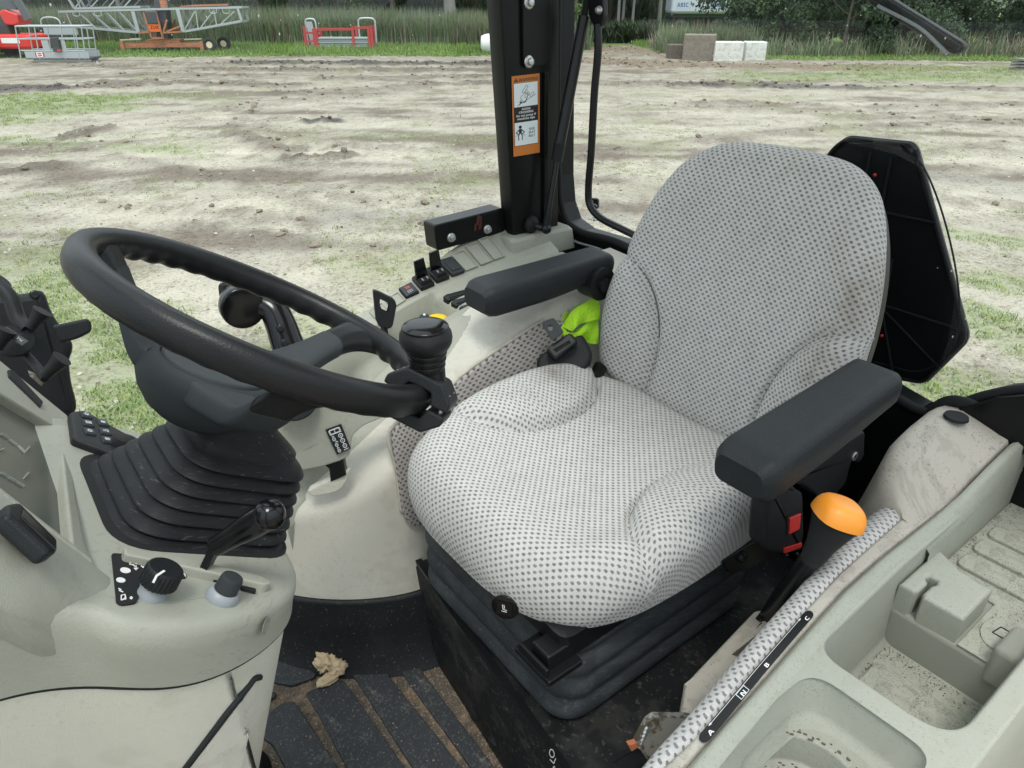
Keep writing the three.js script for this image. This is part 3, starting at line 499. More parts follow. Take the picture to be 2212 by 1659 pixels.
{ // mast work platform on a trailer
  const t = yardThing('mast_platform', 'long grey lattice work platform on an orange wheeled trailer frame', 'work platform', 372, 112), P = 0.0215;
  const X = px => (px - 372) * P, Yh = py => (112 - py) * P, A = [];
  const B = (n, x0, y0, x1, y1, m = galv, w = 0.06, z = 0) => { for (const s of [0.45, -0.45]) add(t, n, boxBar(V(X(x0), Yh(y0), z + s), V(X(x1), Yh(y1), z + s), w, w), m); };
  const deck = (x0, y0, x1, y1, m) => add(t, 'deck', boxBar(V(X(x0), Yh(y0), 0), V(X(x1), Yh(y1), 0), 1.0, 0.08), m);
  deck(162, 35, 335, 31, galv); deck(335, 31, 545, 27, galv); deck(180, 2, 340, 0, galv);
  B('bottom_chord', 182, 62, 322, 74, galv, 0.09); B('bottom_chord', 414, 72, 540, 52, galv, 0.09); B('bottom_chord', 196, 29, 335, 26, galv, 0.08);
  B('end_frame', 536, 28, 540, 52, galv, 0.09); B('end_frame', 412, 31, 414, 73, galv, 0.16); B('end_frame', 318, 34, 320, 74, galv, 0.16); B('end_frame', 188, 5, 197, 29, galv, 0.08); B('end_frame', 178, 36, 182, 62, galv, 0.05);
  for (const [a, b, c, d] of [[318, 72, 290, 36], [290, 70, 262, 36], [262, 68, 232, 37], [232, 66, 205, 37], [416, 70, 446, 34], [446, 66, 448, 32], [450, 66, 486, 32], [486, 62, 486, 30], [492, 60, 528, 34], [200, 27, 226, 5], [232, 27, 262, 4], [268, 27, 296, 4], [210, 27, 206, 5], [300, 27, 330, 3]]) B('brace', a, b, c, d, galv, 0.045);
  for (const x of [200, 245, 485, 512, 215, 250, 290]) { const up = x === 215 || x === 250 || x === 290, y0 = up ? 4 : x > 400 ? 30 : 35; add(t, 'step_loop', sweep([V(X(x - 7), Yh(y0), 0.52), V(X(x - 6), Yh(y0 + 7), 0.52), V(X(x + 6), Yh(y0 + 7), 0.52), V(X(x + 7), Yh(y0), 0.52)], 0.018, 6, { n: 14 }), galv); }
  add(t, 'mast', T([boxBar(V(X(365), Yh(84), 0.1), V(X(380), Yh(-25), 0.1), 0.5, 0.5)]), darkSteel);
  for (const [a, b, c, d] of [[341, 36, 346, 84], [366, 34, 370, 84], [345, 84, 372, 84], [322, 74, 348, 72], [372, 74, 412, 72], [374, 72, 386, 50], [380, 72, 410, 62]]) B('orange_frame', a, b, c, d, rustOrange, 0.07, 0.1);
  add(t, 'drive_unit', rbox(V(X(356), Yh(46), 0.5), 0.5, 0.5, 0.2, 0.03), darkSteel);
  const plate = canvasTex(256, 160, (g, W, H) => { g.fillStyle = '#e2692c'; g.fillRect(0, 0, W, H); g.fillStyle = '#1d1512'; g.font = 'bold 92px sans-serif'; g.textAlign = 'center'; g.fillText('ZUK', W / 2 + 4, 112); });
  add(t, 'number_plate', rbox(V(X(357), Yh(64), 0.56), 0.58, 0.36, 0.02, 0.004), rustOrange);
  add(t, 'number_print', decal([V(X(357) - 0.28, Yh(64) + 0.17, 0.571), V(X(357) + 0.28, Yh(64) + 0.17, 0.571), V(X(357) + 0.28, Yh(64) - 0.17, 0.571), V(X(357) - 0.28, Yh(64) - 0.17, 0.571)], V(0, 0, 1), 0.004), std({ map: plate, roughness: 0.6 }));
  add(t, 'control_box', rbox(V(X(381), Yh(22), 0.3), 0.24, 0.42, 0.25, 0.03), rustOrange);
  for (const k of [0, 1, 2]) add(t, 'rusty_plank', boxBar(V(X(415 + k * 6), Yh(25 - k * 0.8), 0.25 - k * 0.3), V(X(512 - k * 4), Yh(23 - k * 0.8), 0.25 - k * 0.3), 0.2, 0.035), rustOrange);
  add(t, 'chassis', T([boxBar(V(X(280), Yh(98), 0.35), V(X(448), Yh(97), 0.35), 0.12, 0.2), boxBar(V(X(280), Yh(98), -0.35), V(X(448), Yh(97), -0.35), 0.12, 0.2), boxBar(V(X(330), Yh(93), 0), V(X(400), Yh(93), 0), 0.8, 0.25)]), rustOrange);
  for (const x of [279, 447]) add(t, 'outrigger_leg', boxBar(V(X(x), Yh(90), 0.45), V(X(x), Yh(111), 0.45), 0.16, 0.16), rustOrange);
  for (const [a, b, y] of [[274, 318, 88], [296, 318, 86], [410, 446, 87]]) add(t, 'timber_plank', boxBar(V(X(a), Yh(y), 0.3), V(X(b), Yh(y - 1), 0.3), 0.2, 0.04), M.beige);
  for (const [x, z] of [[462, 0.35], [478, -0.5]]) { const w = add(t, 'wheel', new THREE.TorusGeometry(0.22, 0.1, 10, 26).translate(X(x), 0.32, z), tyreMat); add(w, 'rim', new THREE.CylinderGeometry(0.16, 0.16, 0.12, 20).rotateX(Math.PI / 2).translate(X(x), 0.32, z), std({ color: RGB(0.72, 0.64, 0.42), roughness: 0.5 })); }
}
{ // red stillage with barrier panels
  const t = yardThing('red_stillage', 'red steel stillage holding a stack of grey fence panels', 'stillage', 740, 106), P = 0.0228, X = px => (px - 740) * P, Yh = py => (106 - py) * P;
  for (const [x, y] of [[668, 62], [687, 66], [692, 66], [769, 62], [802, 62], [808, 60]]) for (const z of [0.4, -0.5]) add(t, 'post', boxBar(V(X(x), 0, z), V(X(x), Yh(y), z), 0.1, 0.12), fadedRed);
  for (const [a, b, y] of [[668, 690, 74], [668, 690, 90], [690, 770, 68], [769, 806, 65]]) for (const z of [0.4, -0.5]) add(t, 'cross_rail', boxBar(V(X(a), Yh(y), z), V(X(b), Yh(y), z), 0.06, 0.08), fadedRed);
  for (let k = 0; k < 6; k++) add(t, 'fence_panel', boxBar(V(X(694), 0.07 + k * 0.085, 0.05 * (k % 2)), V(X(799), 0.07 + k * 0.085, 0.05 * (k % 2)), 0.75, 0.06), galv);
  for (const [a, b, c] of [[666, 686, 50], [778, 812, 49]]) add(t, 'hoop_rack', sweep([V(X(a), 0.1, -0.2), V(X(a), Yh(c + 3), -0.2), V(X(a + 2), Yh(c), -0.2), V(X(b - 2), Yh(c), -0.2), V(X(b), Yh(c + 3), -0.2), V(X(b), 0.1, -0.2)], 0.045, 7, { n: 30 }), galv);
  for (let k = 0; k < 7; k++) add(t, 'loose_bar', bar(V(X(667 + k * 2), Yh(54), -0.1), V(X(677 + k * 2), Yh(100), 0.1), 0.02, 6), galv);
}
{ // white bag
  const t = yardThing('bulk_bag', 'white sagging bulk bag in the grass beside the black post', 'bag', 1068, 113);
  add(t, 'bag', loft([0, 0.2, 0.45, 0.65, 0.72].map((y, i) => Array.from({ length: 16 }, (_, k) => { const a = k / 16 * 6.283, r = [0.38, 0.5, 0.52, 0.46, 0.3][i] * (1 + 0.08 * Math.sin(3 * a + i)); return V(Math.cos(a) * r * 1.3, y * (1 + 0.06 * Math.sin(2 * a)), Math.sin(a) * r); }))), M.white);
}
// concrete blocks at the track
const concrete = (c, tile = 0.6) => std({ map: colorTex(256, tile, (x, y, k) => { const q = (y * 2) * 512 + x * 2, v = 0.7 + 0.5 * dirtN[q] - 0.25 * sst(0.6, 0.7, blotN[q]); return c.map(i => i * v); }), roughness: 0.9 });
const block = (label, px, py, w, h, dz, turn, mat) => { const t = yardThing('concrete_block', label, 'concrete block', px, py, undefined); t.rotation.y += turn; const g = rbox(V(0, h / 2 - 0.02, -dz / 2), w, h, dz, 0.04, V(1, 0, 0), V(0, 1, 0), 2); const q = g.attributes.uv, p = g.attributes.position; for (let i = 0; i < q.count; i++) q.setXY(i, p.getX(i) + p.getZ(i), p.getY(i)); add(t, 'block', g, mat); const l2 = add(t, 'lifting_loop', sweep([V(-0.12, h - 0.02, -dz / 2), V(-0.08, h + 0.06, -dz / 2), V(0.08, h + 0.06, -dz / 2), V(0.12, h - 0.02, -dz / 2)], 0.015, 6, { n: 12 }), darkSteel); };
block('small dark concrete block half hidden behind the big brown block', 1462, 127, 0.6, 0.55, 0.6, 0.1, concrete([0.12, 0.10, 0.08]));
block('big brown-grey concrete block at the end of the row of blocks', 1507, 131, 1.25, 0.96, 0.8, -0.25, concrete([0.20, 0.175, 0.145]));
block('white concrete block between the brown block and the other white one', 1572, 133, 1.1, 0.72, 0.7, -0.12, concrete([0.62, 0.63, 0.58]));
block('white concrete block farthest from the big brown block', 1630, 131, 0.82, 0.70, 0.7, -0.08, concrete([0.60, 0.62, 0.58]));
{ // blue and white vehicle in the trees
  const t = thing('tank_trailer', 'white vehicle body with blue lettering half hidden by the bushes', 'vehicle'); t.position.copy(fromAlong(46.5, 0)); t.rotation.y = Math.PI + AZ;
  const s = 0.0272, X = px => (px - 1106) * s, b0 = 1.36;
  add(t, 'body', rbox(V(X(1510), b0 + 0.52, 0), 3.9, 1.05, 2.0, 0.2), std({ color: RGB(0.60, 0.66, 0.72), roughness: 0.4 }));
  add(t, 'roof_stripe', rbox(V(X(1510), b0 + 1.08, 0), 3.7, 0.12, 1.9, 0.05), std({ color: RGB(0.05, 0.25, 0.65), roughness: 0.4 }));
  add(t, 'chassis', rbox(V(X(1510), b0 - 0.1, 0), 3.7, 0.18, 1.6, 0.03), darkSteel);
  const txt = canvasTex(256, 96, (g, W, H) => { g.fillStyle = '#c3cdd6'; g.fillRect(0, 0, W, H); g.fillStyle = '#245f9d'; g.font = 'bold 84px sans-serif'; g.fillText('ABIC', 14, 76); });
  for (const x of [1463, 1535]) add(t, 'lettering', decal([V(X(x) - 0.42, b0 + 0.62, 1.0), V(X(x) + 0.42, b0 + 0.62, 1.0), V(X(x) + 0.42, b0 + 0.3, 1.0), V(X(x) - 0.42, b0 + 0.3, 1.0)], V(0, 0, 1), 0.006), std({ map: txt, roughness: 0.5 }));
  for (const x of [1462, 1540]) add(t, 'wheel', new THREE.TorusGeometry(0.38, 0.16, 10, 24).translate(X(x), 0.54, 0.8), tyreMat);
  for (const x of [1462, 1540]) add(t, 'axle_stand', boxBar(V(X(x), 0.5, 0.7), V(X(x), b0, 0.7), 0.15, 0.3), darkSteel);
}
{ // boards stacked at the far right
  const t = yardThing('timber_stack', 'low stack of weathered grey boards in the grass beyond the rear window', 'timber stack', 2206, 152);
  for (let k = 0; k < 4; k++) add(t, 'board', boxBar(V(-0.25, 0.05 + k * 0.1, 0), V(1.4, 0.05 + k * 0.1, 0), 0.6, 0.06), concrete([0.20, 0.20, 0.19]));
}
// ---------------------------------------------------------------- cab shell
const cab = thing('cab_frame', 'black steel tractor cab frame with a thick rear post and glazed sides', 'cab');
{
  // rear right post, a box section with a wide inner face and a lighter forward face
  const quad = (y, a, b, c, d) => [V(...a), V(...b), V(...c), V(...d)].map(p => V(p.x, y, p.z));
  const r0 = roundPoly([[0.598, 0.372], [0.598, 0.512], [0.70, 0.512], [0.70, 0.43], [0.644, 0.372]], 0.008, 3), r1 = roundPoly([[0.610, 0.345], [0.610, 0.505], [0.72, 0.505], [0.72, 0.41], [0.658, 0.345]], 0.008, 3);
  const ring = (r, y) => r.map(p => V(p[0], y, p[1]));
  const mixR = (t) => r0.map((p, i) => [lerp(p[0], r1[i][0], t), lerp(p[1], r1[i][1], t)]);
  const post = add(cab, 'rear_post', BGU.toCreasedNormals(loft([[0.44, 0], [0.64, 0], [0.9, 0.5], [1.16, 1.04], [1.66, 2.1]].map(([y, t]) => ring(mixR(t), y))), 0.5), M.blackPaint);
  // raised mounting plate and trim strip on the post's inner face
  const fx = (px, py, off = 0) => { const p = onX(px, py, 0.603); return onPl(px, py, V(0.597, 0.64, 0), V(-1, 0.0242, 0)).add(V(-off, 0, 0)); };
  const Nf = V(-1, 0.0242, 0).normalize();
  add(cab, 'mounting_plate', slab([fx(1124, -40), fx(1186, -40), fx(1186, 120), fx(1172, 141), fx(1140, 146), fx(1126, 134)].map(p => p.addScaledVector(Nf, 0.008)), Nf, 0.010, { bevel: 0.002, round: 0.01 }), M.blackPaint);
  add(cab, 'edge_trim', slab([fx(1173, 156), fx(1181, 158), fx(1181, 492), fx(1172, 500)].map(p => p.addScaledVector(Nf, 0.007)), Nf, 0.008, { bevel: 0.002 }), M.blackPaint);
  for (const [px, py] of [[1137, 6], [1137, 133]]) { const c = fx(px, py).addScaledVector(Nf, 0.008); const b = add(cab, 'flange_bolt', lathe([[0, 0], [0.0125, 0], [0.0125, 0.002], [0.0095, 0.004], [0, 0.004]], c, Nf, 24), M.steel); add(b, 'hex_head', lathe([[0.0078, 0.002], [0.0078, 0.0095], [0.0065, 0.0115], [0, 0.0115]], c, Nf, 6), M.steel); }
  // warning sticker
  const warn = canvasTex(512, 1500, (g, W, H) => {
    g.fillStyle = '#c8752a'; g.fillRect(0, 0, W, H);
    g.fillStyle = '#16130f'; g.fillRect(28, 130, W - 56, 1180);
    g.fillStyle = '#dfe7ea'; g.fillRect(36, 138, W - 72, 432); g.fillRect(36, 860, W - 72, 440);
    g.fillStyle = '#16130f'; g.beginPath(); g.moveTo(36, 112); g.lineTo(78, 34); g.lineTo(120, 112); g.closePath(); g.fill();
    g.fillStyle = '#c8752a'; g.fillRect(74, 60, 9, 30); g.fillRect(74, 95, 9, 9);
    g.fillStyle = '#16130f'; g.font = 'bold 82px sans-serif'; g.textAlign = 'left'; g.fillText('WARNING', 126, 112, 372);
    g.strokeStyle = '#191b1c'; g.lineWidth = 7; g.lineJoin = 'round';
    const poly = (p, fill) => { g.beginPath(); p.forEach((q, i) => i ? g.lineTo(...q) : g.moveTo(...q)); g.closePath(); if (fill) { g.fillStyle = fill; g.fill(); } g.stroke(); };
    g.beginPath(); g.moveTo(95, 545); g.lineTo(440, 370); g.stroke();
    poly([[185, 300], [265, 190], [300, 215], [222, 322]]); poly([[330, 385], [388, 320], [412, 350], [352, 420]]); poly([[262, 262], [330, 352], [312, 372], [240, 300]]);
    poly([[222, 322], [155, 405], [205, 480], [250, 470], [300, 380], [290, 330]]); poly([[240, 345], [275, 350], [290, 395], [238, 410]]);
    g.lineWidth = 15; g.beginPath(); g.moveTo(160, 500); g.lineTo(250, 490); g.lineTo(275, 420); g.stroke(); g.beginPath(); g.moveTo(175, 495); g.lineTo(155, 450); g.stroke(); g.beginPath(); g.moveTo(165, 505); g.lineTo(125, 535); g.stroke();
    g.fillStyle = '#191b1c'; g.beginPath(); g.arc(148, 488, 14, 0, 7); g.fill();
    g.fillStyle = '#e8ecec'; g.textAlign = 'center'; g.font = 'bold 54px sans-serif'; g.fillText('AVOID', W / 2, 636); g.fillText('CRUSHING', W / 2, 694); g.fillText('Do not jump if', W / 2, 756, 380); g.fillText('machine tips', W / 2, 814, 350);
    g.fillStyle = '#191b1c'; g.beginPath(); g.arc(140, 950, 30, 0, 7); g.fill(); g.fillRect(112, 985, 56, 90);
    g.lineWidth = 17; g.strokeStyle = '#191b1c'; for (const s of [-1, 1]) { g.beginPath(); g.moveTo(140 + s * 24, 1000); g.lineTo(140 + s * 78, 1050); g.lineTo(140 + s * 28, 1088); g.stroke(); g.beginPath(); g.moveTo(140 + s * 18, 1075); g.lineTo(140 + s * 36, 1120); g.lineTo(140 + s * 34, 1200); g.stroke(); g.lineWidth = 7; g.beginPath(); g.moveTo(140 + s * 30, 1085); g.lineTo(140 + s * 92, 1115); g.stroke(); g.lineWidth = 17; }
    g.font = 'bold 64px sans-serif'; g.fillText('USE', 360, 1030); g.fillText('SEAT', 360, 1096, 128); g.fillText('BELT', 360, 1162, 124);
  });
  add(cab, 'warning_sticker', decal([fx(1104, 165), fx(1164.5, 158), fx(1165, 329), fx(1108.5, 338.6)], Nf, 0.0015), std({ map: warn, roughness: 0.5 }), 'orange, black and white safety sticker');
  // bracket with two bolts forward of the post
  const bx = (px, py) => onX(px, py, 0.63), Nb = V(-1, 0, 0);
  const br = add(cab, 'side_bracket', slab([bx(938, 487), bx(1088, 449), bx(1092, 502), bx(945, 543)], Nb, 0.05, { bevel: 0.004, round: 0.008 }), M.blackPaint);
  for (const [px, py] of [[974, 513], [1052, 495]]) { const c = bx(px, py); const b = add(cab, 'flange_bolt', lathe([[0, 0], [0.0105, 0], [0.0105, 0.003], [0.008, 0.005], [0, 0.005]], c, Nb, 24), M.steel); add(b, 'hex_head', lathe([[0.007, 0.003], [0.007, 0.010], [0.006, 0.0115], [0, 0.0115]], c, Nb, 6), M.steel); }
  const scuff = []; for (const [x, y, s] of [[1032, 478, 1], [1036, 488, 0.8], [1026, 492, 0.7], [1038, 474, 0.5]]) { const c = bx(x, y).add(V(-0.0015, 0, 0)); scuff.push(slab(roundPoly([[-0.004, -0.008], [0.003, -0.005], [0.005, 0.008], [-0.001, 0.010]], 0.002).map(p => V(c.x, c.y + p[1] * s * 1.5, c.z + p[0] * s * 1.5)), Nb, 0.001)); }
  add(cab, 'rust_scuff', merge(scuff), std({ color: RGB(0.07, 0.014, 0.008), roughness: 0.8 }));

  // rear window opening: lower rear wall with a curved top line, black
  const ZW = 0.555, w = (px, py) => onZ(px, py, ZW);
  const frameLine = [V(0.72, 1.66, ZW), V(0.672, 1.66, ZW), w(1207, 0), w(1208, 380), w(1213, 440), w(1226, 478), w(1256, 500), w(1345, 527), V(0.1, 0.565, ZW), w(1905, 838), w(1945, 862), w(1985, 885), w(2020, 893), w(2060, 880), w(2110, 860), w(2165, 847), w(2230, 842), V(-0.66, 0.62, ZW), V(-0.74, 0.62, ZW)];
  add(cab, 'rear_wall', slab([...frameLine, V(-0.74, 0.02, ZW), V(0.74, 0.02, ZW), V(0.74, 1.66, ZW)], V(0, 0, -1), 0.05, { bevel: 0.004 }), M.blackPaint);
  const seal = frameLine.slice(1, 18).map(p => p.clone().add(V(0, 0, -0.002)));
  add(cab, 'window_seal', sweep(seal, 0.0085, 8, { n: 120 }), M.blackMatt);
  add(cab, 'inner_ridge', sweep([w(1228, 492), w(1250, 512), w(1300, 528), w(1360, 552)].map(p => p.add(V(0, -0.006, -0.016))), 0.003, 6, { n: 20 }), M.greyPlastic);
  // lower right wall under the side glass, floor pan, roof and the posts out of view
  add(cab, 'side_wall', rbox(V(0.735, 0.17, 0.15), 0.03, 0.38, 0.8, 0.01), M.blackPaint); add(cab, 'door_sill', rbox(V(0.735, 0.02, -0.62), 0.03, 0.1, 0.74, 0.01), M.blackPaint);
  add(cab, 'floor_pan', rbox(V(0, -0.055, -0.2), 1.5, 0.09, 1.56, 0.01), M.blackPaint);
  add(cab, 'roof', merge([rbox(V(0, 1.72, 0.32), 1.62, 0.12, 0.74, 0.04), rbox(V(0, 1.72, -1.02), 1.62, 0.12, 0.14, 0.04), rbox(V(-0.74, 1.72, -0.5), 0.14, 0.12, 0.92, 0.03), rbox(V(0.74, 1.72, -0.5), 0.14, 0.12, 0.92, 0.03)]), M.beige);
  for (const [x, z] of [[0.74, -1.0], [-0.74, -1.0], [-0.74, 0.47]]) add(cab, 'post', rbox(V(x, 0.82, z), 0.09, 1.68, 0.09, 0.02), M.blackPaint);
  // glass
  const pane = (n, pts) => { const g = new THREE.BufferGeometry(); g.setAttribute('position', new THREE.Float32BufferAttribute(pts.flatMap(p => [p.x, p.y, p.z]), 3)); g.setAttribute('uv', new THREE.Float32BufferAttribute([0, 0, 1, 0, 1, 1, 0, 1], 2)); g.setIndex([0, 1, 2, 0, 2, 3]); g.computeVertexNormals(); const m = add(cab, n, g, M.glass); return m; };
  pane('side_glass', [V(0.70, 0.08, -0.96), V(0.70, 0.08, 0.42), V(0.72, 1.67, 0.42), V(0.72, 1.67, -0.96)]);
  pane('rear_glass', [V(0.70, 0.45, ZW + 0.012), V(-0.72, 0.45, ZW + 0.012), V(-0.72, 1.67, ZW + 0.012), V(0.70, 1.67, ZW + 0.012)]);
  pane('windscreen', [V(-0.70, 0.1, -1.02), V(0.70, 0.1, -1.02), V(0.70, 1.67, -1.02), V(-0.70, 1.67, -1.02)]);
  pane('unseen_roof_glass', [V(-0.67, 1.70, -0.95), V(0.67, 1.70, -0.95), V(0.67, 1.70, -0.05), V(-0.67, 1.70, -0.05)]);  // unseen roof panel, added so daylight reaches the seat front and wheel
  // emblem and maker's marks etched on the rear glass, seen from inside
  const etch = canvasTex(256, 384, (g, W, H) => {
    g.clearRect(0, 0, W, H); g.save(); g.translate(W, 0); g.scale(-1, 1);
    g.fillStyle = '#101312'; g.beginPath(); g.roundRect(62, 14, 132, 150, 34); g.fill(); g.strokeStyle = '#cfd3cf'; g.lineWidth = 6; g.beginPath(); g.roundRect(72, 24, 112, 130, 28); g.stroke();
    g.fillStyle = '#dfe2de'; g.beginPath(); for (const [i, p] of [[86, 118], [104, 96], [128, 92], [142, 78], [136, 64], [146, 52], [140, 40], [152, 50], [164, 42], [158, 58], [168, 70], [158, 80], [152, 100], [168, 112], [150, 114], [134, 108], [112, 112], [96, 132]].entries()) i ? g.lineTo(...p) : g.moveTo(...p); g.fill();
    g.fillStyle = '#1c201e'; g.font = 'bold 34px sans-serif'; g.fillText('JOHN', 70, 204); g.font = '20px sans-serif'; g.fillRect(70, 228, 110, 4); g.fillRect(84, 262, 60, 9); g.fillRect(70, 292, 84, 8); g.fillRect(70, 322, 60, 8); g.font = 'bold 28px sans-serif'; g.fillText('DOT', 150, 330); g.beginPath(); g.arc(128, 326, 13, 0, 7); g.fill(); g.restore();
  });
  const ez = (px, py) => onZ(px, py, ZW + 0.010);
  add(cab, 'glass_marking', decal([ez(1262, 424), ez(1306, 427), ez(1306, 486), ez(1262, 483)], V(0, 0, -1), 0.001), std({ map: etch, transparent: true, alphaTest: 0.5, roughness: 0.6 }));
  // dried rain spots and droppings on the panes
  const spots = []; for (let i = 0; i < 260; i++) { const s = rr(0.0006, 0.0016), rear = rnd() < 0.5, p = rear ? V(rr(-0.6, 0.6), rr(0.62, 1.2), ZW + 0.0105) : V(0.6985, rr(0.7, 1.2), rr(-0.5, 0.35)); const g = new THREE.CircleGeometry(s, 6); if (!rear) { g.rotateY(-Math.PI / 2); p.x = 0.6985 + (p.y - 0.08) * 0.0126; } else g.rotateY(Math.PI); g.scale(1, rr(0.7, 2.2), 1); spots.push(g.translate(p.x, p.y, p.z)); }
  const sp = add(cab, 'dirt_spots', merge(spots), std({ color: RGB(0.6, 0.6, 0.56), roughness: 0.9 })); sp.userData.kind = 'stuff';
}
{ // gas strut of the rear window
  const t = thing('gas_strut', 'black gas strut leaning from the rear post to the window top', 'gas strut');
  const a = onX(1180, 489, 0.56), b = onX(1203, 345, 0.565), c = onZ(1262, 35, 0.535), mid = b.clone().lerp(c, 0.0);
  add(t, 'cylinder', bar(b.clone().lerp(c, 0.0), c, 0.0125, 20), M.blackSatin);
  add(t, 'end_collar', bar(b.clone().lerp(a, 0.02), b.clone().lerp(c, 0.12), 0.0135, 20), M.black);
  add(t, 'rod', bar(a, b, 0.0065, 14), M.blackSatin);
  add(t, 'rod_end', bar(a.clone().lerp(b, -0.05), a.clone().lerp(b, 0.2), 0.009, 14), M.black);
  add(t, 'ball_stud', merge([new THREE.SphereGeometry(0.0125, 18, 12).translate(a.x, a.y - 0.006, a.z), bar(a.clone().add(V(0, -0.006, 0)), V(0.6, a.y - 0.002, a.z - 0.018), 0.009, 14)]), M.blackSatin);
  add(t, 'mounting_boss', lathe([[0, 0], [0.022, 0], [0.021, 0.012], [0.012, 0.02], [0, 0.02]], V(0.6, a.y, a.z - 0.02), V(-1, 0, 0.2), 20), M.black);
  add(t, 'upper_eye', bar(c, onZ(1270, -15, 0.535), 0.008, 14), M.black);
}
{ // bent tube handle of the rear window
  const t = thing('window_handle', 'bent black tube handle inside the rear window beside the gas strut', 'handle'), z = (px, py) => onZ(px, py, 0.535);
  add(t, 'tube', sweep([z(1291, 52), z(1292, 105), z(1284, 200), z(1277, 330), z(1271, 410), z(1273, 440), z(1290, 465), z(1350, 498), z(1450, 545), z(1560, 600)], 0.0085, 14, { n: 70 }), M.blackSatin);
  add(t, 'hinge_plate', slab([z(1268, -12), z(1302, -14), z(1305, 38), z(1298, 60), z(1284, 62), z(1272, 40)], V(0, 0, -1), 0.014, { bevel: 0.003, round: 0.008 }), M.blackSatin);
  const c = z(1297, 22).add(V(0, 0, -0.002)); add(t, 'bolt', lathe([[0, 0], [0.0085, 0], [0.0085, 0.003], [0.006, 0.004], [0.0055, 0.009], [0, 0.009]], c, V(0, 0, -1), 16), M.steel);
}
{ // wiper outside the rear glass
  const t = thing('rear_wiper', 'black wiper arm and blade lying across the rear window', 'wiper'), z = (px, py, d = 0.59) => onZ(px, py, d);
  add(t, 'arm', slab([z(1820, -45), z(1905, -15), z(2078, 92), z(2082, 103), z(2074, 114), z(2058, 118), z(2040, 110), z(1870, 5)], V(0, 0, -1), 0.02, { bevel: 0.005, round: 0.012 }), M.black);
  add(t, 'blade', sweep([z(1860, -25, 0.575), z(1960, 34, 0.575), z(2072, 104, 0.575)], q => 0.004 + 0.003 * (1 - q), 8, { n: 20 }), M.blackMatt);
  add(t, 'rib', sweep([z(1900, -4, 0.572), z(1990, 62, 0.572), z(2050, 100, 0.572)].map((p, i) => p.add(V(0, -0.01 * (i !== 1), 0))), 0.003, 6, { n: 16 }), M.greyPlastic);
}
{ // slow vehicle plate outside, seen from behind
  const t = thing('slow_vehicle_plate', 'black back of a cut-cornered warning plate outside the rear window', 'warning plate'), Z = 0.70, z = (px, py, o = 0) => onZ(px, py, Z - o);
  const outl = [z(1832, 292), z(1972, 306), z(1983, 320), z(2093, 722), z(2088, 742), z(2004, 826), z(1988, 829), z(1700, 775), z(1655, 720), z(1720, 440), z(1800, 315)];
  add(t, 'plate', slab(outl, V(0, 0, -1), 0.008, { round: 0.012, bevel: 0.002 }), M.blackSatin);
  const o2 = outl.map(p => p.clone().add(V(0, 0, -0.004)));
  const oc = o2.reduce((a, p) => a.add(p), V(0, 0, 0)).multiplyScalar(1 / o2.length); const rp = roundPoly(o2.map(p => p.clone().lerp(oc, 0.02)).map(p => [p.x, p.y]), 0.014).map(p => V(p[0], p[1], o2[0].z)); add(t, 'rim', merge(rp.map((p, i) => bar(p, rp[(i + 1) % rp.length], 0.0035, 8))), M.black);
  add(t, 'inner_rim', sweep([z(1842, 310, 0.006), z(1966, 322, 0.006), z(2070, 715, 0.006), z(1996, 800, 0.006), z(1880, 780, 0.006)], 0.0016, 6, { n: 60 }), M.black);
  for (const [a, b, c, d] of [[1908, 458, 2024, 482], [1880, 650, 2082, 714], [1915, 640, 1928, 560], [1907, 668, 2030, 795], [1905, 668, 1930, 815], [1905, 668, 1850, 560], [1880, 330, 1860, 430], [1925, 340, 1900, 470]]) add(t, 'rib', bar(z(a, b, 0.006), z(c, d, 0.006), 0.0022, 6), M.black);
  for (const [a, b] of [[1890, 378], [1905, 725]]) add(t, 'rivet', new THREE.SphereGeometry(0.0032, 12, 8).translate(...z(a, b, 0.008).toArray()), M.red);
  add(t, 'mounting_post', bar(V(-0.09, -0.2, 0.735), V(-0.09, 0.6, 0.735), 0.014, 12), M.jdGreen);
}
// ---------------------------------------------------------------- right-hand side: inner panel and console
const KP = [[0.60, -0.46], [0.50, -0.432], [0.43, -0.408], [0.355, -0.369], [0.294, -0.316], [0.241, -0.246], [0.207, -0.172], [0.196, -0.08], [0.196, 0.05], [0.196, 0.2], [0.2, 0.36], [0.2, 0.53]];
const KC = new THREE.CatmullRomCurve3(KP.map(p => V(p[0], 0, p[1])), false, 'centripetal');
const AZt = [[-0.5, 0.30], [-0.32, 0.335], [-0.2, 0.385], [-0.1, 0.44], [-0.05, 0.472], [0.016, 0.505], [0.045, 0.537], [0.107, 0.579], [0.176, 0.601], [0.286, 0.615], [0.42, 0.622], [0.56, 0.626]];
const SZt = [[-0.5, 0.36], [-0.32, 0.43], [-0.2, 0.475], [-0.1, 0.52], [-0.059, 0.538], [0, 0.56], [0.043, 0.575], [0.138, 0.595], [0.205, 0.601], [0.329, 0.613], [0.455, 0.622], [0.56, 0.626]];
const OZt = [[-0.5, 0.33], [-0.34, 0.41], [-0.233, 0.469], [-0.124, 0.526], [-0.058, 0.55], [-0.013, 0.565], [0.057, 0.596], [0.159, 0.618], [0.255, 0.646], [0.38, 0.67], [0.56, 0.69]], XZt = [[-0.5, 0.60], [0.05, 0.60], [0.159, 0.628], [0.255, 0.648], [0.38, 0.655]];
const sm = (tab, z) => (interp(tab, z - 0.03) + interp(tab, z) * 2 + interp(tab, z + 0.03)) / 4;
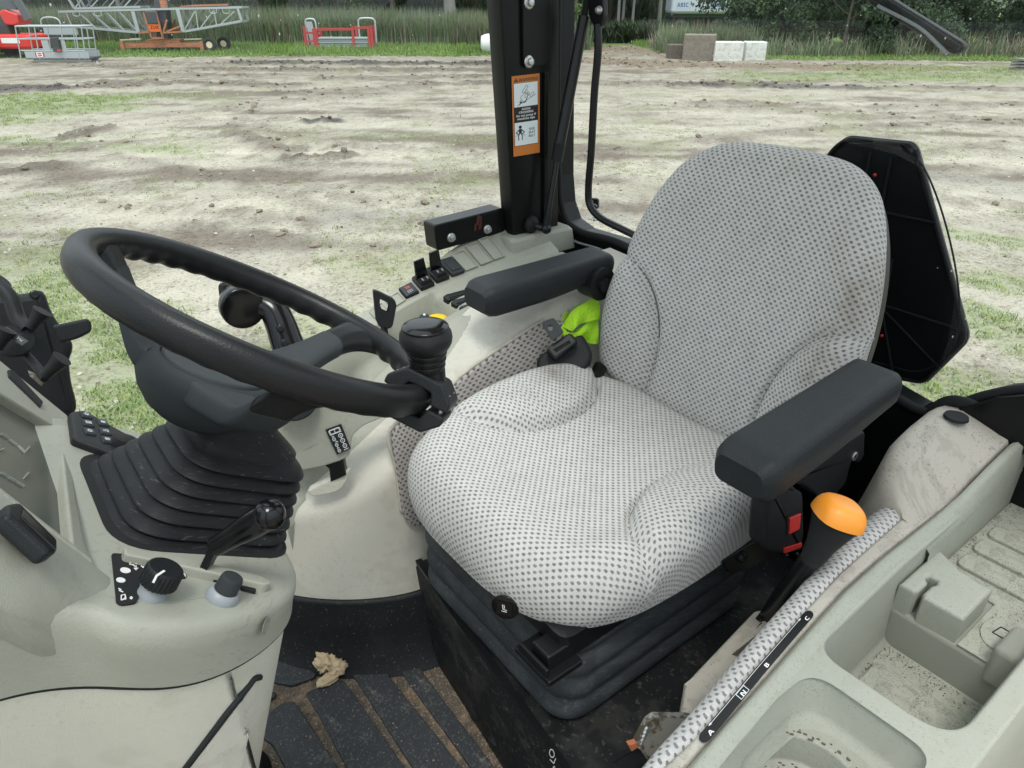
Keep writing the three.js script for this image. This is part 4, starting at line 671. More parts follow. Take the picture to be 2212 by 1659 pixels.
function panelP(s, y, off = 0) {
  const p = KC.getPoint(s), tg = KC.getTangent(s), n = V(-tg.z, 0, tg.x); if (n.x > 0) n.negate();   // towards the seat
  p.x += 0.25 * (y - 0.14); p.y = y; return p.addScaledVector(n.normalize(), off);
}
const sOfZ = (() => { const N = 400, t = []; for (let i = 0; i <= N; i++) t.push([KC.getPoint(i / N).z, i / N]); return z => interp(t, z); })();
const panelTop = s => { const z = KC.getPoint(s).z; return sm(AZt, z) - 0.022; };
// where a line of sight meets the inner panel: [s, y]
function panelHit(px, py) {
  const d = ray(px, py); let best = null;
  for (let i = 0; i <= 300; i++) { const s = i / 300; // intersect with the leaning vertical line family
    const a = panelP(s, 0.14), b = panelP(s, 0.5); const u = b.clone().sub(a), w0 = CAM.clone().sub(a);
    const A = d.dot(d), B = d.dot(u), Cc = u.dot(u), D = d.dot(w0), E = u.dot(w0), den = A * Cc - B * B, td = (B * E - Cc * D) / den, tu = (A * E - B * D) / den;
    const P1 = CAM.clone().addScaledVector(d, td), P2 = a.clone().addScaledVector(u, tu), e = P1.distanceTo(P2);
    if (!best || e < best[2]) best = [s, P2.y, e]; }
  return best;
}
function panelPatch(pxs, off, thick, round = 0.012, maxE = 0.02) {   // a raised piece that follows the panel
  const P = roundPoly(pxs.map(([x, y]) => { const h = panelHit(x, y); return [h[0] * KC.getLength(), h[1]]; }), round);
  let g = new THREE.ExtrudeGeometry(shape2(P), { depth: thick, bevelEnabled: true, bevelSize: 0.003, bevelThickness: 0.003, bevelOffset: -0.003, bevelSegments: 2 });
  g = new TessellateModifier(maxE, 6).modify(g);
  const p = g.attributes.position, L = KC.getLength();
  for (let i = 0; i < p.count; i++) { const q = panelP(Math.min(1, Math.max(0, p.getX(i) / L)), p.getY(i), off + p.getZ(i)); p.setXYZ(i, q.x, q.y, q.z); }
  g.computeVertexNormals(); return g;
}
{
  const t = thing('side_panel', 'beige moulded side panel beside the seat with grey cloth insets', 'panel');
  const rings = []; for (let i = 0; i <= 90; i++) { const s = i / 90, top = panelTop(s), r = []; for (let k = 0; k <= 14; k++) r.push(panelP(s, lerp(0.12, top, k / 14))); const z = r[14].z; r.push(V(r[14].x + 0.012, top + 0.012, z), V(r[14].x + 0.05, top + 0.026, z), V(r[14].x + 0.12, top + 0.03, z)); rings.push(r); }
  add(t, 'panel_shell', loft(rings, { closed: false, cap0: false, cap1: false }), M.panelBeige);
  const kick = []; for (let i = 0; i <= 60; i++) { const s = i / 60 * 0.72, r = []; for (const [y, o] of [[0.15, 0.0], [0.151, 0.006], [0.145, 0.010], [0.08, 0.008], [0.03, 0.012], [0.002, 0.03]]) r.push(panelP(s, y, o)); kick.push(r); }
  add(t, 'kick_strip', loft(kick, { closed: false, cap0: false, cap1: false }), M.rubber);
  add(t, 'cloth_inset', panelPatch([[838, 930], [862, 905], [930, 870], [1000, 806], [1100, 737], [1170, 690], [1215, 690], [1260, 760], [1300, 900], [1150, 1000], [1000, 1080], [920, 1120], [890, 1135], [868, 1110], [852, 1010]], 0.002, 0.006, 0.02), M.trimCloth);
  add(t, 'inset_seam', sweep([[866, 1100], [852, 1010], [838, 935], [862, 904], [930, 869], [1000, 805], [1100, 735], [1172, 688]].map(([x, y]) => { const h = panelHit(x, y); return panelP(h[0], h[1], 0.004); }), 0.0032, 6, { n: 60 }), M.beigeTrim);
  const pk = panelPatch([[665, 1050], [760, 1000], [752, 1030], [735, 1052], [680, 1064]], 0.002, 0.010, 0.012);
  add(t, 'pocket_lip', pk, M.panelBeige);
  const h1 = panelHit(720, 985); const hp = (px, py, o) => { const h = panelHit(px, py); return panelP(h[0], h[1], o); };
  add(t, 'latch_hook', slab([hp(697, 985, 0.02), hp(742, 975, 0.03), hp(748, 1012, 0.03), hp(716, 1030, 0.02), hp(712, 1000, 0.02)], V(-0.7, 0.1, -0.5), 0.02, { bevel: 0.003 }), M.blackSatin);
}
{
  const t = thing('right_console', 'grey-green switch console arching back to the rear post', 'console');
  const zs = []; for (let i = 0; i <= 80; i++) zs.push(lerp(-0.34, 0.46, i / 80));
  const rings = zs.map(z => {
    const A = sm(AZt, z), S = sm(SZt, z), O = sm(OZt, z), tr = sst(-0.22, -0.14, z) * (1 - sst(0.095, 0.115, z)), D = 0.065 * tr;
    const lip = lerp(Math.min(A + 0.045, S), S - 0.004, 0.3), xo = sm(XZt, z);
    return [[0.345, A - 0.03], [0.352, A - 0.004], [0.36, A], [0.40, lerp(A, lip, 0.62)], [0.423, lip - 0.006], [0.430, lip], [0.437, lip - 0.004], [0.443, lip - 0.012 - D * 0.5], [0.452, lip - 0.008 - D], [0.525, S - 0.008 - D], [0.535, S - 0.012 - D * 0.6], [0.544, S - 0.003], [0.553, S], [lerp(0.553, xo, 0.5), lerp(S, O, 0.48)], [xo - 0.005, O], [xo + 0.001, O - 0.002], [xo + 0.006, O - 0.03], [xo + 0.012, O - 0.16]].map(p => V(p[0], p[1], z));
  });
  add(t, 'console_shell', loft(rings, { closed: false, cap0: false, cap1: false }), M.green);
  add(t, 'front_end', slab(rings[0].concat([V(0.668, 0.12, -0.34), V(0.345, 0.2, -0.34)]), V(0, 0, -1), 0.01), M.green);
  const strip = (u, z, off = 0) => { const S = sm(SZt, z), O = sm(OZt, z); const p = V(lerp(0.553, sm(XZt, z) - 0.004, u), lerp(S, O, u), z); return p.add(V(0, off, 0)); };
  add(t, 'joint_line', sweep(zs.filter((_, i) => i > 22 && i % 4 === 0).map(z => V(0.3585, sm(AZt, z) + 0.0015, z)), 0.0022, 6, { n: 60 }), M.blackMatt);
  // post base collar
  add(t, 'post_collar', BGU.toCreasedNormals(loft([[0.60, 0.012], [0.645, 0.006], [0.652, 0.0]].map(([y, e]) => roundPoly([[0.575 - e, 0.352 - e], [0.575 - e, 0.53 + e], [0.72, 0.53 + e], [0.72, 0.352 - e]], 0.012).map(p => V(p[0], y, p[1])))), 0.6), M.green);
  // blank covers and switches along the strip
  const cell = (z0, z1, u0 = 0.12, u1 = 0.86) => [strip(u0, z0), strip(u1, z0), strip(u1, z1), strip(u0, z1)];
  const Nn = (z) => { const a = strip(0, z), b = strip(1, z), c = strip(0, z + 0.02); return b.sub(a).cross(c.clone().sub(a)).normalize(); };
  const up = n => n.y < 0 ? n.negate() : n;
  const zc = (px, py) => onX(px, py, 0.582).z, cells = [[815, 664, 0.0165, 'b'], [850, 645, 0.0172, 'b'], [881, 628, 0.0172, 's'], [914, 609, 0.0172, 'r'], [947, 591, 0.0172, 'r'], [980, 580, 0.0172, 'k'], [1010, 565, 0.0172, 'b'], [1043, 552, 0.0172, 'b'], [1070, 541, 0.015, 'b']].map(([x, y, w, k]) => [zc(x, y) - w, zc(x, y) + w, k]);
  for (const [z0, z1, k] of cells) {
    const q = cell(z0, z1), n = up(Nn((z0 + z1) / 2)), c = q[0].clone().add(q[1]).add(q[2]).add(q[3]).multiplyScalar(0.25), ex = q[1].clone().sub(q[0]).normalize(), ez = q[3].clone().sub(q[0]).normalize(), w = q[1].distanceTo(q[0]), h = q[3].distanceTo(q[0]);
    const B = (dx, dy, dz, sx, sy, sz, r = 0.002) => rbox(c.clone().addScaledVector(ex, dx).addScaledVector(n, dy).addScaledVector(ez, dz), sx, sy, sz, r, ex, n);
    if (k === 'b') { const f = add(t, 'blank_cover', B(0, 0.001, 0, w * 0.86, 0.004, h * 0.84, 0.0015), M.green); const rim = [[-1, -1], [1, -1], [1, 1], [-1, 1], [-1, -1]].map(([a, b]) => c.clone().addScaledVector(ex, a * w * 0.46).addScaledVector(ez, b * h * 0.46).addScaledVector(n, 0.002)); add(f, 'cover_rim', merge(rim.slice(1).map((p, i) => boxBar(rim[i], p, 0.003, 0.004, n))), M.green); }
    else if (k === 's') {
      const b = add(t, 'indicator_switch', B(0, 0.003, 0, w * 0.95, 0.008, h * 0.95, 0.003), M.blackMatt);
      const ic = canvasTex(128, 160, (g, W, H) => { g.fillStyle = '#26292c'; g.fillRect(0, 0, W, H); g.fillStyle = '#a8473d'; g.beginPath(); g.moveTo(38, 22); g.lineTo(86, 30); g.lineTo(90, 66); g.lineTo(48, 64); g.closePath(); g.fill(); g.strokeStyle = '#33211f'; g.lineWidth = 4; g.strokeRect(54, 36, 20, 18); g.strokeStyle = '#9aa2a6'; g.lineWidth = 5; g.strokeRect(42, 96, 22, 30); g.strokeRect(64, 96, 22, 30); });
      const e = 0.0072; add(b, 'icon_film', decal([c.clone().addScaledVector(ex, w * 0.42).addScaledVector(ez, -h * 0.42), c.clone().addScaledVector(ex, w * 0.42).addScaledVector(ez, h * 0.42), c.clone().addScaledVector(ex, -w * 0.42).addScaledVector(ez, h * 0.42), c.clone().addScaledVector(ex, -w * 0.42).addScaledVector(ez, -h * 0.42)], n, e + 0.001), std({ map: ic, roughness: 0.55 }));
    } else if (k === 'r') {
      const b = add(t, 'rocker_switch', B(0, 0.005, 0, w * 1.0, 0.013, h * 0.98, 0.003), M.blackSatin);
      add(b, 'rocker_frame', B(0, 0.012, 0, w * 0.8, 0.006, h * 0.78, 0.002), M.black);
      const hinge = c.clone().addScaledVector(n, 0.013).addScaledVector(ex, w * 0.08);
      add(b, 'flip_guard', slab([[-0.42, 0], [0.42, 0], [0.34, 1], [-0.34, 1]].map(([a, v]) => hinge.clone().addScaledVector(ez, a * h).addScaledVector(n, v * 0.042).addScaledVector(ex, v * 0.012)), ex.clone().negate().addScaledVector(n, 0.25), 0.006, { bevel: 0.0015 }), M.gloss);
      add(b, 'rocker_paddle', B(-w * 0.2, 0.016, 0, w * 0.36, 0.008, h * 0.66, 0.002), M.black);
      for (const dz of [-0.006, 0.006]) add(b, 'icon_mark', B(-w * 0.2, 0.0205, dz, 0.008, 0.0006, 0.003, 0.0002), M.greyPlastic);
    } else { const b = add(t, 'dust_cover', B(0, 0.004, 0, w * 1.02, 0.010, h * 1.0, 0.003), M.wheelGrey); add(b, 'cover_face', B(-w * 0.05, 0.0095, 0, w * 0.62, 0.004, h * 0.66, 0.0015), M.wheelGrey); }
  }
  // black switch bank on a step in the trough
  const step = add(t, 'switch_step', slab([V(0.43, 0.5, 0.108), V(0.54, 0.5, 0.108), V(0.54, 0.568, 0.108), V(0.43, 0.560, 0.108)], V(0, 0, -1), 0.2, { bevel: 0.004 }), M.green);
  for (let k = 0; k < 3; k++) { const b = add(t, 'rocker_switch', rbox(V(0.502 - k * 0.030, 0.577 - k * 0.003, 0.172), 0.024, 0.024, 0.115, 0.004, V(1, 0.06, 0), V(-0.06, 1, 0)), M.gloss); add(b, 'switch_face', rbox(V(0.502 - k * 0.030, 0.5885 - k * 0.003, 0.145), 0.018, 0.006, 0.055, 0.003, V(1, 0.06, 0), V(-0.06, 1, 0)), M.blackSatin); }
  // slotted black vent at the nose and speaker ring under the wheel
  const vt = [onX(676, 738, 0.50), onX(712, 716, 0.50), onX(768, 704, 0.50), onX(745, 752, 0.50), onX(690, 800, 0.50)];
  const vent = add(t, 'vent_cover', slab(vt, V(-0.55, 0.83, -0.1), 0.012, { bevel: 0.003, round: 0.006 }), M.wheelGrey);
  for (const [a, b] of [[[690, 745], [735, 724]], [[692, 764], [738, 742]]]) add(vent, 'slot', boxBar(onX(a[0], a[1], 0.498).add(V(-0.004, 0.003, 0)), onX(b[0], b[1], 0.498).add(V(-0.004, 0.003, 0)), 0.006, 0.01), M.blackMatt);
  // grey-green nose over the beige panel with a sticker
  const nose = add(t, 'nose_cover', panelPatch([[560, 900], [600, 870], [640, 850], [730, 838], [840, 850], [870, 862], [818, 888], [783, 904], [760, 925], [756, 969], [740, 978], [697, 992], [656, 1000], [640, 986], [560, 985]], 0.004, 0.018, 0.008), M.green);
  const stick = canvasTex(192, 320, (g, W, H) => {
    g.fillStyle = '#15181a'; g.fillRect(0, 0, W, H); g.strokeStyle = g.fillStyle = '#d8dcdc'; g.lineWidth = 6;
    g.strokeRect(40, 26, 54, 50); g.strokeRect(94, 26, 54, 50); g.strokeRect(30, 34, 128, 50);
    const lock = (x, y, open) => { g.lineWidth = 7; g.beginPath(); g.arc(x, y + 22, 17, 0, 7); g.stroke(); g.beginPath(); g.arc(x + (open ? 16 : 0), y - 4, 13, Math.PI, open ? 6.6 : 6.28); g.stroke(); g.fillRect(x - 3, y + 14, 6, 14); };
    lock(50, 120); lock(50, 192, true); lock(50, 264);
    g.textAlign = 'center'; g.font = 'bold 30px sans-serif'; [['0', 128], ['1', 194], ['2', 260]].forEach(([s, y]) => { g.beginPath(); g.arc(138, y, 23, 0, 7); g.stroke(); g.fillText(s, 138, y + 11); });
    g.fillRect(135, 153, 6, 16); g.fillRect(135, 219, 6, 16); g.fillRect(104, 298, 66, 7);
  });
  const hp = (px, py) => { const h = panelHit(px, py); return panelP(h[0], h[1], 0.0285); };
  add(nose, 'lock_sticker', decal([hp(708, 908), hp(738, 896), hp(760, 948), hp(731, 962)], V(-0.8, 0.1, -0.55), 0.002), std({ map: stick, roughness: 0.45 }), 'black sticker with padlock and number symbols');
  add(t, 'speaker_ring', lathe([[0.034, 0], [0.038, 0.004], [0.036, 0.008], [0.03, 0.004], [0.0, 0.002]], hp(650, 868).add(V(0.0, 0.02, 0)), V(-0.55, 0.72, -0.4), 28), M.black);
}
{ // throttle lever
  const t = thing('throttle_lever', 'black loop-handled throttle lever rising from the switch console', 'lever'), x = (px, py, d = 0.5) => onX(px, py, d);
  add(t, 'handle', slab([x(806, 627), x(815, 628), x(850, 643), x(854, 655), x(845, 700), x(838, 706), x(818, 704), x(811, 690)], V(-1, 0.15, -0.35), 0.016, { bevel: 0.003, round: 0.006, holes: [[x(817, 640), x(838, 648), x(842, 658), x(837, 676), x(821, 670), x(816, 655)]], hround: 0.004 }), M.black);
  add(t, 'stalk', boxBar(x(829, 704).add(V(0.004, 0, 0.002)), x(837, 760).add(V(0.005, -0.01, 0.004)), 0.012, 0.008), M.black);
}
{ // yellow knob
  const t = thing('yellow_knob', 'yellow scalloped push-pull knob in the console trough', 'knob'), c = onX(945, 690, 0.485);
  const rings = [[0.011, -0.045], [0.010, -0.03], [0.016, -0.018], [0.0205, -0.006], [0.021, 0.002], [0.0195, 0.005], [0.012, 0.0062]].map(([r, y]) => Array.from({ length: 48 }, (_, k) => { const a = k / 48 * 6.2832, q = r * (y > -0.02 && y < 0.004 ? 1 + 0.05 * Math.cos(8 * a) : 1); return V(c.x + Math.cos(a) * q, c.y + y, c.z + Math.sin(a) * q); }));
  add(t, 'knob_head', loft(rings), M.yellow);
  add(t, 'stem', bar(c.clone().add(V(0, -0.075, 0)), c.clone().add(V(0, -0.04, 0)), 0.008, 12), M.black);
  const t2 = thing('small_lamp', 'small dark round indicator beside the yellow knob in the trough', 'lamp'), d = onX(917, 686, 0.50);
  add(t2, 'lamp_body', bar(d.clone().add(V(0, -0.03, 0)), d.clone().add(V(0, 0.004, 0)), 0.010, 16), M.wheelGrey); add(t2, 'lamp_tip', new THREE.SphereGeometry(0.003, 10, 8).translate(d.x, d.y + 0.006, d.z), M.white);
}
{ // glossy joystick grip behind the wheel
  const t = thing('control_grip', 'glossy black angled control grip seen through the steering wheel', 'control grip'), D = 1.12, a = (px, py, k = D) => atD(px, py, k);
  add(t, 'grip_body', sweep([a(630, 768), a(618, 735), a(606, 700), a(590, 670), a(560, 655)], q => [0.0265 - 0.005 * q, 0.024 - 0.004 * q], 18, { n: 30 }), M.gloss);
  const N = FW.clone().negate().add(V(0, -0.15, 0)).normalize(), side = ray(535, 650).normalize().negate();
  add(t, 'grip_head', lathe([[0, 0.0], [0.030, 0.0], [0.0335, -0.006], [0.034, -0.02], [0.030, -0.04], [0.02, -0.055], [0, -0.058]], a(527, 668, D - 0.03), side.clone().addScaledVector(UP, -0.35).addScaledVector(RT, 0.25), 30), M.gloss);
  add(t, 'thumb_shell', slab([a(470, 612), a(492, 606), a(540, 640), a(520, 690), a(488, 680), a(474, 650)], side, 0.03, { bevel: 0.006, round: 0.012 }), M.gloss);
  for (const [px, py] of [[606, 710], [615, 741]]) { const s = add(t, 'screw', lathe([[0, 0.001], [0.004, 0.002], [0.0062, 0.0], [0.0066, -0.004]], a(px, py, D - 0.024), side, 16), M.blackSatin); }
  add(t, 'base_ring', bar(a(636, 775), a(632, 762), 0.0265, 24), M.gloss);
  add(t, 'stalk', bar(V(0.42, 0.36, -0.27), a(636, 772), 0.016, 14), M.black);
}
{ // lever pedestal at the front right
  const t = thing('lever_pedestal', 'black plastic lever pedestal standing beyond the dashboard', 'lever pedestal'), D = 1.02, a = (px, py, k = D) => atD(px, py, k), side = ray(90, 720).normalize().negate();
  add(t, 'housing', slab([[-40, 640], [60, 630], [88, 622], [98, 632], [115, 680], [146, 718], [163, 745], [160, 765], [153, 780], [157, 830], [170, 875], [172, 900], [100, 960], [-40, 960]].map(p => a(p[0], p[1])), side, 0.10, { bevel: 0.012, round: 0.02 }), M.black);
  add(t, 'screw', lathe([[0, 0.001], [0.004, 0.002], [0.0065, 0.0005], [0.007, 0]], a(75, 637, D - 0.001), side, 16), M.blackSatin);
  add(t, 'side_plate', slab([a(110, 704), a(190, 687), a(200, 694), a(202, 716), a(170, 732), a(130, 742)], side, 0.02, { bevel: 0.004, round: 0.006 }), M.black);
  const lever = (x0, y0, x1, y1, k) => { add(t, 'lever_knob', sweep([a(x0, y0, k), a((x0 + x1) / 2, (y0 + y1) / 2, k), a(x1, y1, k)], q => 0.0075 + 0.0055 * q * q, 16, { n: 10 }), M.black); };
  lever(66, 708, 92, 672, 0.96); lever(96, 812, 134, 774, 0.94); lever(-8, 752, 14, 712, 0.92); lever(-20, 630, 6, 606, 0.98);
  add(t, 'lever_arm', merge([sweep([a(98, 818, 0.945), a(60, 770, 0.96), a(-10, 720, 0.96)], 0.006, 8, { n: 16 }), sweep([a(62, 712, 0.965), a(40, 690, 0.97), a(20, 640, 0.97), a(-12, 610, 0.97)], 0.010, 8, { n: 16 })]), M.black);
  const plate = canvasTex(256, 128, (g, W, H) => { g.fillStyle = '#2a2c2c'; g.fillRect(0, 0, W, H); g.strokeStyle = '#b9bdb6'; g.lineWidth = 6; g.strokeRect(120, 40, 50, 36); g.beginPath(); g.moveTo(60, 60); g.lineTo(110, 60); g.moveTo(84, 40); g.lineTo(84, 80); g.moveTo(180, 40); g.lineTo(220, 80); g.moveTo(220, 40); g.lineTo(190, 76); g.stroke(); });
  add(t, 'symbol_disc', lathe([[0, 0], [0.022, 0], [0.024, -0.003], [0.022, -0.007], [0, -0.008]], a(30, 735, 0.95), side.clone().add(V(-0.2, 0.9, 0)), 28), M.black);
  add(t, 'symbol_film', decal([a(14, 706, 0.928), a(62, 738, 0.928), a(48, 748, 0.925), a(8, 722, 0.925)], side.clone().add(V(-0.2, 0.9, 0)), 0.002), std({ map: plate, roughness: 0.6 }));
  add(t, 'steel_link', slab([a(60, 800, 0.94), a(100, 818, 0.94), a(90, 836, 0.94), a(64, 812, 0.94)], side, 0.004), M.dullSteel);
}
// ---------------------------------------------------------------- operator's seat
// a stuffed cushion: outline in (a, b), stuffing height f(a, b), rolled edge of radius R; O + a*ea + b*eb + h*en
function pillow(out, f, R, depth, O, ea, eb, en, stain, nr = 64) {
  const n = out.length, c = [0, 0]; out.forEach(p => { c[0] += p[0] / n; c[1] += p[1] / n; });
  const pos = [], uv = [], col = [], idx = [], rows = [];
  const put = (a, b, h, ua, ub) => { const P = O.clone().addScaledVector(ea, a).addScaledVector(eb, b).addScaledVector(en, h); pos.push(P.x, P.y, P.z); uv.push(ua, ub); const s = stain ? stain(a, b) : [1, 1, 1]; col.push(...s); };
  const steps = [];
  for (let i = 1; i <= nr; i++) steps.push(['top', i / nr]);
  for (let i = 1; i <= 12; i++) steps.push(['edge', i / 12 * 1.75]);
  for (let i = 1; i <= 4; i++) steps.push(['side', i / 4]);
  const arc = new Float32Array(n), last = Array.from({ length: n }, () => [0, f(c[0], c[1])]);
  const wrap = (j, dx, dy, r, rho, h) => { arc[j] += Math.hypot(rho - last[j][0], h - last[j][1]); last[j] = [rho, h]; return [c[0] + dx / r * arc[j], c[1] + dy / r * arc[j]]; };
  put(c[0], c[1], f(c[0], c[1]), c[0], c[1]);
  for (const [k, t] of steps) for (let j = 0; j < n; j++) {
    const dx = out[j][0] - c[0], dy = out[j][1] - c[1], r = Math.hypot(dx, dy), rad = typeof R === 'function' ? R(out[j]) : R, s = 1 - rad / r;
    if (k === 'top') { const q = s * t; const h = f(c[0] + dx * q, c[1] + dy * q); put(c[0] + dx * q, c[1] + dy * q, h, ...wrap(j, dx, dy, r, r * q, h)); }
    else { const ph = k === 'edge' ? t : 1.75, q = s + (rad / r) * Math.sin(ph), a0 = c[0] + dx * s, b0 = c[1] + dy * s, h0 = f(a0, b0); let h = h0 - rad * (1 - Math.cos(ph)); if (k === 'side') h = lerp(h, -depth, t); put(c[0] + dx * q * (1 - 0.03 * (k === 'side' ? t : 0)), c[1] + dy * q, Math.max(h, -depth - 0.01), ...wrap(j, dx, dy, r, r * q, h)); }
  }
  for (let j = 0; j < n; j++) idx.push(0, 1 + j, 1 + (j + 1) % n);
  for (let i = 0; i < steps.length - 1; i++) for (let j = 0; j < n; j++) { const a = 1 + i * n + j, b = 1 + i * n + (j + 1) % n, q = a + n, d = b + n; idx.push(a, q, d, a, d, b); }
  const g = new THREE.BufferGeometry();
  g.setAttribute('position', new THREE.Float32BufferAttribute(pos, 3)); g.setAttribute('uv', new THREE.Float32BufferAttribute(uv, 2)); g.setAttribute('color', new THREE.Float32BufferAttribute(col, 3));
  g.setIndex(idx); g.computeVertexNormals(); return g;
}
function smoothClosed(pts, n) { const c = new THREE.CatmullRomCurve3(pts.map(p => V(p[0], p[1], 0)), true, 'centripetal'); return c.getSpacedPoints(n).slice(0, n).map(p => [p.x, p.y]); }
const mirror = (half) => [...half, ...half.slice().reverse().filter(p => Math.abs(p[0]) > 1e-6).map(p => [-p[0], p[1]])];
const seat = thing('operator_seat', 'grey patterned cloth tractor seat on a black suspension base', 'seat');
const seatMat = M.seat.clone(); seatMat.vertexColors = true;
const BK = { O: V(0, 0.455, 0.318), t: 15 * Math.PI / 180 };
BK.eb = V(0, Math.cos(BK.t), Math.sin(BK.t)); BK.en = V(0, Math.sin(BK.t), -Math.cos(BK.t)); BK.ea = V(1, 0, 0);
{
  // cushion: a = x, b = -z
  const out = smoothClosed(mirror([[0, 0.205], [0.09, 0.202], [0.165, 0.185], [0.222, 0.145], [0.250, 0.08], [0.260, 0.0], [0.262, -0.1], [0.255, -0.2], [0.225, -0.285], [0.12, -0.335], [0, -0.345]]), 200);
  const f = (a, b) => {
    const z = -b, x = Math.abs(a), e = Math.hypot((x - 0.235) / 0.118, (z - 0.12) / 0.155);
    let h = -0.034 * Math.exp(-((a / 0.17) ** 2)) * sst(-0.19, 0.06, z) + 0.012 * sst(-0.05, -0.16, z) * (1 - (x / 0.3) ** 2) * 0.4 - 0.012 * sst(-0.06, -0.2, z);
    if (e < 1) h += 0.036 * Math.pow(1 - e * e, 0.45); h -= 0.013 * Math.exp(-(((e - 1) / 0.045) ** 2)) * sst(-0.12, 0.02, z); h += 0.010 * sst(0.12, 0.22, x) * sst(0.0, -0.06, z);
    h += 0.0022 * fbm(a * 14, b * 14, 3, 3);
    return h;
  };
  const stain = (a, b) => { const d = Math.exp(-(((a - 0.205) / 0.035) ** 2 + ((b + 0.165) / 0.028) ** 2)) * (0.6 + 0.9 * fbm(a * 60, b * 60, 1, 3)), q = 0.25 * sst(0.05, 0.4, fbm(a * 9, b * 9, 6, 4)); const k = Math.min(0.85, Math.max(0, 0.8 * d) + q * 0.35); return [1 - 0.62 * k, 1 - 0.68 * k, 1 - 0.74 * k]; };
  add(seat, 'seat_cushion', pillow(out, f, p => lerp(0.042, 0.066, sst(0.02, 0.15, p[1])), 0.092, V(0, 0.494, 0), V(1, 0, 0), V(0, 0, -1), V(0, 1, 0), stain), seatMat);
  // seams where the side bolsters meet the middle
  for (const s of [1, -1]) { const p = []; for (let i = 0; i <= 20; i++) { const a = lerp(Math.PI * 1.36, Math.PI * 0.55, i / 20), x = 0.235 + 0.118 * Math.cos(a), z = 0.12 + 0.155 * Math.sin(a); p.push(V(s * x, 0.494 + f(s * x, -z) + 0.0005, z)); } add(seat, 'seam_piping', sweep(p, 0.0022, 6, { n: 60 }), M.seam); }
  // backrest: a = x, b up the back
  const ob = smoothClosed(mirror([[0, -0.055], [0.09, -0.05], [0.15, -0.03], [0.195, -0.008], [0.236, 0.02], [0.250, 0.08], [0.257, 0.16], [0.253, 0.25], [0.238, 0.33], [0.213, 0.40], [0.180, 0.453], [0.125, 0.489], [0.045, 0.500], [0, 0.501]]), 200);
  const fb = (a, b) => {
    const x = Math.abs(a), e = Math.hypot((x - 0.25) / 0.13, (b - 0.06) / 0.19);
    let h = -0.030 * Math.exp(-((a / 0.15) ** 2)) * sst(0.55, 0.12, b) * 0.8 + 0.010 * Math.exp(-(((b - 0.13) / 0.1) ** 2)) * Math.exp(-((a / 0.1) ** 2)) + 0.022 * sst(0.1, 0.25, x) * sst(0.02, 0.2, b) * sst(0.5, 0.3, b) - 0.02 * sst(0.40, 0.5, b);
    if (e < 1) h += 0.030 * Math.pow(1 - e * e, 0.6); h -= 0.010 * Math.exp(-(((e - 1) / 0.045) ** 2)) * (1 - sst(0.22, 0.28, b));
    return h + 0.002 * fbm(a * 13, b * 13, 9, 3);
  };
  const stb = (a, b) => { const d = Math.exp(-(((a + 0.225) / 0.03) ** 2 + ((b - 0.30) / 0.06) ** 2)) + 0.7 * Math.exp(-(((a + 0.21) / 0.03) ** 2 + ((b - 0.19) / 0.06) ** 2)), q = sst(0.0, 0.4, fbm(a * 9 + 4, b * 9, 2, 4)) * 0.3; const k = Math.min(0.8, d * (0.45 + 1.0 * Math.max(0, fbm(a * 45, b * 45, 7, 3) + 0.25)) + q * 0.4); return [1 - 0.42 * k, 1 - 0.48 * k, 1 - 0.53 * k]; };
  add(seat, 'backrest', pillow(ob, fb, 0.038, 0.05, BK.O, BK.ea, BK.eb, BK.en, stb), seatMat);
  for (const s of [1, -1]) { const p = []; for (let i = 0; i <= 18; i++) { const a = lerp(Math.PI * 1.10, Math.PI * 0.56, i / 18), x = 0.25 + 0.13 * Math.cos(a), b = 0.06 + 0.19 * Math.sin(a); if (x > 0.22) continue; p.push(BK.O.clone().addScaledVector(BK.ea, s * x).addScaledVector(BK.eb, b).addScaledVector(BK.en, fb(s * x, b) + 0.0005)); } add(seat, 'seam_piping', sweep(p, 0.0022, 6, { n: 50 }), M.seam); }
  // hard black shell behind the backrest
  const sh = ob.map(p => BK.O.clone().addScaledVector(BK.ea, p[0] * 0.965).addScaledVector(BK.eb, 0.245 + (p[1] - 0.245) * 0.965).addScaledVector(BK.en, -0.046));
  add(seat, 'back_shell', slab(sh, BK.en, 0.03, { bevel: 0.008 }), M.blackSatin);
  // suspension: upper frame, bellows, base box
  const rect = (x0, x1, z0, z1, r, y) => roundPoly([[x0, z0], [x1, z0], [x1, z1], [x0, z1]], r, 8).map(p => V(p[0], y, p[1]));
  const bl = []; for (let i = 0; i <= 44; i++) { const t = i / 44, y = lerp(0.205, 0.385, t), k = 0.010 * Math.pow(Math.abs(Math.sin(t * Math.PI * 4)), 0.6) - 0.018 * sst(0.7, 1, t); bl.push(rect(-0.214 - k, 0.172 + k, -0.160 - k, 0.26 + k, 0.055, y)); }
  add(seat, 'bellows', loft(bl, { cap0: false, cap1: true }), M.bellows);
  add(seat, 'upper_frame', BGU.toCreasedNormals(loft([[0.372, 0], [0.405, 0.004], [0.408, -0.004]].map(([y, e]) => rect(-0.218 - e, 0.19 + e, -0.172 - e, 0.28, 0.02, y))), 0.6), M.blackSatin);
  add(seat, 'slide_rail', merge([rbox(V(-0.2, 0.372, -0.02), 0.036, 0.03, 0.36, 0.004), rbox(V(0.2, 0.372, 0.03), 0.036, 0.03, 0.3, 0.004), rbox(V(-0.195, 0.356, -0.18), 0.075, 0.010, 0.06, 0.002), rbox(V(-0.195, 0.365, -0.206), 0.06, 0.02, 0.006, 0.002)]), M.blackSatin);
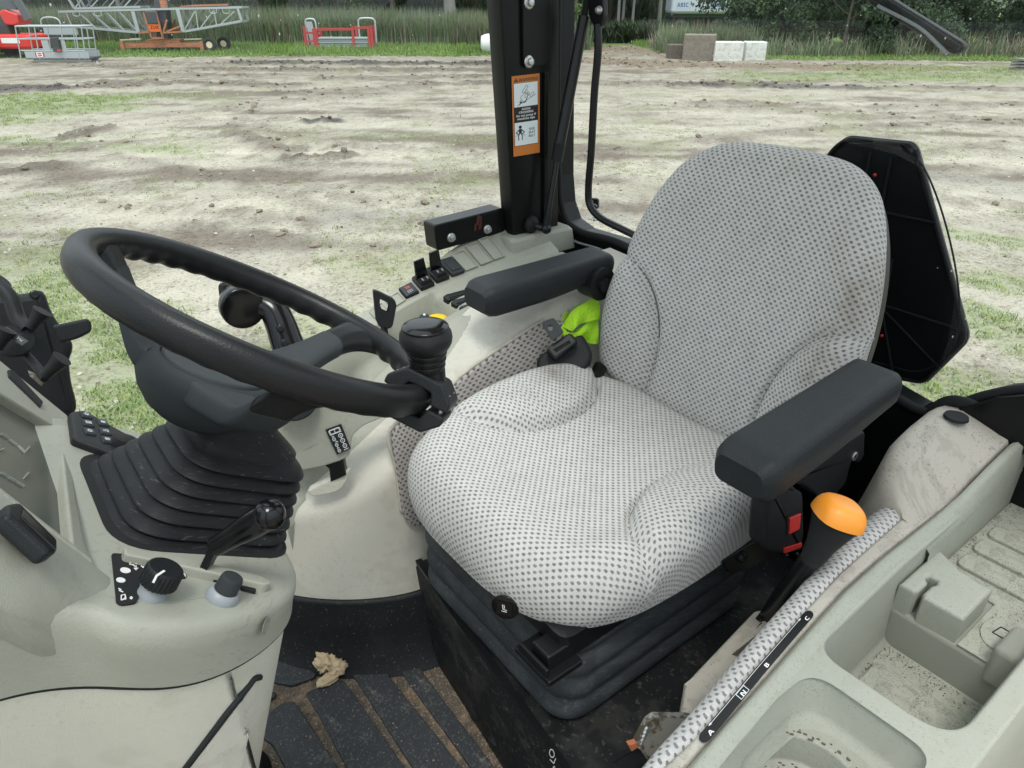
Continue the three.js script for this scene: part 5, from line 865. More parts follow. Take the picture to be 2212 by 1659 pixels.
  const box = (y, e = 0) => roundPoly([[0.258 - e, -0.152 + e], [-0.335 + e, -0.215 + e], [-0.335 + e, 0.42], [0.258 - e, 0.42]], 0.012).map(p => V(p[0], y, p[1]));
  const bx = [box(0.003), box(0.05), box(0.196), box(0.203, 0.004), box(0.205, 0.012)]; add(seat, 'base_box', BGU.toCreasedNormals(loft(bx), 0.7), M.seatBox);
  add(seat, 'base_flange', merge([boxBar(V(0.255, 0.207, -0.145), V(-0.33, 0.207, -0.207), 0.012, 0.008), rbox(V(0.225, 0.212, -0.08), 0.03, 0.014, 0.05, 0.003)]), M.blackSatin);
  // hardware on the front of the frame
  const zf = (px, py, z = -0.181) => onZ(px, py, z);
  const lv = zf(1012, 1190); const ind = add(seat, 'weight_indicator', rbox(lv, 0.05, 0.024, 0.016, 0.006), M.black); add(ind, 'indicator_window', rbox(lv.clone().add(V(0.006, 0.001, -0.008)), 0.022, 0.011, 0.003, 0.001), M.yellow);
  const kb = zf(1104, 1286), nk = V(-0.55, 0.1, -0.83).normalize(); const pk = add(seat, 'pull_knob', lathe([[0.0, 0], [0.019, 0], [0.020, 0.002], [0.019, 0.004], [0, 0.0045]], kb.clone().addScaledVector(nk, 0.024), nk, 26), M.gloss);
  add(pk, 'knob_stem', bar(kb, kb.clone().addScaledVector(nk, 0.024), 0.006, 12), M.blackSatin); add(pk, 'knob_bushing', lathe([[0, 0], [0.012, 0], [0.011, 0.006], [0.008, 0.008], [0, 0.008]], kb, nk, 20), M.greyPlastic);
  { const tx = canvasTex(128, 128, (g) => { g.fillStyle = '#0b0c0d'; g.fillRect(0, 0, 128, 128); g.strokeStyle = '#e6e8e6'; g.lineWidth = 7; g.beginPath(); g.moveTo(46, 30); g.lineTo(54, 76); g.lineTo(88, 80); g.moveTo(60, 30); g.lineTo(66, 66); g.moveTo(40, 96); g.lineTo(88, 96); g.stroke(); }); const [ex, ey] = basisOf(nk), c = kb.clone().addScaledVector(nk, 0.0285); const q = (a, b) => c.clone().addScaledVector(ex, a).addScaledVector(ey, b); add(pk, 'knob_symbol', decal([q(-0.011, 0.011), q(0.011, 0.011), q(0.011, -0.011), q(-0.011, -0.011)], nk, 0.0005), std({ map: tx, roughness: 0.3 })); }
  for (const [px, py] of [[953, 1085], [965, 1108]]) add(seat, 'hinge_bolt', lathe([[0, 0.006], [0.007, 0.005], [0.008, 0], [0.008, -0.004]], onX(px, py, 0.16), V(-0.3, 0, -1), 14), M.blackSatin);
  const sb = onX(1606, 1206, -0.262); add(seat, 'side_plate', slab([onX(1560, 1215, -0.258), onX(1640, 1165, -0.258), onX(1690, 1150, -0.258), onX(1690, 1185, -0.258), onX(1610, 1235, -0.258), onX(1575, 1240, -0.258)], V(-1, 0, 0), 0.008, { bevel: 0.002, round: 0.008 }), M.blackSatin);
  const bo = add(seat, 'pivot_bolt', lathe([[0, 0.004], [0.005, 0.004], [0.0085, 0.002], [0.009, 0], [0.009, -0.004]], sb, V(-1, 0, 0), 16), M.blackSatin);
  add(seat, 'front_valve', merge([bar(onY(1030, 1535, 0.02), onY(1075, 1530, 0.05), 0.020, 14), bar(onY(1075, 1530, 0.05), onY(1100, 1520, 0.06), 0.012, 12), bar(onY(1070, 1600, 0.03), onY(1100, 1560, 0.06), 0.016, 12)]), M.black);
  for (const [px, py] of [[1040, 1495], [1090, 1570]]) add(seat, 'box_screw', lathe([[0, 0.003], [0.006, 0.002], [0.007, 0]], onZ(px, py, -0.175), V(0, 0, -1), 12), M.dullSteel);
  { const tx = canvasTex(96, 160, (g) => { g.fillStyle = '#0a0b0b'; g.fillRect(0, 0, 96, 160); g.strokeStyle = g.fillStyle = '#dfe3e2'; g.lineWidth = 7; g.beginPath(); g.arc(48, 40, 22, 0, 7); g.stroke(); g.beginPath(); g.moveTo(20, 70); g.lineTo(48, 96); g.lineTo(76, 70); g.stroke(); g.font = 'bold 54px sans-serif'; g.fillText('S', 30, 150); }); const p = (a, b) => onZ(a, b, -0.214); add(seat, 'base_sticker', decal([p(1183, 1610), p(1204, 1606), p(1216, 1668), p(1194, 1672)], V(-0.1, 0, -1), 0.004), std({ map: tx, roughness: 0.4 })); }
  // armrests
  function armrest(cx, z0, z1, top, tilt) {
    const rings = []; const N = 26;
    for (let i = 0; i <= N; i++) {
      const t = i / N, z = lerp(z0, z1, t), fr = Math.sqrt(Math.max(0, 1 - ((1 - Math.min(1, t / 0.10)) ** 2))), bk = Math.sqrt(Math.max(0, 1 - (Math.max(0, (t - 0.95) / 0.05) ** 2)));
      const k = Math.max(0.12, fr * Math.max(bk, 0.3)), hw = lerp(0.046, 0.040, t) * lerp(0.72, 1, k), hT = 0.0, h = lerp(0.060, 0.064, t) , y1 = top + tilt * (t - 0.5), y0 = y1 - h + 0.012 * sst(0.4, 1, t);
      const ym = (y0 + y1) / 2, hh = (y1 - y0) / 2 * lerp(0.55, 1, k);
      rings.push(roundPoly([[-hw * 0.80, hh], [hw * 0.80, hh], [hw, hh * 0.35], [hw * 0.92, -hh * 0.7], [hw * 0.7, -hh], [-hw * 0.7, -hh], [-hw * 0.92, -hh * 0.7], [-hw, hh * 0.35]], 0.018, 4).map(p => V(cx + p[0], ym + p[1], z)));
    }
    return loft(rings);
  }
  const aL = add(seat, 'armrest', armrest(-0.316, 0.004, 0.312, 0.690, 0.028), M.arm, 'armrest beside the range lever');
  const aR = add(seat, 'armrest', armrest(0.310, 0.058, 0.385, 0.690, 0.004), M.arm, 'armrest beside the switch console');
  add(seat, 'armrest_pivot', merge([bar(V(0.258, 0.64, 0.335), V(0.30, 0.64, 0.335), 0.034, 28), bar(V(0.248, 0.64, 0.335), V(0.27, 0.64, 0.335), 0.014, 18)]), M.blackSatin);
  add(seat, 'armrest_bracket', slab([onX(1700, 1040, -0.30), onX(1870, 930, -0.30), onX(1868, 985, -0.30), onX(1856, 1002, -0.30), onX(1842, 990, -0.30), onX(1828, 1045, -0.30), onX(1800, 1075, -0.30), onX(1770, 1075, -0.30), onX(1740, 1050, -0.30)], V(-1, 0, 0), 0.03, { bevel: 0.004, round: 0.01 }), M.black);
  const bh = onX(1847, 986, -0.3015); add(seat, 'bracket_socket', lathe([[0.004, 0.001], [0.007, 0.001], [0.0075, 0], [0.0075, -0.003]], bh, V(-1, 0, 0), 14), M.steel);
  // belt buckle on its stalk
  const bc = (px, py) => onX(px, py, -0.325), bd = V(-1, 0, 0), hintv = V(0, 1, 0);
  const bk = add(seat, 'belt_buckle', slab([bc(1665, 1062), bc(1700, 1046), bc(1736, 1066), bc(1738, 1150), bc(1732, 1190), bc(1700, 1198), bc(1660, 1192), bc(1652, 1180), bc(1656, 1120)], bd, 0.028, { bevel: 0.005, round: 0.006 }), M.black);
  const rl = (px, py, o) => bc(px, py).addScaledVector(bd, o);
  add(bk, 'release_button', slab([rl(1703, 1118, 0.003), rl(1727, 1108, 0.003), rl(1724, 1140, 0.003), rl(1702, 1152, 0.003)], bd, 0.006, { bevel: 0.001 }), M.red);
  add(bk, 'button_recess', slab([rl(1699, 1114, 0.001), rl(1731, 1102, 0.001), rl(1728, 1144, 0.001), rl(1698, 1157, 0.001)], bd, 0.004), M.blackSatin);
  add(bk, 'red_edge', slab([rl(1692, 1184, 0.002), rl(1730, 1172, 0.002), rl(1730, 1180, 0.002), rl(1692, 1194, 0.002)], bd, 0.004), M.red);
  add(seat, 'buckle_strap', sweep([bc(1700, 1050), bc(1690, 1042), bc(1680, 1032), bc(1705, 1022), bc(1730, 1015)], [0.012, 0.004], 8, { n: 20 }), M.blackMatt);
  add(seat, 'sensor_cable', merge([sweep([bc(1700, 1198), onX(1690, 1250, -0.30), onX(1660, 1300, -0.29), onX(1640, 1340, -0.28)], 0.0025, 6, { n: 20 }), sweep([bc(1722, 1195), onX(1740, 1250, -0.30), onX(1760, 1300, -0.29)], 0.0022, 6, { n: 20 })]), M.blackMatt);
}
{ // belt reel beside the seat
  const t = thing('belt_retractor', 'black seat belt reel with its tongue lying beside the backrest', 'seat belt'), D = 1.40, a = (px, py, k = D) => atD(px, py, k), n = ray(1230, 780).normalize().negate();
  add(t, 'reel_housing', slab([a(1158, 780), a(1168, 764), a(1190, 752), a(1258, 718), a(1282, 766), a(1268, 798), a(1210, 825), a(1165, 815)], n.clone().add(V(0, 0.25, 0)), 0.07, { bevel: 0.008, round: 0.012 }), M.black);
  add(t, 'reel_cover', slab([a(1178, 752, 1.37), a(1232, 716, 1.37), a(1250, 738, 1.37), a(1198, 778, 1.37)], n.clone().add(V(0, 0.25, 0)), 0.03, { bevel: 0.005, round: 0.008, holes: [[a(1187, 754, 1.37), a(1230, 728, 1.37), a(1242, 742, 1.37), a(1200, 770, 1.37)]] }), M.blackSatin);
  add(t, 'webbing_roll', bar(a(1192, 763, 1.385), a(1238, 733, 1.385), 0.013, 16), std({ color: RGB(0.02, 0.017, 0.017), roughness: 0.9 }));
  add(t, 'tongue', slab([a(1170, 700, 1.36), a(1176, 693, 1.36), a(1184, 690, 1.36), a(1196, 686, 1.36), a(1218, 718, 1.36), a(1194, 738, 1.36)], n.clone().add(V(0, 0.25, 0)), 0.006, { bevel: 0.001, round: 0.003, holes: [Array.from({ length: 14 }, (_, k) => a(1189 + 7 * Math.cos(k / 14 * 6.283), 709 + 8 * Math.sin(k / 14 * 6.283), 1.36))] }), M.wheelGrey);
  add(t, 'anchor_strap', sweep([a(1262, 800, 1.43), a(1285, 810, 1.44), a(1300, 785, 1.46)], [0.016, 0.004], 8, { n: 14 }), M.blackSatin);
}
{ // hi-vis belt
  const t = thing('hi_vis_vest', 'lime high-visibility vest with grey tape bundled behind the seat', 'vest'), a = (px, py, k) => atD(px, py, k);
  const band = (p0, p1, w) => { const n = p0.length; return gridSurf(n * 5, 10, (u, v) => { const A = new THREE.CatmullRomCurve3(p0).getPoint(u), B = new THREE.CatmullRomCurve3(p1).getPoint(u); const q = A.lerp(B, v); q.addScaledVector(FW, 0.008 * Math.sin(u * 9 + v * 3) * v - 0.006 * Math.sin(v * 3.1)); return q; }, (u, v, p) => [u * 0.25, v * 0.05]); };
  add(t, 'front_fold', band([a(1214, 706, 1.45), a(1235, 672, 1.45), a(1262, 655, 1.46), a(1292, 638, 1.48)], [a(1236, 716, 1.44), a(1250, 702, 1.45), a(1270, 695, 1.46), a(1296, 690, 1.48)]), M.lime);
  add(t, 'back_fold', band([a(1194, 690, 1.47), a(1212, 668, 1.47), a(1224, 654, 1.48), a(1244, 652, 1.49)], [a(1206, 704, 1.47), a(1226, 690, 1.47), a(1240, 676, 1.48), a(1250, 664, 1.49)]), M.lime);
  add(t, 'reflective_tape', band([a(1198, 686, 1.466), a(1210, 674, 1.466), a(1222, 665, 1.476)], [a(1206, 690, 1.466), a(1218, 682, 1.466), a(1230, 672, 1.476)]), M.tape);
  add(t, 'hanging_end', band([a(1244, 712, 1.47), a(1256, 706, 1.47), a(1275, 692, 1.48), a(1292, 688, 1.49)], [a(1240, 724, 1.47), a(1256, 730, 1.47), a(1276, 742, 1.48), a(1292, 744, 1.49)]), M.lime);
  add(t, 'rolled_loop', sweep([a(1212, 704, 1.455), a(1222, 722, 1.455), a(1246, 724, 1.46), a(1262, 712, 1.465)], 0.0075, 8, { n: 20 }), M.lime);
}
{ // range lever
  const t = thing('range_lever', 'black range lever with an orange knob between seat and console', 'gear lever');
  const k0 = atD(1812, 1112, 0.86), b = onY(1648, 1345, 0.30), neck = atD(1778, 1168, 0.875), dir = k0.clone().sub(neck).normalize();
  add(t, 'shaft', bar(b.clone().addScaledVector(k0.clone().sub(b).normalize(), -0.06), neck, 0.0125, 16), M.blackSatin);
  const prof = [[0.0125, -0.068], [0.0145, -0.060], [0.0175, -0.04], [0.025, -0.014], [0.0285, -0.004], [0.028, 0.0]];
  add(t, 'knob_sleeve', lathe(prof, k0.clone().addScaledVector(dir, -0.006), dir, 28), M.black);
  const rg = []; for (let i = 0; i <= 16; i++) { const f = i / 16 * Math.PI / 2, rad = 0.0305 * Math.cos(f) ** 0.5, y = -0.006 + 0.026 * Math.sin(f); const [ex, ey] = basisOf(dir, RT); rg.push(Array.from({ length: 40 }, (_, j) => { const a = j / 40 * 6.2832, ca = Math.cos(a), sa = Math.sin(a), sq = 1 / Math.pow(ca ** 4 + sa ** 4, 0.14); return k0.clone().addScaledVector(ex, ca * rad * sq).addScaledVector(ey, sa * rad * sq * 0.98).addScaledVector(dir, y); })); }
  add(t, 'orange_knob', loft(rg, { cap0: true, cap1: true }), M.orange, 'rounded square orange plastic knob cap');
  add(t, 'shaft_boot', slab([b.clone().add(V(-0.012, 0.03, -0.035)), b.clone().add(V(-0.012, 0.04, 0.0)), b.clone().add(V(-0.012, -0.03, 0.02)), b.clone().add(V(-0.012, -0.05, -0.03))], V(-1, 0.2, 0), 0.012, { bevel: 0.003, round: 0.01 }), M.blackSatin);
}
// ---------------------------------------------------------------- left console: storage tray, cloth roll, fender cover
{
  const t = thing('left_console', 'grey-green storage console with pockets and a cup holder beside the seat', 'console'), TY = 0.5;
  const y = (px, py, h = TY) => onY(px, py, h);
  const bx = z => interp([[-0.35, -0.474], [-0.242, -0.468], [-0.183, -0.461], [-0.09, -0.452], [0.014, -0.441], [0.1, -0.433], [0.182, -0.431], [0.391, -0.434], [0.7, -0.452]], z), fx = z => interp([[-0.35, -0.468], [-0.263, -0.454], [-0.206, -0.452], [-0.091, -0.437], [0.02, -0.424], [0.12, -0.414], [0.324, -0.407], [0.391, -0.405], [0.7, -0.425]], z);
  // top plate with two openings
  const P = (x, z) => V(x, TY, z);
  const outer = [P(-0.472, -0.33), P(-0.468, -0.242), P(-0.461, -0.183), P(-0.452, -0.09), P(-0.441, 0.014), P(-0.433, 0.1), P(-0.431, 0.182), P(-0.434, 0.391), P(-0.438, 0.72), P(-0.638, 0.72), P(-0.638, -0.33)];
  const holeA = roundPoly([[-0.464, -0.014, 0.03], [-0.612, -0.010, 0.045], [-0.612, 0.60, 0.03], [-0.458, 0.60, 0.03], [-0.457, 0.2, 0.03]], 0.03, 8), holeB = roundPoly([[-0.474, -0.040, 0.035], [-0.612, -0.036, 0.03], [-0.612, -0.30, 0.05], [-0.497, -0.30, 0.05], [-0.470, -0.14, 0.06]], 0.04, 8);
  add(t, 'tray_top', slab(outer, V(0, 1, 0), 0.014, { bevel: 0.004, holes: [holeA.map(p => P(...p)), holeB.map(p => P(...p))] }), M.tray);
  const pocket = (h, ys) => { const c = h.reduce((a, p) => [a[0] + p[0] / h.length, a[1] + p[1] / h.length], [0, 0]); return loft(ys.map(([yy, k]) => h.map(p => { const dx = p[0] - c[0], dz = p[1] - c[1]; return V(c[0] + Math.sign(dx) * Math.max(0, Math.abs(dx) - k), yy, c[1] + Math.sign(dz) * Math.max(0, Math.abs(dz) - k)); })), { cap0: false, cap1: true }); };
  add(t, 'pocket_wall', pocket(holeA, [[0.4985, -0.0015], [0.495, 0.001], [0.385, 0.008], [0.378, 0.012], [0.374, 0.02]]), M.tray);
  add(t, 'front_floor', slab([V(-0.470, 0.3755, -0.002), V(-0.603, 0.3755, -0.002), V(-0.603, 0.3755, 0.184), V(-0.464, 0.3755, 0.184)], V(0, 1, 0), 0.002), M.trayFloor);
  for (const [z0, z1] of [[0.018, 0.072], [0.088, 0.148]]) add(t, 'floor_rib', slab([[-0.480, z0], [-0.596, z0], [-0.596, z1], [-0.480, z1]].map(p => V(p[0], 0.3815, p[1])), V(0, 1, 0), 0.008, { bevel: 0.003, round: 0.012 }), M.trayFloor);
  add(t, 'pocket_step', rbox(V(-0.5355, 0.4, 0.385), 0.153, 0.07, 0.39, 0.008), M.tray);
  add(t, 'rear_floor', slab([V(-0.545, 0.4375, 0.192), V(-0.605, 0.4375, 0.192), V(-0.605, 0.4375, 0.565), V(-0.468, 0.4375, 0.565), V(-0.468, 0.4375, 0.31), V(-0.545, 0.4375, 0.30)], V(0, 1, 0), 0.002), M.trayFloor);
  for (const [z0, z1] of [[0.335, 0.37], [0.385, 0.42], [0.435, 0.47]]) add(t, 'floor_rib', slab([[-0.478, z0], [-0.592, z0], [-0.592, z1], [-0.478, z1]].map(p => V(p[0], 0.443, p[1])), V(0, 1, 0), 0.007, { bevel: 0.002, round: 0.012 }), M.trayFloor);
  // holder block with a key slot
  const bl = [[-0.462, 0.192], [-0.480, 0.192], [-0.484, 0.199], [-0.484, 0.222], [-0.478, 0.229], [-0.480, 0.238], [-0.489, 0.238], [-0.492, 0.229], [-0.489, 0.221], [-0.489, 0.199], [-0.493, 0.192], [-0.541, 0.194], [-0.541, 0.275], [-0.500, 0.28], [-0.462, 0.30]];
  add(t, 'holder_block', slab(bl.map(p => V(p[0], 0.476, p[1])), V(0, 1, 0), 0.09, { bevel: 0.005 }), M.tray);
  add(t, 'side_block', rbox(V(-0.60, 0.44, 0.215), 0.04, 0.06, 0.06, 0.008), M.tray);
  const em = canvasTex(256, 256, (g) => { g.fillStyle = '#a5a898'; g.fillRect(0, 0, 256, 256); g.strokeStyle = '#4c493f'; g.lineWidth = 6; g.beginPath(); g.arc(128, 128, 112, 0, 7); g.stroke(); g.beginPath(); g.moveTo(72, 90); g.lineTo(184, 90); g.lineTo(160, 166); g.lineTo(96, 166); g.closePath(); g.stroke(); });
  add(t, 'cup_emblem', slab(Array.from({ length: 28 }, (_, k) => V(-0.573 + 0.023 * Math.cos(k / 28 * 6.283), 0.4395, 0.252 + 0.034 * Math.sin(k / 28 * 6.283))), V(0, 1, 0), 0.003, { bevel: 0.0008 }), M.trayFloor);
  add(t, 'emblem_cup', merge([[-0.582, 0.244, -0.564, 0.244], [-0.564, 0.244, -0.567, 0.262], [-0.567, 0.262, -0.579, 0.262], [-0.579, 0.262, -0.582, 0.244]].map(([a, b, c, d]) => boxBar(V(a, 0.440, b), V(c, 0.440, d), 0.0012, 0.001))), M.blackMatt);
  // cup holder with stepped rings
  add(t, 'cup_pocket', loft([[0.4985, 0, 1], [0.49, 0.003, 1], [0.462, 0.010, 1], [0.456, 0.018, 1], [0.454, 0.026, 1]].map(([yy, k]) => { const c = [-0.545, -0.17]; return holeB.map(p => { const dx = p[0] - c[0], dz = p[1] - c[1]; return V(c[0] + Math.sign(dx) * Math.max(0, Math.abs(dx) - k), yy, c[1] + Math.sign(dz) * Math.max(0, Math.abs(dz) - k)); }); }), { cap0: false, cap1: false }), M.tray);
  const ringP = (r, yy, cx = -0.537, cz = -0.15) => Array.from({ length: 44 }, (_, k) => { const a = k / 44 * 6.2832; return V(cx + r * Math.cos(a), yy, cz + r * 1.12 * Math.sin(a)); });
  add(t, 'cup_ring', loft([ringP(0.12, 0.4525), ringP(0.066, 0.455), ringP(0.062, 0.451), ringP(0.058, 0.424), ringP(0.055, 0.421), ringP(0.045, 0.419), ringP(0.042, 0.414), ringP(0.040, 0.37)], { cap0: false, cap1: true }), M.tray);
  const crud = []; for (let i = 0; i < 240; i++) { const a = rr(0, 6.28), r = rnd() < 0.6 ? rr(0.062, 0.071) : rr(0.045, 0.054), s = rr(0.0006, 0.0022); crud.push(rbox(V(-0.537 + r * Math.cos(a), r > 0.06 ? 0.4556 : 0.4208, -0.15 + r * 1.12 * Math.sin(a)), s * 2.2, 0.0016, s, 0.0006, V(-Math.sin(a), 0, Math.cos(a)), V(0, 1, 0), 1)); }
  add(t, 'cup_grime', merge(crud), std({ color: RGB(0.12, 0.085, 0.05), roughness: 0.9 })).userData.kind = 'stuff';
  const crumbs = []; for (let i = 0; i < 900; i++) { const e = rnd(); let x = rr(-0.606, -0.472), z = rr(-0.002, 0.18), yy = 0.3765; if (e < 0.55) { if (rnd() < 0.5) x = -0.474 - 0.02 * rnd() ** 2; else z = rnd() < 0.5 ? 0.184 - 0.016 * rnd() ** 2 : 0.0 + 0.016 * rnd() ** 2; } if (i % 3 === 0) { z = rr(0.2, 0.55); yy = 0.4385; if (rnd() < 0.5) x = -0.47 - 0.02 * rnd() ** 2; else x = rr(-0.6, -0.55); } const s = rr(0.0004, 0.0012); crumbs.push(new THREE.TetrahedronGeometry(s).rotateX(rr(0, 3)).rotateY(rr(0, 3)).translate(x, yy, z)); }
  add(t, 'crumbs', merge(crumbs), std({ color: RGB(0.045, 0.038, 0.03), roughness: 0.95 })).userData.kind = 'stuff';
  add(t, 'tray_back', loft([0.26, 0.34, 0.4, 0.46, 0.52, 0.58, 0.70].map(z => { const e = 0.05 * sst(0.36, 0.54, z); return [[bx(z) - 0.003, 0.502 + e], [bx(z) - 0.009, 0.506 + e], [bx(z) - 0.018, 0.502 + e], [-0.464, 0.49 + e * 0.5], [-0.466, 0.43]].map(p => V(p[0], p[1], z)); }), { closed: false, cap0: false, cap1: false }), M.tray);
  // outer flank
  add(t, 'outer_flank', loft([-0.33, 0, 0.4, 0.72].map(z => [[-0.634, 0.499], [-0.640, 0.494], [-0.646, 0.47], [-0.655, 0.40], [-0.66, 0.2]].map(p => V(p[0], p[1], z))), { closed: false, cap0: false, cap1: false }), M.green);
  // beige trim strip and cloth roll
  const inr = z => interp([[-0.35, -0.445], [-0.232, -0.425], [-0.163, -0.417], [-0.056, -0.400], [0.06, -0.385], [0.156, -0.372], [0.3, -0.36], [0.4, -0.355]], z);
  const zs = []; for (let i = 0; i <= 50; i++) zs.push(lerp(-0.34, 0.335, i / 50));
  const endf = z => sst(0.345, 0.315, z);
  add(t, 'cloth_roll', loft(zs.map(z => { const f = fx(z), q = inr(z), k = 0.25 + 0.75 * endf(z); return [[f - 0.004, 0.494], [f + 0.002, 0.5005], [lerp(f, q, 0.3 * k), 0.503], [lerp(f, q, 0.62 * k), 0.496], [lerp(f, q, 0.9 * k), 0.475], [lerp(f, q, 1.02 * k), 0.45], [lerp(f, q, 1.0 * k), 0.42], [lerp(f, q, 0.85 * k), 0.38], [lerp(f, q, 0.5), 0.33]].map(p => V(p[0], p[1], z)); }), { closed: false, cap0: false, cap1: false }), M.trimClothLight ?? M.seat);
  const zb = []; for (let i = 0; i <= 50; i++) zb.push(lerp(-0.34, 0.70, i / 50));
  add(t, 'trim_strip', loft(zb.map(z => [[fx(z) + 0.001, 0.489], [fx(z) - 0.001, 0.4995], [fx(z) - 0.004, 0.5012], [bx(z) + 0.004, 0.5012], [bx(z) + 0.001, 0.499], [bx(z), 0.489]].map(p => V(p[0], p[1], z))), { closed: false, cap0: false, cap1: false }), M.beigeTrim);
  add(t, 'tray_edge', loft(zb.map(z => [[bx(z) - 0.001, 0.488], [bx(z) - 0.003, 0.5035], [bx(z) - 0.008, 0.506], [bx(z) - 0.017, 0.504], [bx(z) - 0.022, 0.4992]].map(p => V(p[0], p[1], z))), { closed: false, cap0: false, cap1: false }), M.tray);
  // range decal strip: C B N A
  const lt = canvasTex(128, 1400, (g, W, H) => {
    g.clearRect(0, 0, W, H); g.fillStyle = '#121415'; g.beginPath(); g.roundRect(8, 8, W - 16, H - 16, 52); g.fill(); g.fillStyle = g.strokeStyle = '#e8ebea'; g.lineWidth = 5;
    g.beginPath(); g.moveTo(22, 130); g.lineTo(22, 1270); g.stroke(); g.beginPath(); g.moveTo(14, 150); g.lineTo(22, 126); g.lineTo(32, 150); g.stroke(); g.beginPath(); g.moveTo(14, 1250); g.lineTo(22, 1274); g.lineTo(32, 1250); g.stroke();
    g.font = 'bold 66px sans-serif'; const L = (s, yy, bxd) => { g.save(); g.translate(72, yy); g.rotate(-Math.PI / 2); g.textAlign = 'center'; g.fillText(s, 0, 30); g.restore(); if (bxd) g.strokeRect(30, yy - 46, 76, 92); };
    L('C', 90); L('B', 640); L('N', 930, true); L('A', 1300);
  });
  const sp = []; for (let i = 0; i <= 20; i++) { const z = lerp(0.030, -0.212, i / 20); sp.push([V(fx(z) - 0.0015, 0.5032, z), V(fx(z) - 0.0135, 0.5032, z)]); }
  const gd = gridSurf(20, 1, (u, v) => { const i = Math.round(u * 20); return sp[i][v > 0.5 ? 1 : 0].clone(); }, (u, v) => [v, 1 - u]);
  add(t, 'range_sticker', gd, std({ map: lt, transparent: true, alphaTest: 0.5, roughness: 0.4 }), 'black strip sticker lettered C, B, N and A');
}
{ // fender cover behind
  const t = thing('fender_cover', 'smooth beige moulded cover over the wheel arch behind the left console', 'cover');
  const bx0 = z => interp([[0.1, -0.433], [0.182, -0.431], [0.391, -0.434], [0.7, -0.452]], z);
  const rows = []; const N = 34;
  for (let i = 0; i <= N; i++) {
    const u = i / N, z = lerp(0.285, 0.54, u), r = [], H = interp([[0.285, 0.502], [0.30, 0.510], [0.32, 0.524], [0.35, 0.543], [0.38, 0.556], [0.44, 0.568], [0.5, 0.572], [0.56, 0.565]], z), xi = interp([[0.285, -0.400], [0.30, -0.378], [0.32, -0.356], [0.35, -0.338], [0.4, -0.328], [0.56, -0.325]], z), xo = bx0(z), L0 = 0.499 + 0.05 * sst(0.36, 0.54, z);
    r.push(V(xi + 0.045, 0.28, z), V(xi + 0.03, 0.38, z), V(xi + 0.012, 0.46, z), V(xi + 0.002, H - 0.025, z), V(xi - 0.004, H - 0.010, z), V(xi - 0.014, H - 0.002, z), V(lerp(xi, xo, 0.35), lerp(H, L0, 0.04) + 0.002, z), V(lerp(xi, xo, 0.6), lerp(H, L0, 0.30), z), V(lerp(xi, xo, 0.85), lerp(H, L0, 0.72), z), V(xo + 0.004, L0 + 0.003, z), V(xo + 0.001, L0 - 0.004, z), V(xo, 0.485, z));
    rows.push(r);
  }
  add(t, 'cover_shell', loft(rows, { closed: false, cap0: false, cap1: false }), M.beigeTrim);
  const yq = (px, py) => onY(px, py, 0.575);
  add(t, 'rubber_edge', sweep([V(-0.320, 0.50, 0.538), V(-0.326, 0.552, 0.538), V(-0.345, 0.575, 0.538), V(-0.38, 0.580, 0.538), V(-0.42, 0.570, 0.538), V(-0.455, 0.556, 0.538), V(-0.53, 0.53, 0.538)], [0.006, 0.010], 10, { n: 50 }), M.blackMatt);
  const c = onY(2058, 913, 0.5); add(t, 'plug_cap', new THREE.CylinderGeometry(0.017, 0.018, 0.004, 24).translate(-0.372, 0.5755, 0.492), M.blackMatt);
  add(t, 'wheel_arch_seal', slab([onZ(2020, 905, 0.53), onZ(2080, 880, 0.53), onZ(2150, 860, 0.53), onZ(2260, 850, 0.53), onZ(2260, 1010, 0.53), onZ(2150, 950, 0.53)], V(0, 0, -1), 0.02, { bevel: 0.003 }), M.blackPaint);
}
{ // shift gate
  const t = thing('shift_gate', 'beige slotted plastic shift gate at the foot of the range lever', 'shift gate'), y = (px, py, h = 0.33) => onY(px, py, h);
  add(t, 'gate_plate', slab([y(1478, 1478), y(1500, 1452), y(1632, 1312), y(1660, 1316), y(1700, 1340), y(1560, 1560), y(1468, 1560)], V(0.1, 1, 0), 0.02, { bevel: 0.006, round: 0.014, holes: [[y(1568, 1416), y(1582, 1398), y(1640, 1335), y(1668, 1350), y(1600, 1432)]] }), M.beigeTrim);
  add(t, 'gate_skirt', slab([y(1478, 1478), y(1500, 1452), y(1632, 1312), y(1632, 1312).add(V(0.01, -0.12, 0)), y(1478, 1478).add(V(0.01, -0.12, 0))], V(1, 0, 0), 0.008), M.beigeTrim);
  add(t, 'gate_floor', slab([y(1560, 1436, 0.27), y(1600, 1380, 0.27), y(1650, 1330, 0.27), y(1690, 1360, 0.27), y(1600, 1450, 0.27)], V(0, 1, 0), 0.004), M.blackMatt);
}
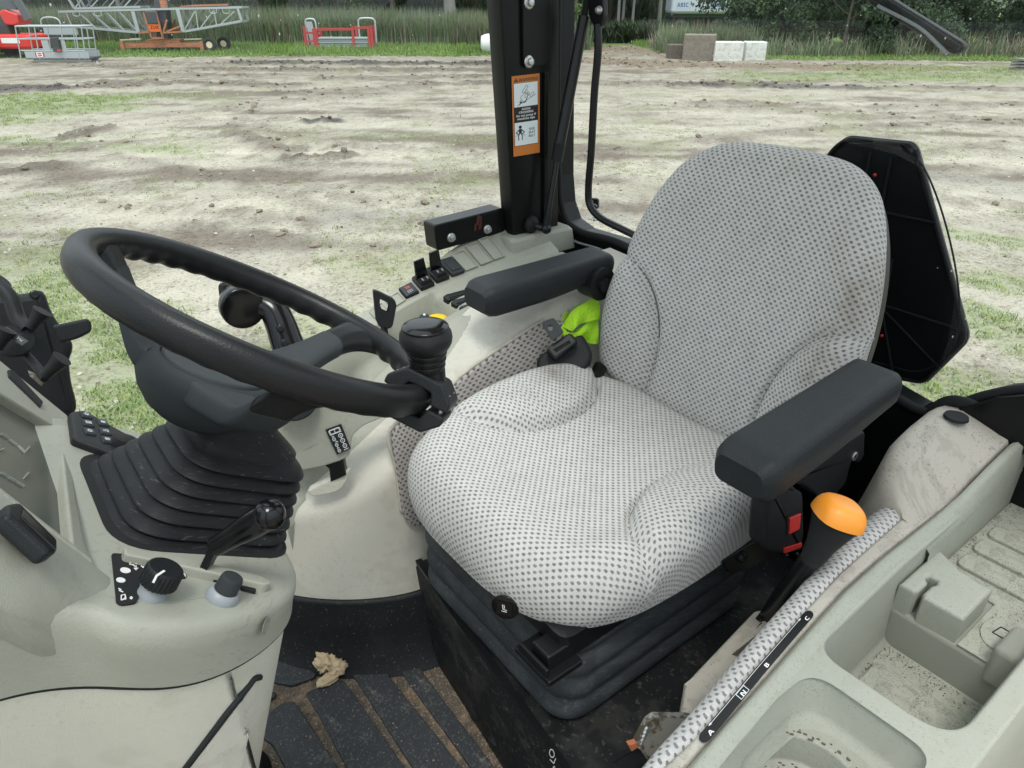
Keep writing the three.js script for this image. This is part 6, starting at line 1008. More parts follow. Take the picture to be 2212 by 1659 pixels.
{ // steel catch near the floor
  const t = thing('park_catch', 'grimy steel toothed catch with a bolt beside the cloth roll', 'catch'), y = (px, py, h) => onY(px, py, h);
  const a = (px, py) => onX(px, py, -0.355);
  add(t, 'catch_plate', slab([a(1375, 1606), a(1400, 1560), a(1414, 1545), a(1470, 1524), a(1494, 1522), a(1496, 1560), a(1450, 1600), a(1420, 1600), a(1395, 1640)], V(-1, 0.2, -0.3), 0.010, { bevel: 0.002 }), M.dullSteel);
  for (let k = 0; k < 6; k++) add(t, 'tooth', boxBar(a(1378 + k * 3, 1612 - k * 8).add(V(-0.002, 0.001, 0)), a(1391 + k * 3, 1618 - k * 8).add(V(-0.002, 0.001, 0)), 0.003, 0.004), M.steel);
  add(t, 'rusty_tip', slab([a(1358, 1610), a(1372, 1600), a(1376, 1606), a(1362, 1620)], V(-1, 0.2, -0.3), 0.008, { bevel: 0.002 }), std({ color: RGB(0.42, 0.14, 0.06), roughness: 0.7 }));
  add(t, 'pivot_tube', bar(a(1330, 1670), a(1420, 1612), 0.012, 14), M.black);
  const c = a(1412, 1640); add(t, 'pivot_bolt', lathe([[0, 0.012], [0.008, 0.011], [0.0085, 0.004], [0.014, 0.003], [0.0145, 0], [0, 0]], c, V(-0.8, 0.3, -0.5), 6), M.steel); add(t, 'bolt_washer', lathe([[0.0, 0.002], [0.016, 0.002], [0.0165, -0.002], [0, -0.002]], c, V(-0.8, 0.3, -0.5), 24), M.dullSteel);
  add(t, 'return_spring', new THREE.TorusGeometry(0.014, 0.004, 8, 24).applyMatrix4(new THREE.Matrix4().makeRotationY(0.8).setPosition(a(1452, 1602))), M.black);
}
// ---------------------------------------------------------------- steering wheel
const WN = V(-0.046, 0.852, 0.523).normalize(), WX = V(1, 0, 0).addScaledVector(WN, -WN.x).normalize(), WE = WX.clone().cross(WN).negate(), WC = V(0, 0.851, -0.415), WR = 0.178;
if (WE.z > 0) WE.negate();
const wp = (u, v, h = 0) => WC.clone().addScaledVector(WX, u).addScaledVector(WE, v).addScaledVector(WN, h);   // u right, v away from the operator, h along the column
{
  const t = thing('steering_wheel', 'black three-spoke steering wheel with finger grips and a dished hub', 'steering wheel');
  const rings = []; const N = 260;
  for (let i = 0; i <= N; i++) { const a = i / N * Math.PI * 2, ring = []; for (let j = 0; j < 30; j++) { const b = j / 30 * Math.PI * 2, cb = Math.cos(b), sb = Math.sin(b); const g = Math.max(0, -sb * 0.8 - cb * 0.55), und = 0.0016 * (Math.cos(a * 40) - 1) * g * g * (0.4 + 0.6 * Math.abs(Math.sin(1.5 * (a - 0.92 - 1.05)))); const pw = 0.86; const rx = 0.0138 + und, ry = 0.0160 + und; const q = WR + rx * Math.sign(cb) * Math.abs(cb) ** pw; ring.push(wp(Math.cos(a) * q, Math.sin(a) * q, ry * Math.sign(sb) * Math.abs(sb) ** pw)); } rings.push(ring); }
  add(t, 'rim', loft(rings, { cap0: false, cap1: false }), M.wheel);
  const HU = 0.008, HV = 0.030;                                   // hub set a little forward of the rim's middle
  const spokeRing = (ang, q, w, up, dn, rd) => { const d = [Math.cos(ang), Math.sin(ang)], n = [-d[1], d[0]], h = -0.001 - 0.066 * (ang > 2 ? sst(0, 0.62, q) : sst(0, 1, q * 0.97)), cu = lerp(d[0] * 0.180, HU + d[0] * 0.058, q), cv2 = lerp(d[1] * 0.180, HV + d[1] * 0.058, q); return roundPoly([[-w, -dn], [w, -dn], [w * 0.94, up * 0.3], [w * 0.55, up], [-w * 0.55, up], [-w * 0.94, up * 0.3]], rd, 4).map(([a, k]) => wp(cu + n[0] * a, cv2 + n[1] * a, h + k)); };
  for (const ang of [0.98, -1.14, 3.02]) {
    const rg = []; for (let i = 0; i <= 26; i++) { const k = i / 26, q = lerp(0, 0.36, k), w = 0.0205 + 0.026 * Math.pow(1 - k, 2.6); rg.push(spokeRing(ang, q, w, lerp(0.012, 0.009, k), lerp(0.013, 0.012, k), 0.006)); }
    const sp0 = add(t, 'spoke', loft(rg), M.wheel);
    const cv = []; for (let i = 0; i <= 22; i++) { const k = i / 22, q = lerp(0.355, 1, k), w = 0.0212 + 0.014 * sst(0.1, 0.9, k); cv.push(spokeRing(ang, q, w, lerp(0.0098, 0.000, k), lerp(0.0128, 0.024, k), 0.006)); }
    add(sp0, 'spoke_cover', loft(cv), M.wheelGrey);
  }
  const HC = wp(HU, HV, 0);
  add(t, 'hub', lathe([[0.0, -0.128], [0.040, -0.126], [0.052, -0.118], [0.064, -0.104], [0.071, -0.089], [0.0715, -0.078], [0.068, -0.070], [0.060, -0.0665], [0.0545, -0.066], [0.0532, -0.0685]], HC, WN, 64), M.wheelGrey);
  add(t, 'hub_cap', lathe([[0.0530, -0.069], [0.0522, -0.0645], [0.050, -0.0628], [0.038, -0.0632], [0.02, -0.0645], [0, -0.065]], HC, WN, 64), M.hubCap);
}
{ // spinner knob clamped to the rim
  const t = thing('steering_knob', 'black ribbed spinner knob clamped on the steering wheel rim', 'knob');
  const ang = -2.40, base = wp(Math.cos(ang) * WR, Math.sin(ang) * WR, 0), up = V(0, 1, 0), K = 0.76;
  const tg = wp(-Math.sin(ang), Math.cos(ang), 0).sub(WC).normalize(), rd = wp(Math.cos(ang), Math.sin(ang), 0).sub(WC).normalize(), cn = WN.clone();
  const jaw = s => slab(roundPoly([[-0.036, 0.0025], [-0.036, 0.012], [-0.02, 0.0275], [0.02, 0.0275], [0.036, 0.012], [0.036, 0.0025], [0.0165, 0.0025], [0.0125, 0.0145], [-0.0125, 0.0145], [-0.0165, 0.0025]], 0.003).map(([a, b]) => base.clone().addScaledVector(rd, a).addScaledVector(cn, s * b).addScaledVector(tg, 0.024)), tg, 0.048, { bevel: 0.0025 });
  add(t, 'clamp_upper', jaw(1), M.black); add(t, 'clamp_lower', jaw(-1), M.black);
  for (const a of [-1, 1]) for (const s of [-1, 1]) add(t, 'clamp_screw', bar(base.clone().addScaledVector(rd, a * 0.028).addScaledVector(tg, s * 0.012).addScaledVector(cn, -0.012), base.clone().addScaledVector(rd, a * 0.028).addScaledVector(tg, s * 0.012).addScaledVector(cn, 0.0185), 0.0026, 10), M.steel);
  const k0 = base.clone().addScaledVector(cn, 0.023), sc = p => p.map(([r, y]) => [r * K, y * K]);
  add(t, 'knob_neck', lathe(sc([[0.024, -0.008], [0.0235, 0.012], [0.0225, 0.015], [0.0245, 0.020], [0.0245, 0.023], [0.0235, 0.0235], [0.026, 0.029], [0.026, 0.032], [0.025, 0.0325], [0.0275, 0.038], [0.0275, 0.041], [0.0265, 0.0415]]), k0, up, 40), M.blackSatin);
  add(t, 'knob_ball', lathe(sc([[0.0265, 0.0415], [0.031, 0.046], [0.0345, 0.053], [0.0355, 0.060], [0.0345, 0.067], [0.031, 0.0725], [0.0295, 0.074]]), k0, up, 40), M.wheel);
  add(t, 'knob_cap', lathe(sc([[0.0298, 0.0736], [0.0312, 0.0752], [0.030, 0.077], [0.0245, 0.0784], [0.0235, 0.0798], [0.013, 0.0808], [0, 0.081]]), k0, up, 40), M.gloss);
  const dm = []; for (const [y, r] of [[0.0175, 0.0235], [0.0265, 0.0247]]) for (let k = 0; k < 26; k++) { const a = k / 26 * 6.2832; dm.push(new THREE.SphereGeometry(0.0008, 6, 4).translate(k0.x + Math.cos(a) * r * K, k0.y + y * K, k0.z + Math.sin(a) * r * K)); }
  add(t, 'grip_dimples', merge(dm), M.blackSatin).userData.kind = 'stuff';
}
// ---------------------------------------------------------------- dashboard pod
const DO = 0.025, DX = V(1, 0, 0), DN = V(0, Math.cos(0.5498), Math.sin(0.5498)), DE = V(0, Math.sin(0.5498), -Math.cos(0.5498)), DB = V(0, 0.84, -0.396).addScaledVector(DN, -0.25 + DO);
const dp = (px, py, h = 0) => { const p = onPl(px, py, DB.clone().addScaledVector(DN, h), DN); return p; };
const duv = (u, v, h = 0) => DB.clone().addScaledVector(DX, u).addScaledVector(DE, v).addScaledVector(DN, h);
const d2 = (px, py) => { const p = dp(px, py).sub(DB); return [p.dot(DX), p.dot(DE)]; };
const dash = thing('dashboard', 'grey-green dashboard pod over a cream pedestal with an instrument screen', 'dashboard');
{
  // plan of the pod at the crease between top and flank; camera side traced, far side mirrored
  const near = [[202, 1321], [262, 1342], [349, 1352], [453, 1347], [558, 1321], [625, 1286], [648, 1254]].map(p => d2(...p));
  const rear = near[near.length - 1];
  const plan = [[-0.19, 0.42], [-0.188, 0.30], ...near, [rear[0] + 0.035, rear[1] - 0.012], [0, rear[1] - 0.018], [-rear[0] - 0.035, rear[1] - 0.012], ...near.slice().reverse().map(p => [-p[0], p[1]]), [0.188, 0.30], [0.19, 0.42]];
  const cv = new THREE.CatmullRomCurve3(plan.map(p => V(p[0], p[1], 0)), false, 'centripetal').getSpacedPoints(120).map(p => [p.x, p.y]);
  const c0 = [0, 0.16];
  const ringAt = (k, h) => cv.map(p => duv(c0[0] + (p[0] - c0[0]) * k, c0[1] + (p[1] - c0[1]) * (1 + (k - 1) * 0.8), h));
  // top shell: rolls over a soft edge and falls as a skirt to the dividing line
  const skirtY = z => interp([[-0.95, 0.70], [-0.72, 0.688], [-0.66, 0.655], [-0.59, 0.622], [-0.52, 0.598], [-0.46, 0.575], [-0.4, 0.56]], z);
  const roll = [ringAt(0.80, 0.0005), ringAt(0.93, 0.0), ringAt(0.965, -0.0015), ringAt(0.99, -0.006), ringAt(1.0, -0.013), ringAt(1.004, -0.022)];
  const low0 = roll[5].map(p => { const q = p.clone(), yy = skirtY(p.z); const dy = Math.max(0.01, p.y - yy); q.y = p.y - dy; const s = 1 - 0.22 * dy; q.x *= s; q.z += 0.0; if (p.z > -0.47) q.z -= dy * 0.45; return q; });
  let low = low0; for (let k = 0; k < 14; k++) low = low.map((p, i) => i && i < low.length - 1 ? p.clone().multiplyScalar(0.5).addScaledVector(low[i - 1], 0.25).addScaledVector(low[i + 1], 0.25) : p);
  const mids = [0.33, 0.67].map(k => roll[5].map((p, i) => p.clone().lerp(low[i], k)));
  add(dash, 'pod_shell', loft([...roll, ...mids, low], { closed: false, cap0: false, cap1: false }), M.green);
  // floor plate of the top (boot deck), in front of the screen housing
  add(dash, 'boot_deck', slab(cv.filter(p => p[1] < 0.2).map(p => duv(c0[0] + (p[0]) * 0.84, c0[1] + (p[1] - c0[1]) * 0.868, 0.0008)), DN, 0.012, {}), M.green);
  // cream pedestal below, narrowing to the floor
  const ped = [0, 0.03, 0.25, 0.5, 0.75, 1].map((k, i) => low.map(p => { const y1 = p.y - (i === 0 ? -0.004 : 0), q = V(p.x * (i === 0 ? 0.985 : lerp(0.985, 0.80, k)), lerp(y1, 0.0, k), p.z); if (p.z > -0.56) q.z = lerp(p.z, Math.min(p.z, -0.63), Math.min(1, k * 1.25)) - 0.004; return q; }));
  const pedestal = add(dash, 'pedestal', loft(ped, { closed: false, cap0: false, cap1: false }), M.beige);
  add(dash, 'seam_line', sweep(low.filter((_, i) => i % 3 === 0).map(p => p.clone().add(V(-Math.sign(p.x) * 0.004, -0.002, -0.001))), 0.0028, 6, { n: 150 }), M.blackMatt);
  // side door panel in the pedestal with a groove
  const pp = [[544, 1472], [548, 1472], [550, 1480], [538, 1560], [525, 1620], [514, 1668], [398, 1668], [440, 1612], [500, 1532], [534, 1486]];
  add(dash, 'access_panel', drape(pedestal, pp, 0.0035, 0, 10), M.panelBeige);
  const gv = [[560, 1462], [546, 1466], [536, 1480], [500, 1524], [440, 1604], [392, 1668]].map(p => hitOn(pedestal, p[0], p[1])).filter(Boolean).map(h => h.p.addScaledVector(h.n, 0.0012));
  add(dash, 'panel_groove', sweep(gv, 0.0032, 6, { n: 40 }), M.blackMatt);
  add(dash, 'skirt_screw_hole', lathe([[0, -0.001], [0.005, -0.001], [0.007, 0.001], [0.0085, 0.0]], onX(575, 1352, -0.186), V(-0.75, -0.1, 0.7), 20), M.green);

  // screen housing rising in front of the boot
  const ridge = 0.128;
  const SO = duv(0, 0.135, 0.002), st = 62 * Math.PI / 180, SN = V(0, Math.cos(st), Math.sin(st)), SE = V(0, Math.sin(st), -Math.cos(st));
  const sp = (px, py, h = 0) => onPl(px, py, SO.clone().addScaledVector(SN, h), SN);
  const su = (u, v, h = 0) => SO.clone().addScaledVector(DX, u).addScaledVector(SE, v).addScaledVector(SN, h);
  const scr = [sp(155, 1168), sp(0, 1045), sp(-120, 950), sp(-60, 770), sp(0, 862), sp(118, 905)];
  const u1 = sp(129, 928).x; const b2 = scr[0].clone().sub(SO), u0 = b2.x, v0 = b2.dot(SE);
  add(dash, 'screen_housing', merge([slab([sp(156, 1172).add(V(-0.012, 0, 0)).addScaledVector(SE, -0.02), sp(188, 1185), sp(167, 1080), sp(155, 985), sp(148, 899), sp(0, 778), sp(-140, 663), sp(-110, 965).add(V(-0.012, 0, 0))], SN, 0.05, { bevel: 0.003, holes: [[[156, 1172], [129, 928], [-100, 786], [-110, 965]].map(p => sp(p[0], p[1]))] })]), M.green);
  { const e0 = sp(156, 1172).sub(SO), e1 = sp(-110, 965).sub(SO), ue = v => lerp(e0.x, e1.x, (v - e0.dot(SE)) / (e1.dot(SE) - e0.dot(SE))) - 0.011, rows = [];
    for (let i = 0; i <= 24; i++) { const v = lerp(-0.02, 0.30, i / 24), a = ue(v), w = lerp(-0.168, -0.1905, sst(-0.02, 0.07, v)), r = [[a, -0.0004], [lerp(a, w, 0.3), -0.001], [lerp(a, w, 0.55), -0.004], [lerp(a, w, 0.75), -0.011], [lerp(a, w, 0.9), -0.022], [w, -0.036]].map(([u, h]) => su(u, v, h)); for (const [d, e] of [[0.018, 0.0005], [0.035, 0.002], [0.055, 0.010]]) { const q = r[5].clone(); q.x = w + e; q.y -= d; r.push(q); } rows.push(r); }
    add(dash, 'housing_cheek', loft(rows, { closed: false, cap0: false, cap1: false }), M.green); }
  const screen = add(dash, 'instrument_screen', slab([[164, 1184], [136, 915], [-110, 760], [-130, 960]].map(p => sp(p[0], p[1]).addScaledVector(SN, -0.010)), SN, 0.006), phys({ color: RGB(0.075, 0.085, 0.072), roughness: 0.25, specularIntensity: 0.5 }));
  const gm = []; const mk = (a, b, w) => gm.push(boxBar(sp(a[0], a[1], -0.0095), sp(b[0], b[1], -0.0095), 0.001, w, SN));
  for (const [a, b] of [[[2, 938], [18, 948]], [[20, 950], [36, 962]], [[38, 963], [52, 976]], [[52, 978], [62, 966]], [[2, 1022], [16, 1030]], [[18, 1032], [32, 1040]], [[34, 1041], [52, 1052]], [[50, 1034], [60, 1022]], [[-4, 975], [6, 970]]]) mk(a, b, 0.0032);
  add(screen, 'gauge_marks', merge(gm), std({ color: RGB(0.30, 0.31, 0.28), roughness: 0.5 }));
  // slotted black cover on top of the housing
  const hs = [sp(22, 800, 0.006), sp(36, 812, 0.006), sp(92, 872, 0.006), sp(80, 868, 0.006)];
  add(dash, 'top_slot', slab([[20, 798], [30, 800], [94, 868], [90, 878], [74, 862], [22, 812]].map(p => sp(p[0], p[1], 0.003)), SN, 0.004, { bevel: 0.001 }), M.blackMatt);
  // black socket block on the bezel
  const so = (px, py, h) => sp(px, py, h);
  add(dash, 'socket_block', slab([[18, 1086], [42, 1082], [128, 1166], [128, 1188], [110, 1194], [16, 1108]].map(p => so(p[0], p[1], 0.012)), SN, 0.014, { bevel: 0.004, round: 0.004 }), M.black);
  add(dash, 'socket_face', slab([[52, 1100], [124, 1172], [122, 1186], [48, 1116]].map(p => so(p[0], p[1], 0.0135)), SN, 0.003, { bevel: 0.001 }), M.blackSatin);
  // keypad
  const kp = (px, py, h) => dp(px, py, h);
  const kb = [[150, 888], [182, 884], [300, 950], [300, 990], [272, 988], [158, 946]];
  const pad = add(dash, 'keypad', slab(kb.map(p => kp(p[0], p[1], 0.010)), DN, 0.013, { bevel: 0.004, round: 0.006 }), M.black);
  const icons = [['→', 186, 897], ['⌂', 190, 915], ['←', 193, 933], ['≡', 222, 914], ['△', 227, 933], ['#', 231, 951]];
  for (const [ch, px, py] of icons) {
    const c = kp(px, py, 0.0105), k = add(pad, 'key', place(new RoundedBoxGeometry(0.017, 0.012, 0.003, 3, 0.0014), c, V(0.2, 0, 0).addScaledVector(DX, 1).normalize(), DE.clone(), DN.clone()), M.wheelGrey);
    const tx = canvasTex(64, 48, (g) => { g.fillStyle = '#33373a'; g.fillRect(0, 0, 64, 48); g.strokeStyle = g.fillStyle = '#dfe4e4'; g.lineWidth = 4; if (ch === '→' || ch === '←') { const s = ch === '→' ? 1 : -1; g.beginPath(); g.moveTo(32 - 18 * s, 18); g.lineTo(32 + 2 * s, 18); g.lineTo(32 + 2 * s, 9); g.lineTo(32 + 19 * s, 24); g.lineTo(32 + 2 * s, 39); g.lineTo(32 + 2 * s, 30); g.lineTo(32 - 18 * s, 30); g.closePath(); g.stroke(); } else if (ch === '△') { g.beginPath(); g.moveTo(32, 9); g.lineTo(48, 39); g.lineTo(16, 39); g.closePath(); g.stroke(); } else if (ch === '⌂') { g.strokeRect(17, 9, 30, 30); g.fillRect(24, 18, 16, 5); g.fillRect(24, 28, 16, 5); } else { for (let i = 0; i < 3; i++) g.fillRect(14, 12 + i * 9, 36, 4); g.fillRect(30, 8, 4, 34); } });
    const q = (a, b) => c.clone().addScaledVector(DX, a).addScaledVector(DE, b).addScaledVector(DN, 0.0016); add(k, 'key_symbol', decal([q(-0.0055, 0.0042), q(0.0055, 0.0042), q(0.0055, -0.0042), q(-0.0055, -0.0042)], DN, 0.0004), std({ map: tx, roughness: 0.5 }));
  }
  add(pad, 'rotary_dial', lathe([[0, 0.008], [0.013, 0.007], [0.0145, 0], [0.0145, -0.003]], kp(268, 958, 0.011), DN, 28), M.black);

  // steering boot: stacked rounded folds leaning up the column
  const folds = []; const nf = 7, hTop = 0.088;
  const boxRing = (cu, cvv, hu, hv, h, r) => roundPoly([[cu - hu, cvv - hv], [cu + hu * 0.93, cvv - hv], [cu + hu, cvv + hv], [cu - hu * 0.93, cvv + hv]], r, 7).map(p => duv(p[0], p[1], h));
  for (let i = 0; i <= nf * 10; i++) {
    const q = i / (nf * 10), h = -0.004 + hTop * q, f = (q * nf) % 1, bulge = 0.0105 * Math.pow(Math.sin(Math.PI * f), 0.55);
    const hu = lerp(0.100, 0.062, q) - 0.008 + bulge, hv = lerp(0.088, 0.062, q) - 0.008 + bulge;
    folds.push(boxRing(0.004, lerp(0.030, -0.004, q), hu, hv, h - 0.0045 * Math.sin(Math.PI * f), lerp(0.045, 0.04, q)));
  }
  add(dash, 'steering_boot', loft([...folds, boxRing(0.006, -0.002, 0.056, 0.056, hTop + 0.004, 0.045), boxRing(0.008, 0.004, 0.050, 0.050, hTop + 0.012, 0.042), boxRing(0.009, 0.022, 0.044, 0.040, hTop + 0.03, 0.039)], { cap0: false, cap1: true }), M.rubber);
  add(dash, 'boot_well', slab(boxRing(0.004, 0.030, 0.104, 0.092, 0.0016, 0.045), DN, 0.002, {}), M.blackMatt);
  // raised ledge above the slot, slot, decal
  add(dash, 'slot_ledge', slab([[268, 1180], [430, 1210], [570, 1244], [588, 1258], [575, 1262], [440, 1232], [270, 1196]].map(p => dp(p[0], p[1], 0.010)), DN, 0.012, { bevel: 0.002, round: 0.004 }), M.green);
  add(dash, 'lever_slot', slab([[266, 1199], [430, 1237], [520, 1258], [552, 1264], [553, 1275], [520, 1268], [430, 1243], [264, 1204]].map(p => dp(p[0], p[1], 0.0032)), DN, 0.003), M.blackMatt);
  add(dash, 'slot_hole', slab([[522, 1264], [534, 1256], [548, 1262], [553, 1278], [523, 1270]].map(p => dp(p[0], p[1], 0.0036)), DN, 0.003), M.blackMatt);
  const dk = [[241, 1194], [265, 1196], [330, 1212], [400, 1232], [404, 1244], [398, 1250], [380, 1240], [345, 1232], [318, 1236], [304, 1252], [300, 1270], [300, 1290], [294, 1302], [262, 1306], [252, 1300]];
  const dpl = dk.map(p => dp(p[0], p[1], 0.0022));
  const film = add(dash, 'control_sticker', slab(dpl, DN, 0.0016, { round: 0.004 }), M.blackMatt);
  for (const [px, py, r] of [[271, 1232, 0.0042], [261, 1253, 0.0036]]) add(film, 'white_dot', new THREE.CylinderGeometry(r, r, 0.0006, 20).applyMatrix4(new THREE.Matrix4().makeBasis(DX, DN, DX.clone().cross(DN)).setPosition(dp(px, py, 0.0026))), M.white);
  const wire = (list, r = 0.0005) => merge(list.flatMap(l => l.slice(1).map((p, i) => bar(dp(l[i][0], l[i][1], 0.0026), dp(p[0], p[1], 0.0026), r, 5))));
  add(film, 'printed_symbols', wire([[[283, 1209], [280, 1219], [288, 1220], [292, 1224]], [[291, 1211], [297, 1213], [298, 1218], [293, 1218], [291, 1211]], [[294, 1222], [294, 1231], [290, 1227]], [[294, 1231], [298, 1227]], [[305, 1222], [316, 1232], [308, 1224], [320, 1226]], [[391, 1235], [396, 1239], [393, 1244]], [[398, 1240], [401, 1245]], [[256, 1271], [262, 1274]], [[257, 1275], [266, 1279]], [[262, 1286], [270, 1284], [272, 1294], [262, 1296], [262, 1286]], [[264, 1296], [272, 1290]], [[283, 1289], [286, 1291], [284, 1294], [281, 1292], [283, 1289]]]), M.white);
  // rotary knob
  const kc = dp(326, 1287, 0.0), kt = DN.clone().addScaledVector(DX, 0.0).addScaledVector(RT, 0.12).normalize();
  const knob = add(dash, 'rotary_knob', loft([[0.0148, 0.013], [0.0158, 0.0145], [0.0155, 0.026], [0.0148, 0.0285], [0.0134, 0.0296]].map(([r, y]) => { const [ex, ey] = basisOf(kt); return Array.from({ length: 120 }, (_, k) => { const a = k / 120 * 6.2832, q = r * (y < 0.0275 ? 1 + 0.028 * Math.sign(Math.sin(a * 26)) * 0.9 : 1); return kc.clone().addScaledVector(kt, y).addScaledVector(ex, Math.cos(a) * q).addScaledVector(ey, Math.sin(a) * q); }); })), M.black);
  add(knob, 'knob_collar', lathe([[0.012, 0], [0.0115, 0.005], [0.0095, 0.008], [0.009, 0.0145]], kc, kt, 30), M.greyPlastic);
  const kf = (px, py) => onPl(px, py, kc.clone().addScaledVector(kt, 0.0300), kt);
  add(knob, 'pointer_line', merge([boxBar(kf(331, 1258), kf(338, 1244), 0.0018, 0.0008, kt), boxBar(kf(338, 1244), kf(355, 1233), 0.0018, 0.0008, kt)]), M.white);
  // push button
  const bc = dp(478, 1292, 0); const btn = add(dash, 'push_button', lathe([[0.0108, 0.007], [0.0102, 0.021], [0.0094, 0.0232], [0.0075, 0.0242], [0.003, 0.0248], [0, 0.0248]], bc, kt, 32), M.wheelGrey);
  add(btn, 'button_collar', lathe([[0.0148, 0], [0.015, 0.003], [0.0138, 0.0065], [0.0118, 0.0092], [0.0108, 0.0092]], bc, kt, 32), M.greyPlastic);
}
{ // shuttle lever
  const t = thing('shuttle_lever', 'glossy black ball-ended lever leaning over the dashboard boot', 'lever');
  const a = dp(437, 1246, -0.03), b = atD(466, 1180, 0.66), c = atD(505, 1146, 0.655), d = atD(582, 1112, 0.64);
  const a2 = dp(436, 1240, 0.0);
  add(t, 'lever_blade', boxBar(a2.clone().addScaledVector(DN, -0.02), b, 0.016, 0.007, RT), M.blackSatin);
  add(t, 'lever_sleeve', sweep([b, b.clone().lerp(d, 0.35), b.clone().lerp(d, 0.7), d], q => 0.0098 + 0.0035 * sst(0.1, 0.8, q), 18, { n: 26 }), M.gloss);
  add(t, 'lever_ball', new THREE.SphereGeometry(0.0145, 28, 20).translate(d.x, d.y, d.z), M.gloss);
}
// ---------------------------------------------------------------- floor mat and things on it
{
  const t = thing('floor_mat', 'dirty black rubber floor mat with raised pads and brown grit in its grooves', 'floor mat');
  const zz = (X, Y) => onY((900 + X / 1.7015) / 1.8517, (2200 + Y / 1.7015) / 1.8517, 0.008);
  const base = [V(0.62, 0.0, -0.95), V(0.62, 0.0, -0.20), V(0.20, 0.0, -0.12), V(-0.72, 0.0, -0.19), V(-0.72, 0.0, -0.95)];
  const brown = std({ map: colorTex(512, 0.22, (x, y, k) => { const v = 0.55 + 0.9 * dirtN[k], d = sst(0.66, 0.74, speckN[k]); const q = sst(0.42, 0.6, blotN[k]); const c = [lerp(0.085, 0.15, q), lerp(0.068, 0.105, q), lerp(0.052, 0.07, q)].map(i => i * v); return c.map((i, n) => lerp(i, [0.28, 0.24, 0.19][n], d * 0.6)); }), bumpMap: valueTex(512, 0.22, (x, y, k) => 0.5 * dirtN[k] + 0.5 * speckN[k]), bumpScale: 0.004, roughness: 0.95 });
  add(t, 'mat_base', slab(base.map(p => V(p.x, 0.001, p.z)), V(0, 1, 0), 0.006), brown);
  const padMat = std({ map: colorTex(512, 0.2, (x, y, k) => { const s = 0.55 * sst(0.52, 0.70, smearN[k]) * (0.4 + 0.6 * speckN[k]) + 0.5 * sst(0.68, 0.76, speckN[k]); return [0.020, 0.0235, 0.027].map((b, i) => lerp(b, [0.13, 0.125, 0.11][i], Math.min(1, s))); }), roughnessMap: dirtRough(0.45, 0.9, 0.2), roughness: 1 });
  const pads = [
    [[545, 970], [640, 930], [770, 880], [810, 890], [1240, 1500], [1600, 2100], [1180, 2100], [830, 1484], [640, 1120]],
    [[825, 790], [900, 750], [1035, 735], [1120, 860], [1630, 1500], [2050, 2100], [1700, 2100], [1290, 1500], [900, 890]],
    [[1140, 720], [1200, 700], [1275, 690], [1360, 850], [1850, 1500], [2280, 2100], [2130, 2100], [1690, 1500], [1180, 800]],
    [[180, 1245], [330, 1080], [400, 1030], [470, 1025], [780, 1490], [1080, 2100], [700, 2100], [420, 1500], [330, 1330], [250, 1265]],
    [[250, 880], [330, 745], [480, 765], [625, 840], [600, 870], [450, 920]],
    [[300, 590], [420, 640], [620, 715], [620, 752], [300, 690]],
    [[150, 1080], [225, 1055], [350, 990], [340, 960], [240, 945]],
  ];
  for (const p of pads) add(t, 'mat_pad', slab(p.map(q => zz(...q)), V(0, 1, 0), 0.008, { bevel: 0.002, round: 0.006 }), padMat);
  const grit = []; for (let i = 0; i < 900; i++) { const p = zz(rr(150, 1900), rr(600, 1484)), s = rr(0.0006, 0.0022) * (rnd() < 0.05 ? 1.8 : 1); grit.push(new THREE.TetrahedronGeometry(s).rotateX(rr(0, 3)).rotateZ(rr(0, 3)).translate(p.x, s * 0.3 + (rnd() < 0.25 ? 0.0085 : 0.0018), p.z)); }
  add(t, 'grit', merge(grit), std({ color: RGB(0.26, 0.22, 0.17), roughness: 0.95 })).userData.kind = 'stuff';
}
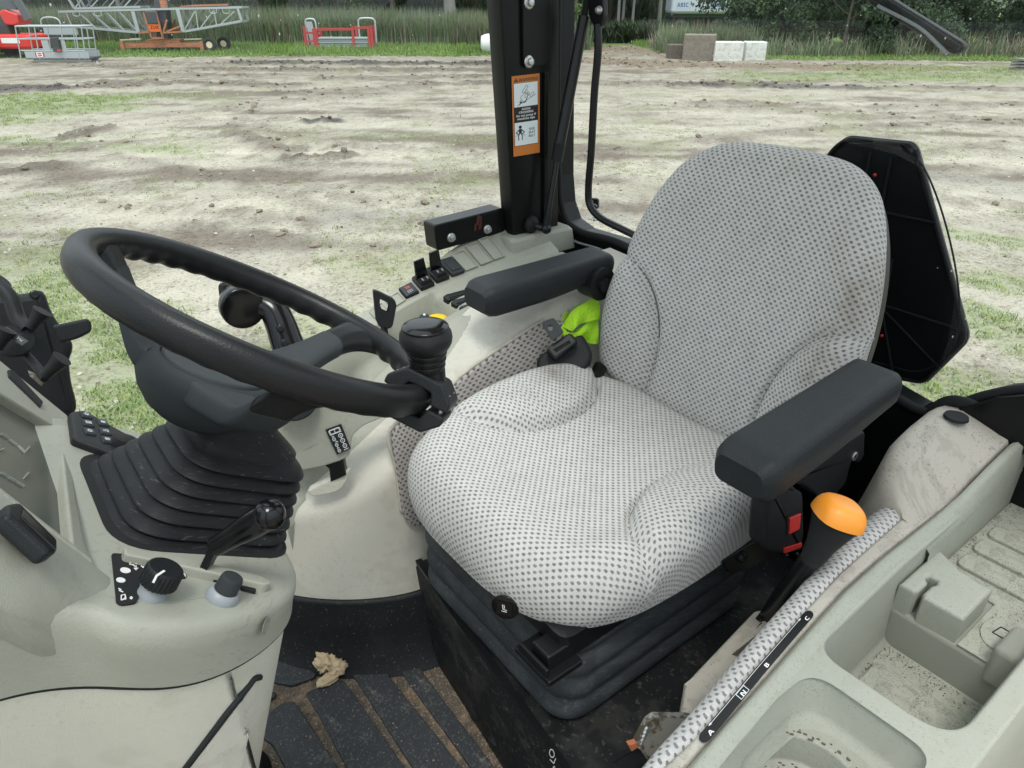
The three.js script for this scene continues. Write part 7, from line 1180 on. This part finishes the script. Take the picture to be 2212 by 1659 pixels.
{ // crumpled paper
  const t = thing('crumpled_paper', 'crumpled tan scrap of paper lying on the floor mat', 'paper');
  const mk = (c, r, sx, sy, sz, sd) => { const g = new THREE.IcosahedronGeometry(1, 5), p = g.attributes.position; for (let i = 0; i < p.count; i++) { const v = V(p.getX(i), p.getY(i), p.getZ(i)); const n = Math.abs(NZ.noise(v.x * 2.2 + sd, v.y * 2.2, v.z * 2.2)) + 0.6 * Math.abs(NZ.noise(v.x * 5 + sd, v.y * 5, v.z * 5)); v.multiplyScalar(r * (1.05 - 0.75 * n)); p.setXYZ(i, c.x + v.x * sx, Math.max(0.0095, c.y + v.y * sy), c.z + v.z * sz); } const h = BGU.mergeVertices(g.deleteAttribute('uv').deleteAttribute('normal') && g); h.computeVertexNormals(); return h; };
  const m = std({ color: RGB(0.50, 0.385, 0.245), roughness: 0.9 });
  add(t, 'main_crumple', mk(onY(706, 1425, 0.02), 0.034, 1.05, 0.8, 0.9, 1.3), m);
  add(t, 'side_crumple', mk(onY(730, 1440, 0.018), 0.024, 0.9, 0.85, 1, 5.1), m);
  add(t, 'torn_tail', mk(onY(708, 1468, 0.012), 0.020, 0.75, 0.5, 1.35, 9.7), m);
}
{ // pedal rubber by the pedestal
  const t = thing('pedal_boot', 'black ribbed rubber pedal boot at the foot of the pedestal', 'pedal boot'), c = onY(508, 1690, 0.0);
  add(t, 'boot', lathe([[0.058, 0], [0.060, 0.008], [0.054, 0.012], [0.055, 0.02], [0.048, 0.024], [0.048, 0.032], [0.038, 0.036], [0.03, 0.045], [0, 0.046]], c, V(0, 1, 0), 36), M.rubber);
  add(t, 'pedal_arm', bar(c.clone().add(V(0, 0.04, 0)), c.clone().add(V(-0.02, 0.16, -0.05)), 0.012, 12), M.black);
}
// ---------------------------------------------------------------- set every group's origin at its thing's base
for (const o of [...scene.children]) if (o.isGroup && o.position.lengthSq() === 0) {
  const b = new THREE.Box3().setFromObject(o), c = V((b.min.x + b.max.x) / 2, b.min.y, (b.min.z + b.max.z) / 2);
  o.position.copy(c);
  for (const m of o.children) m.position.sub(c);
}
renderer.render(scene, camera);
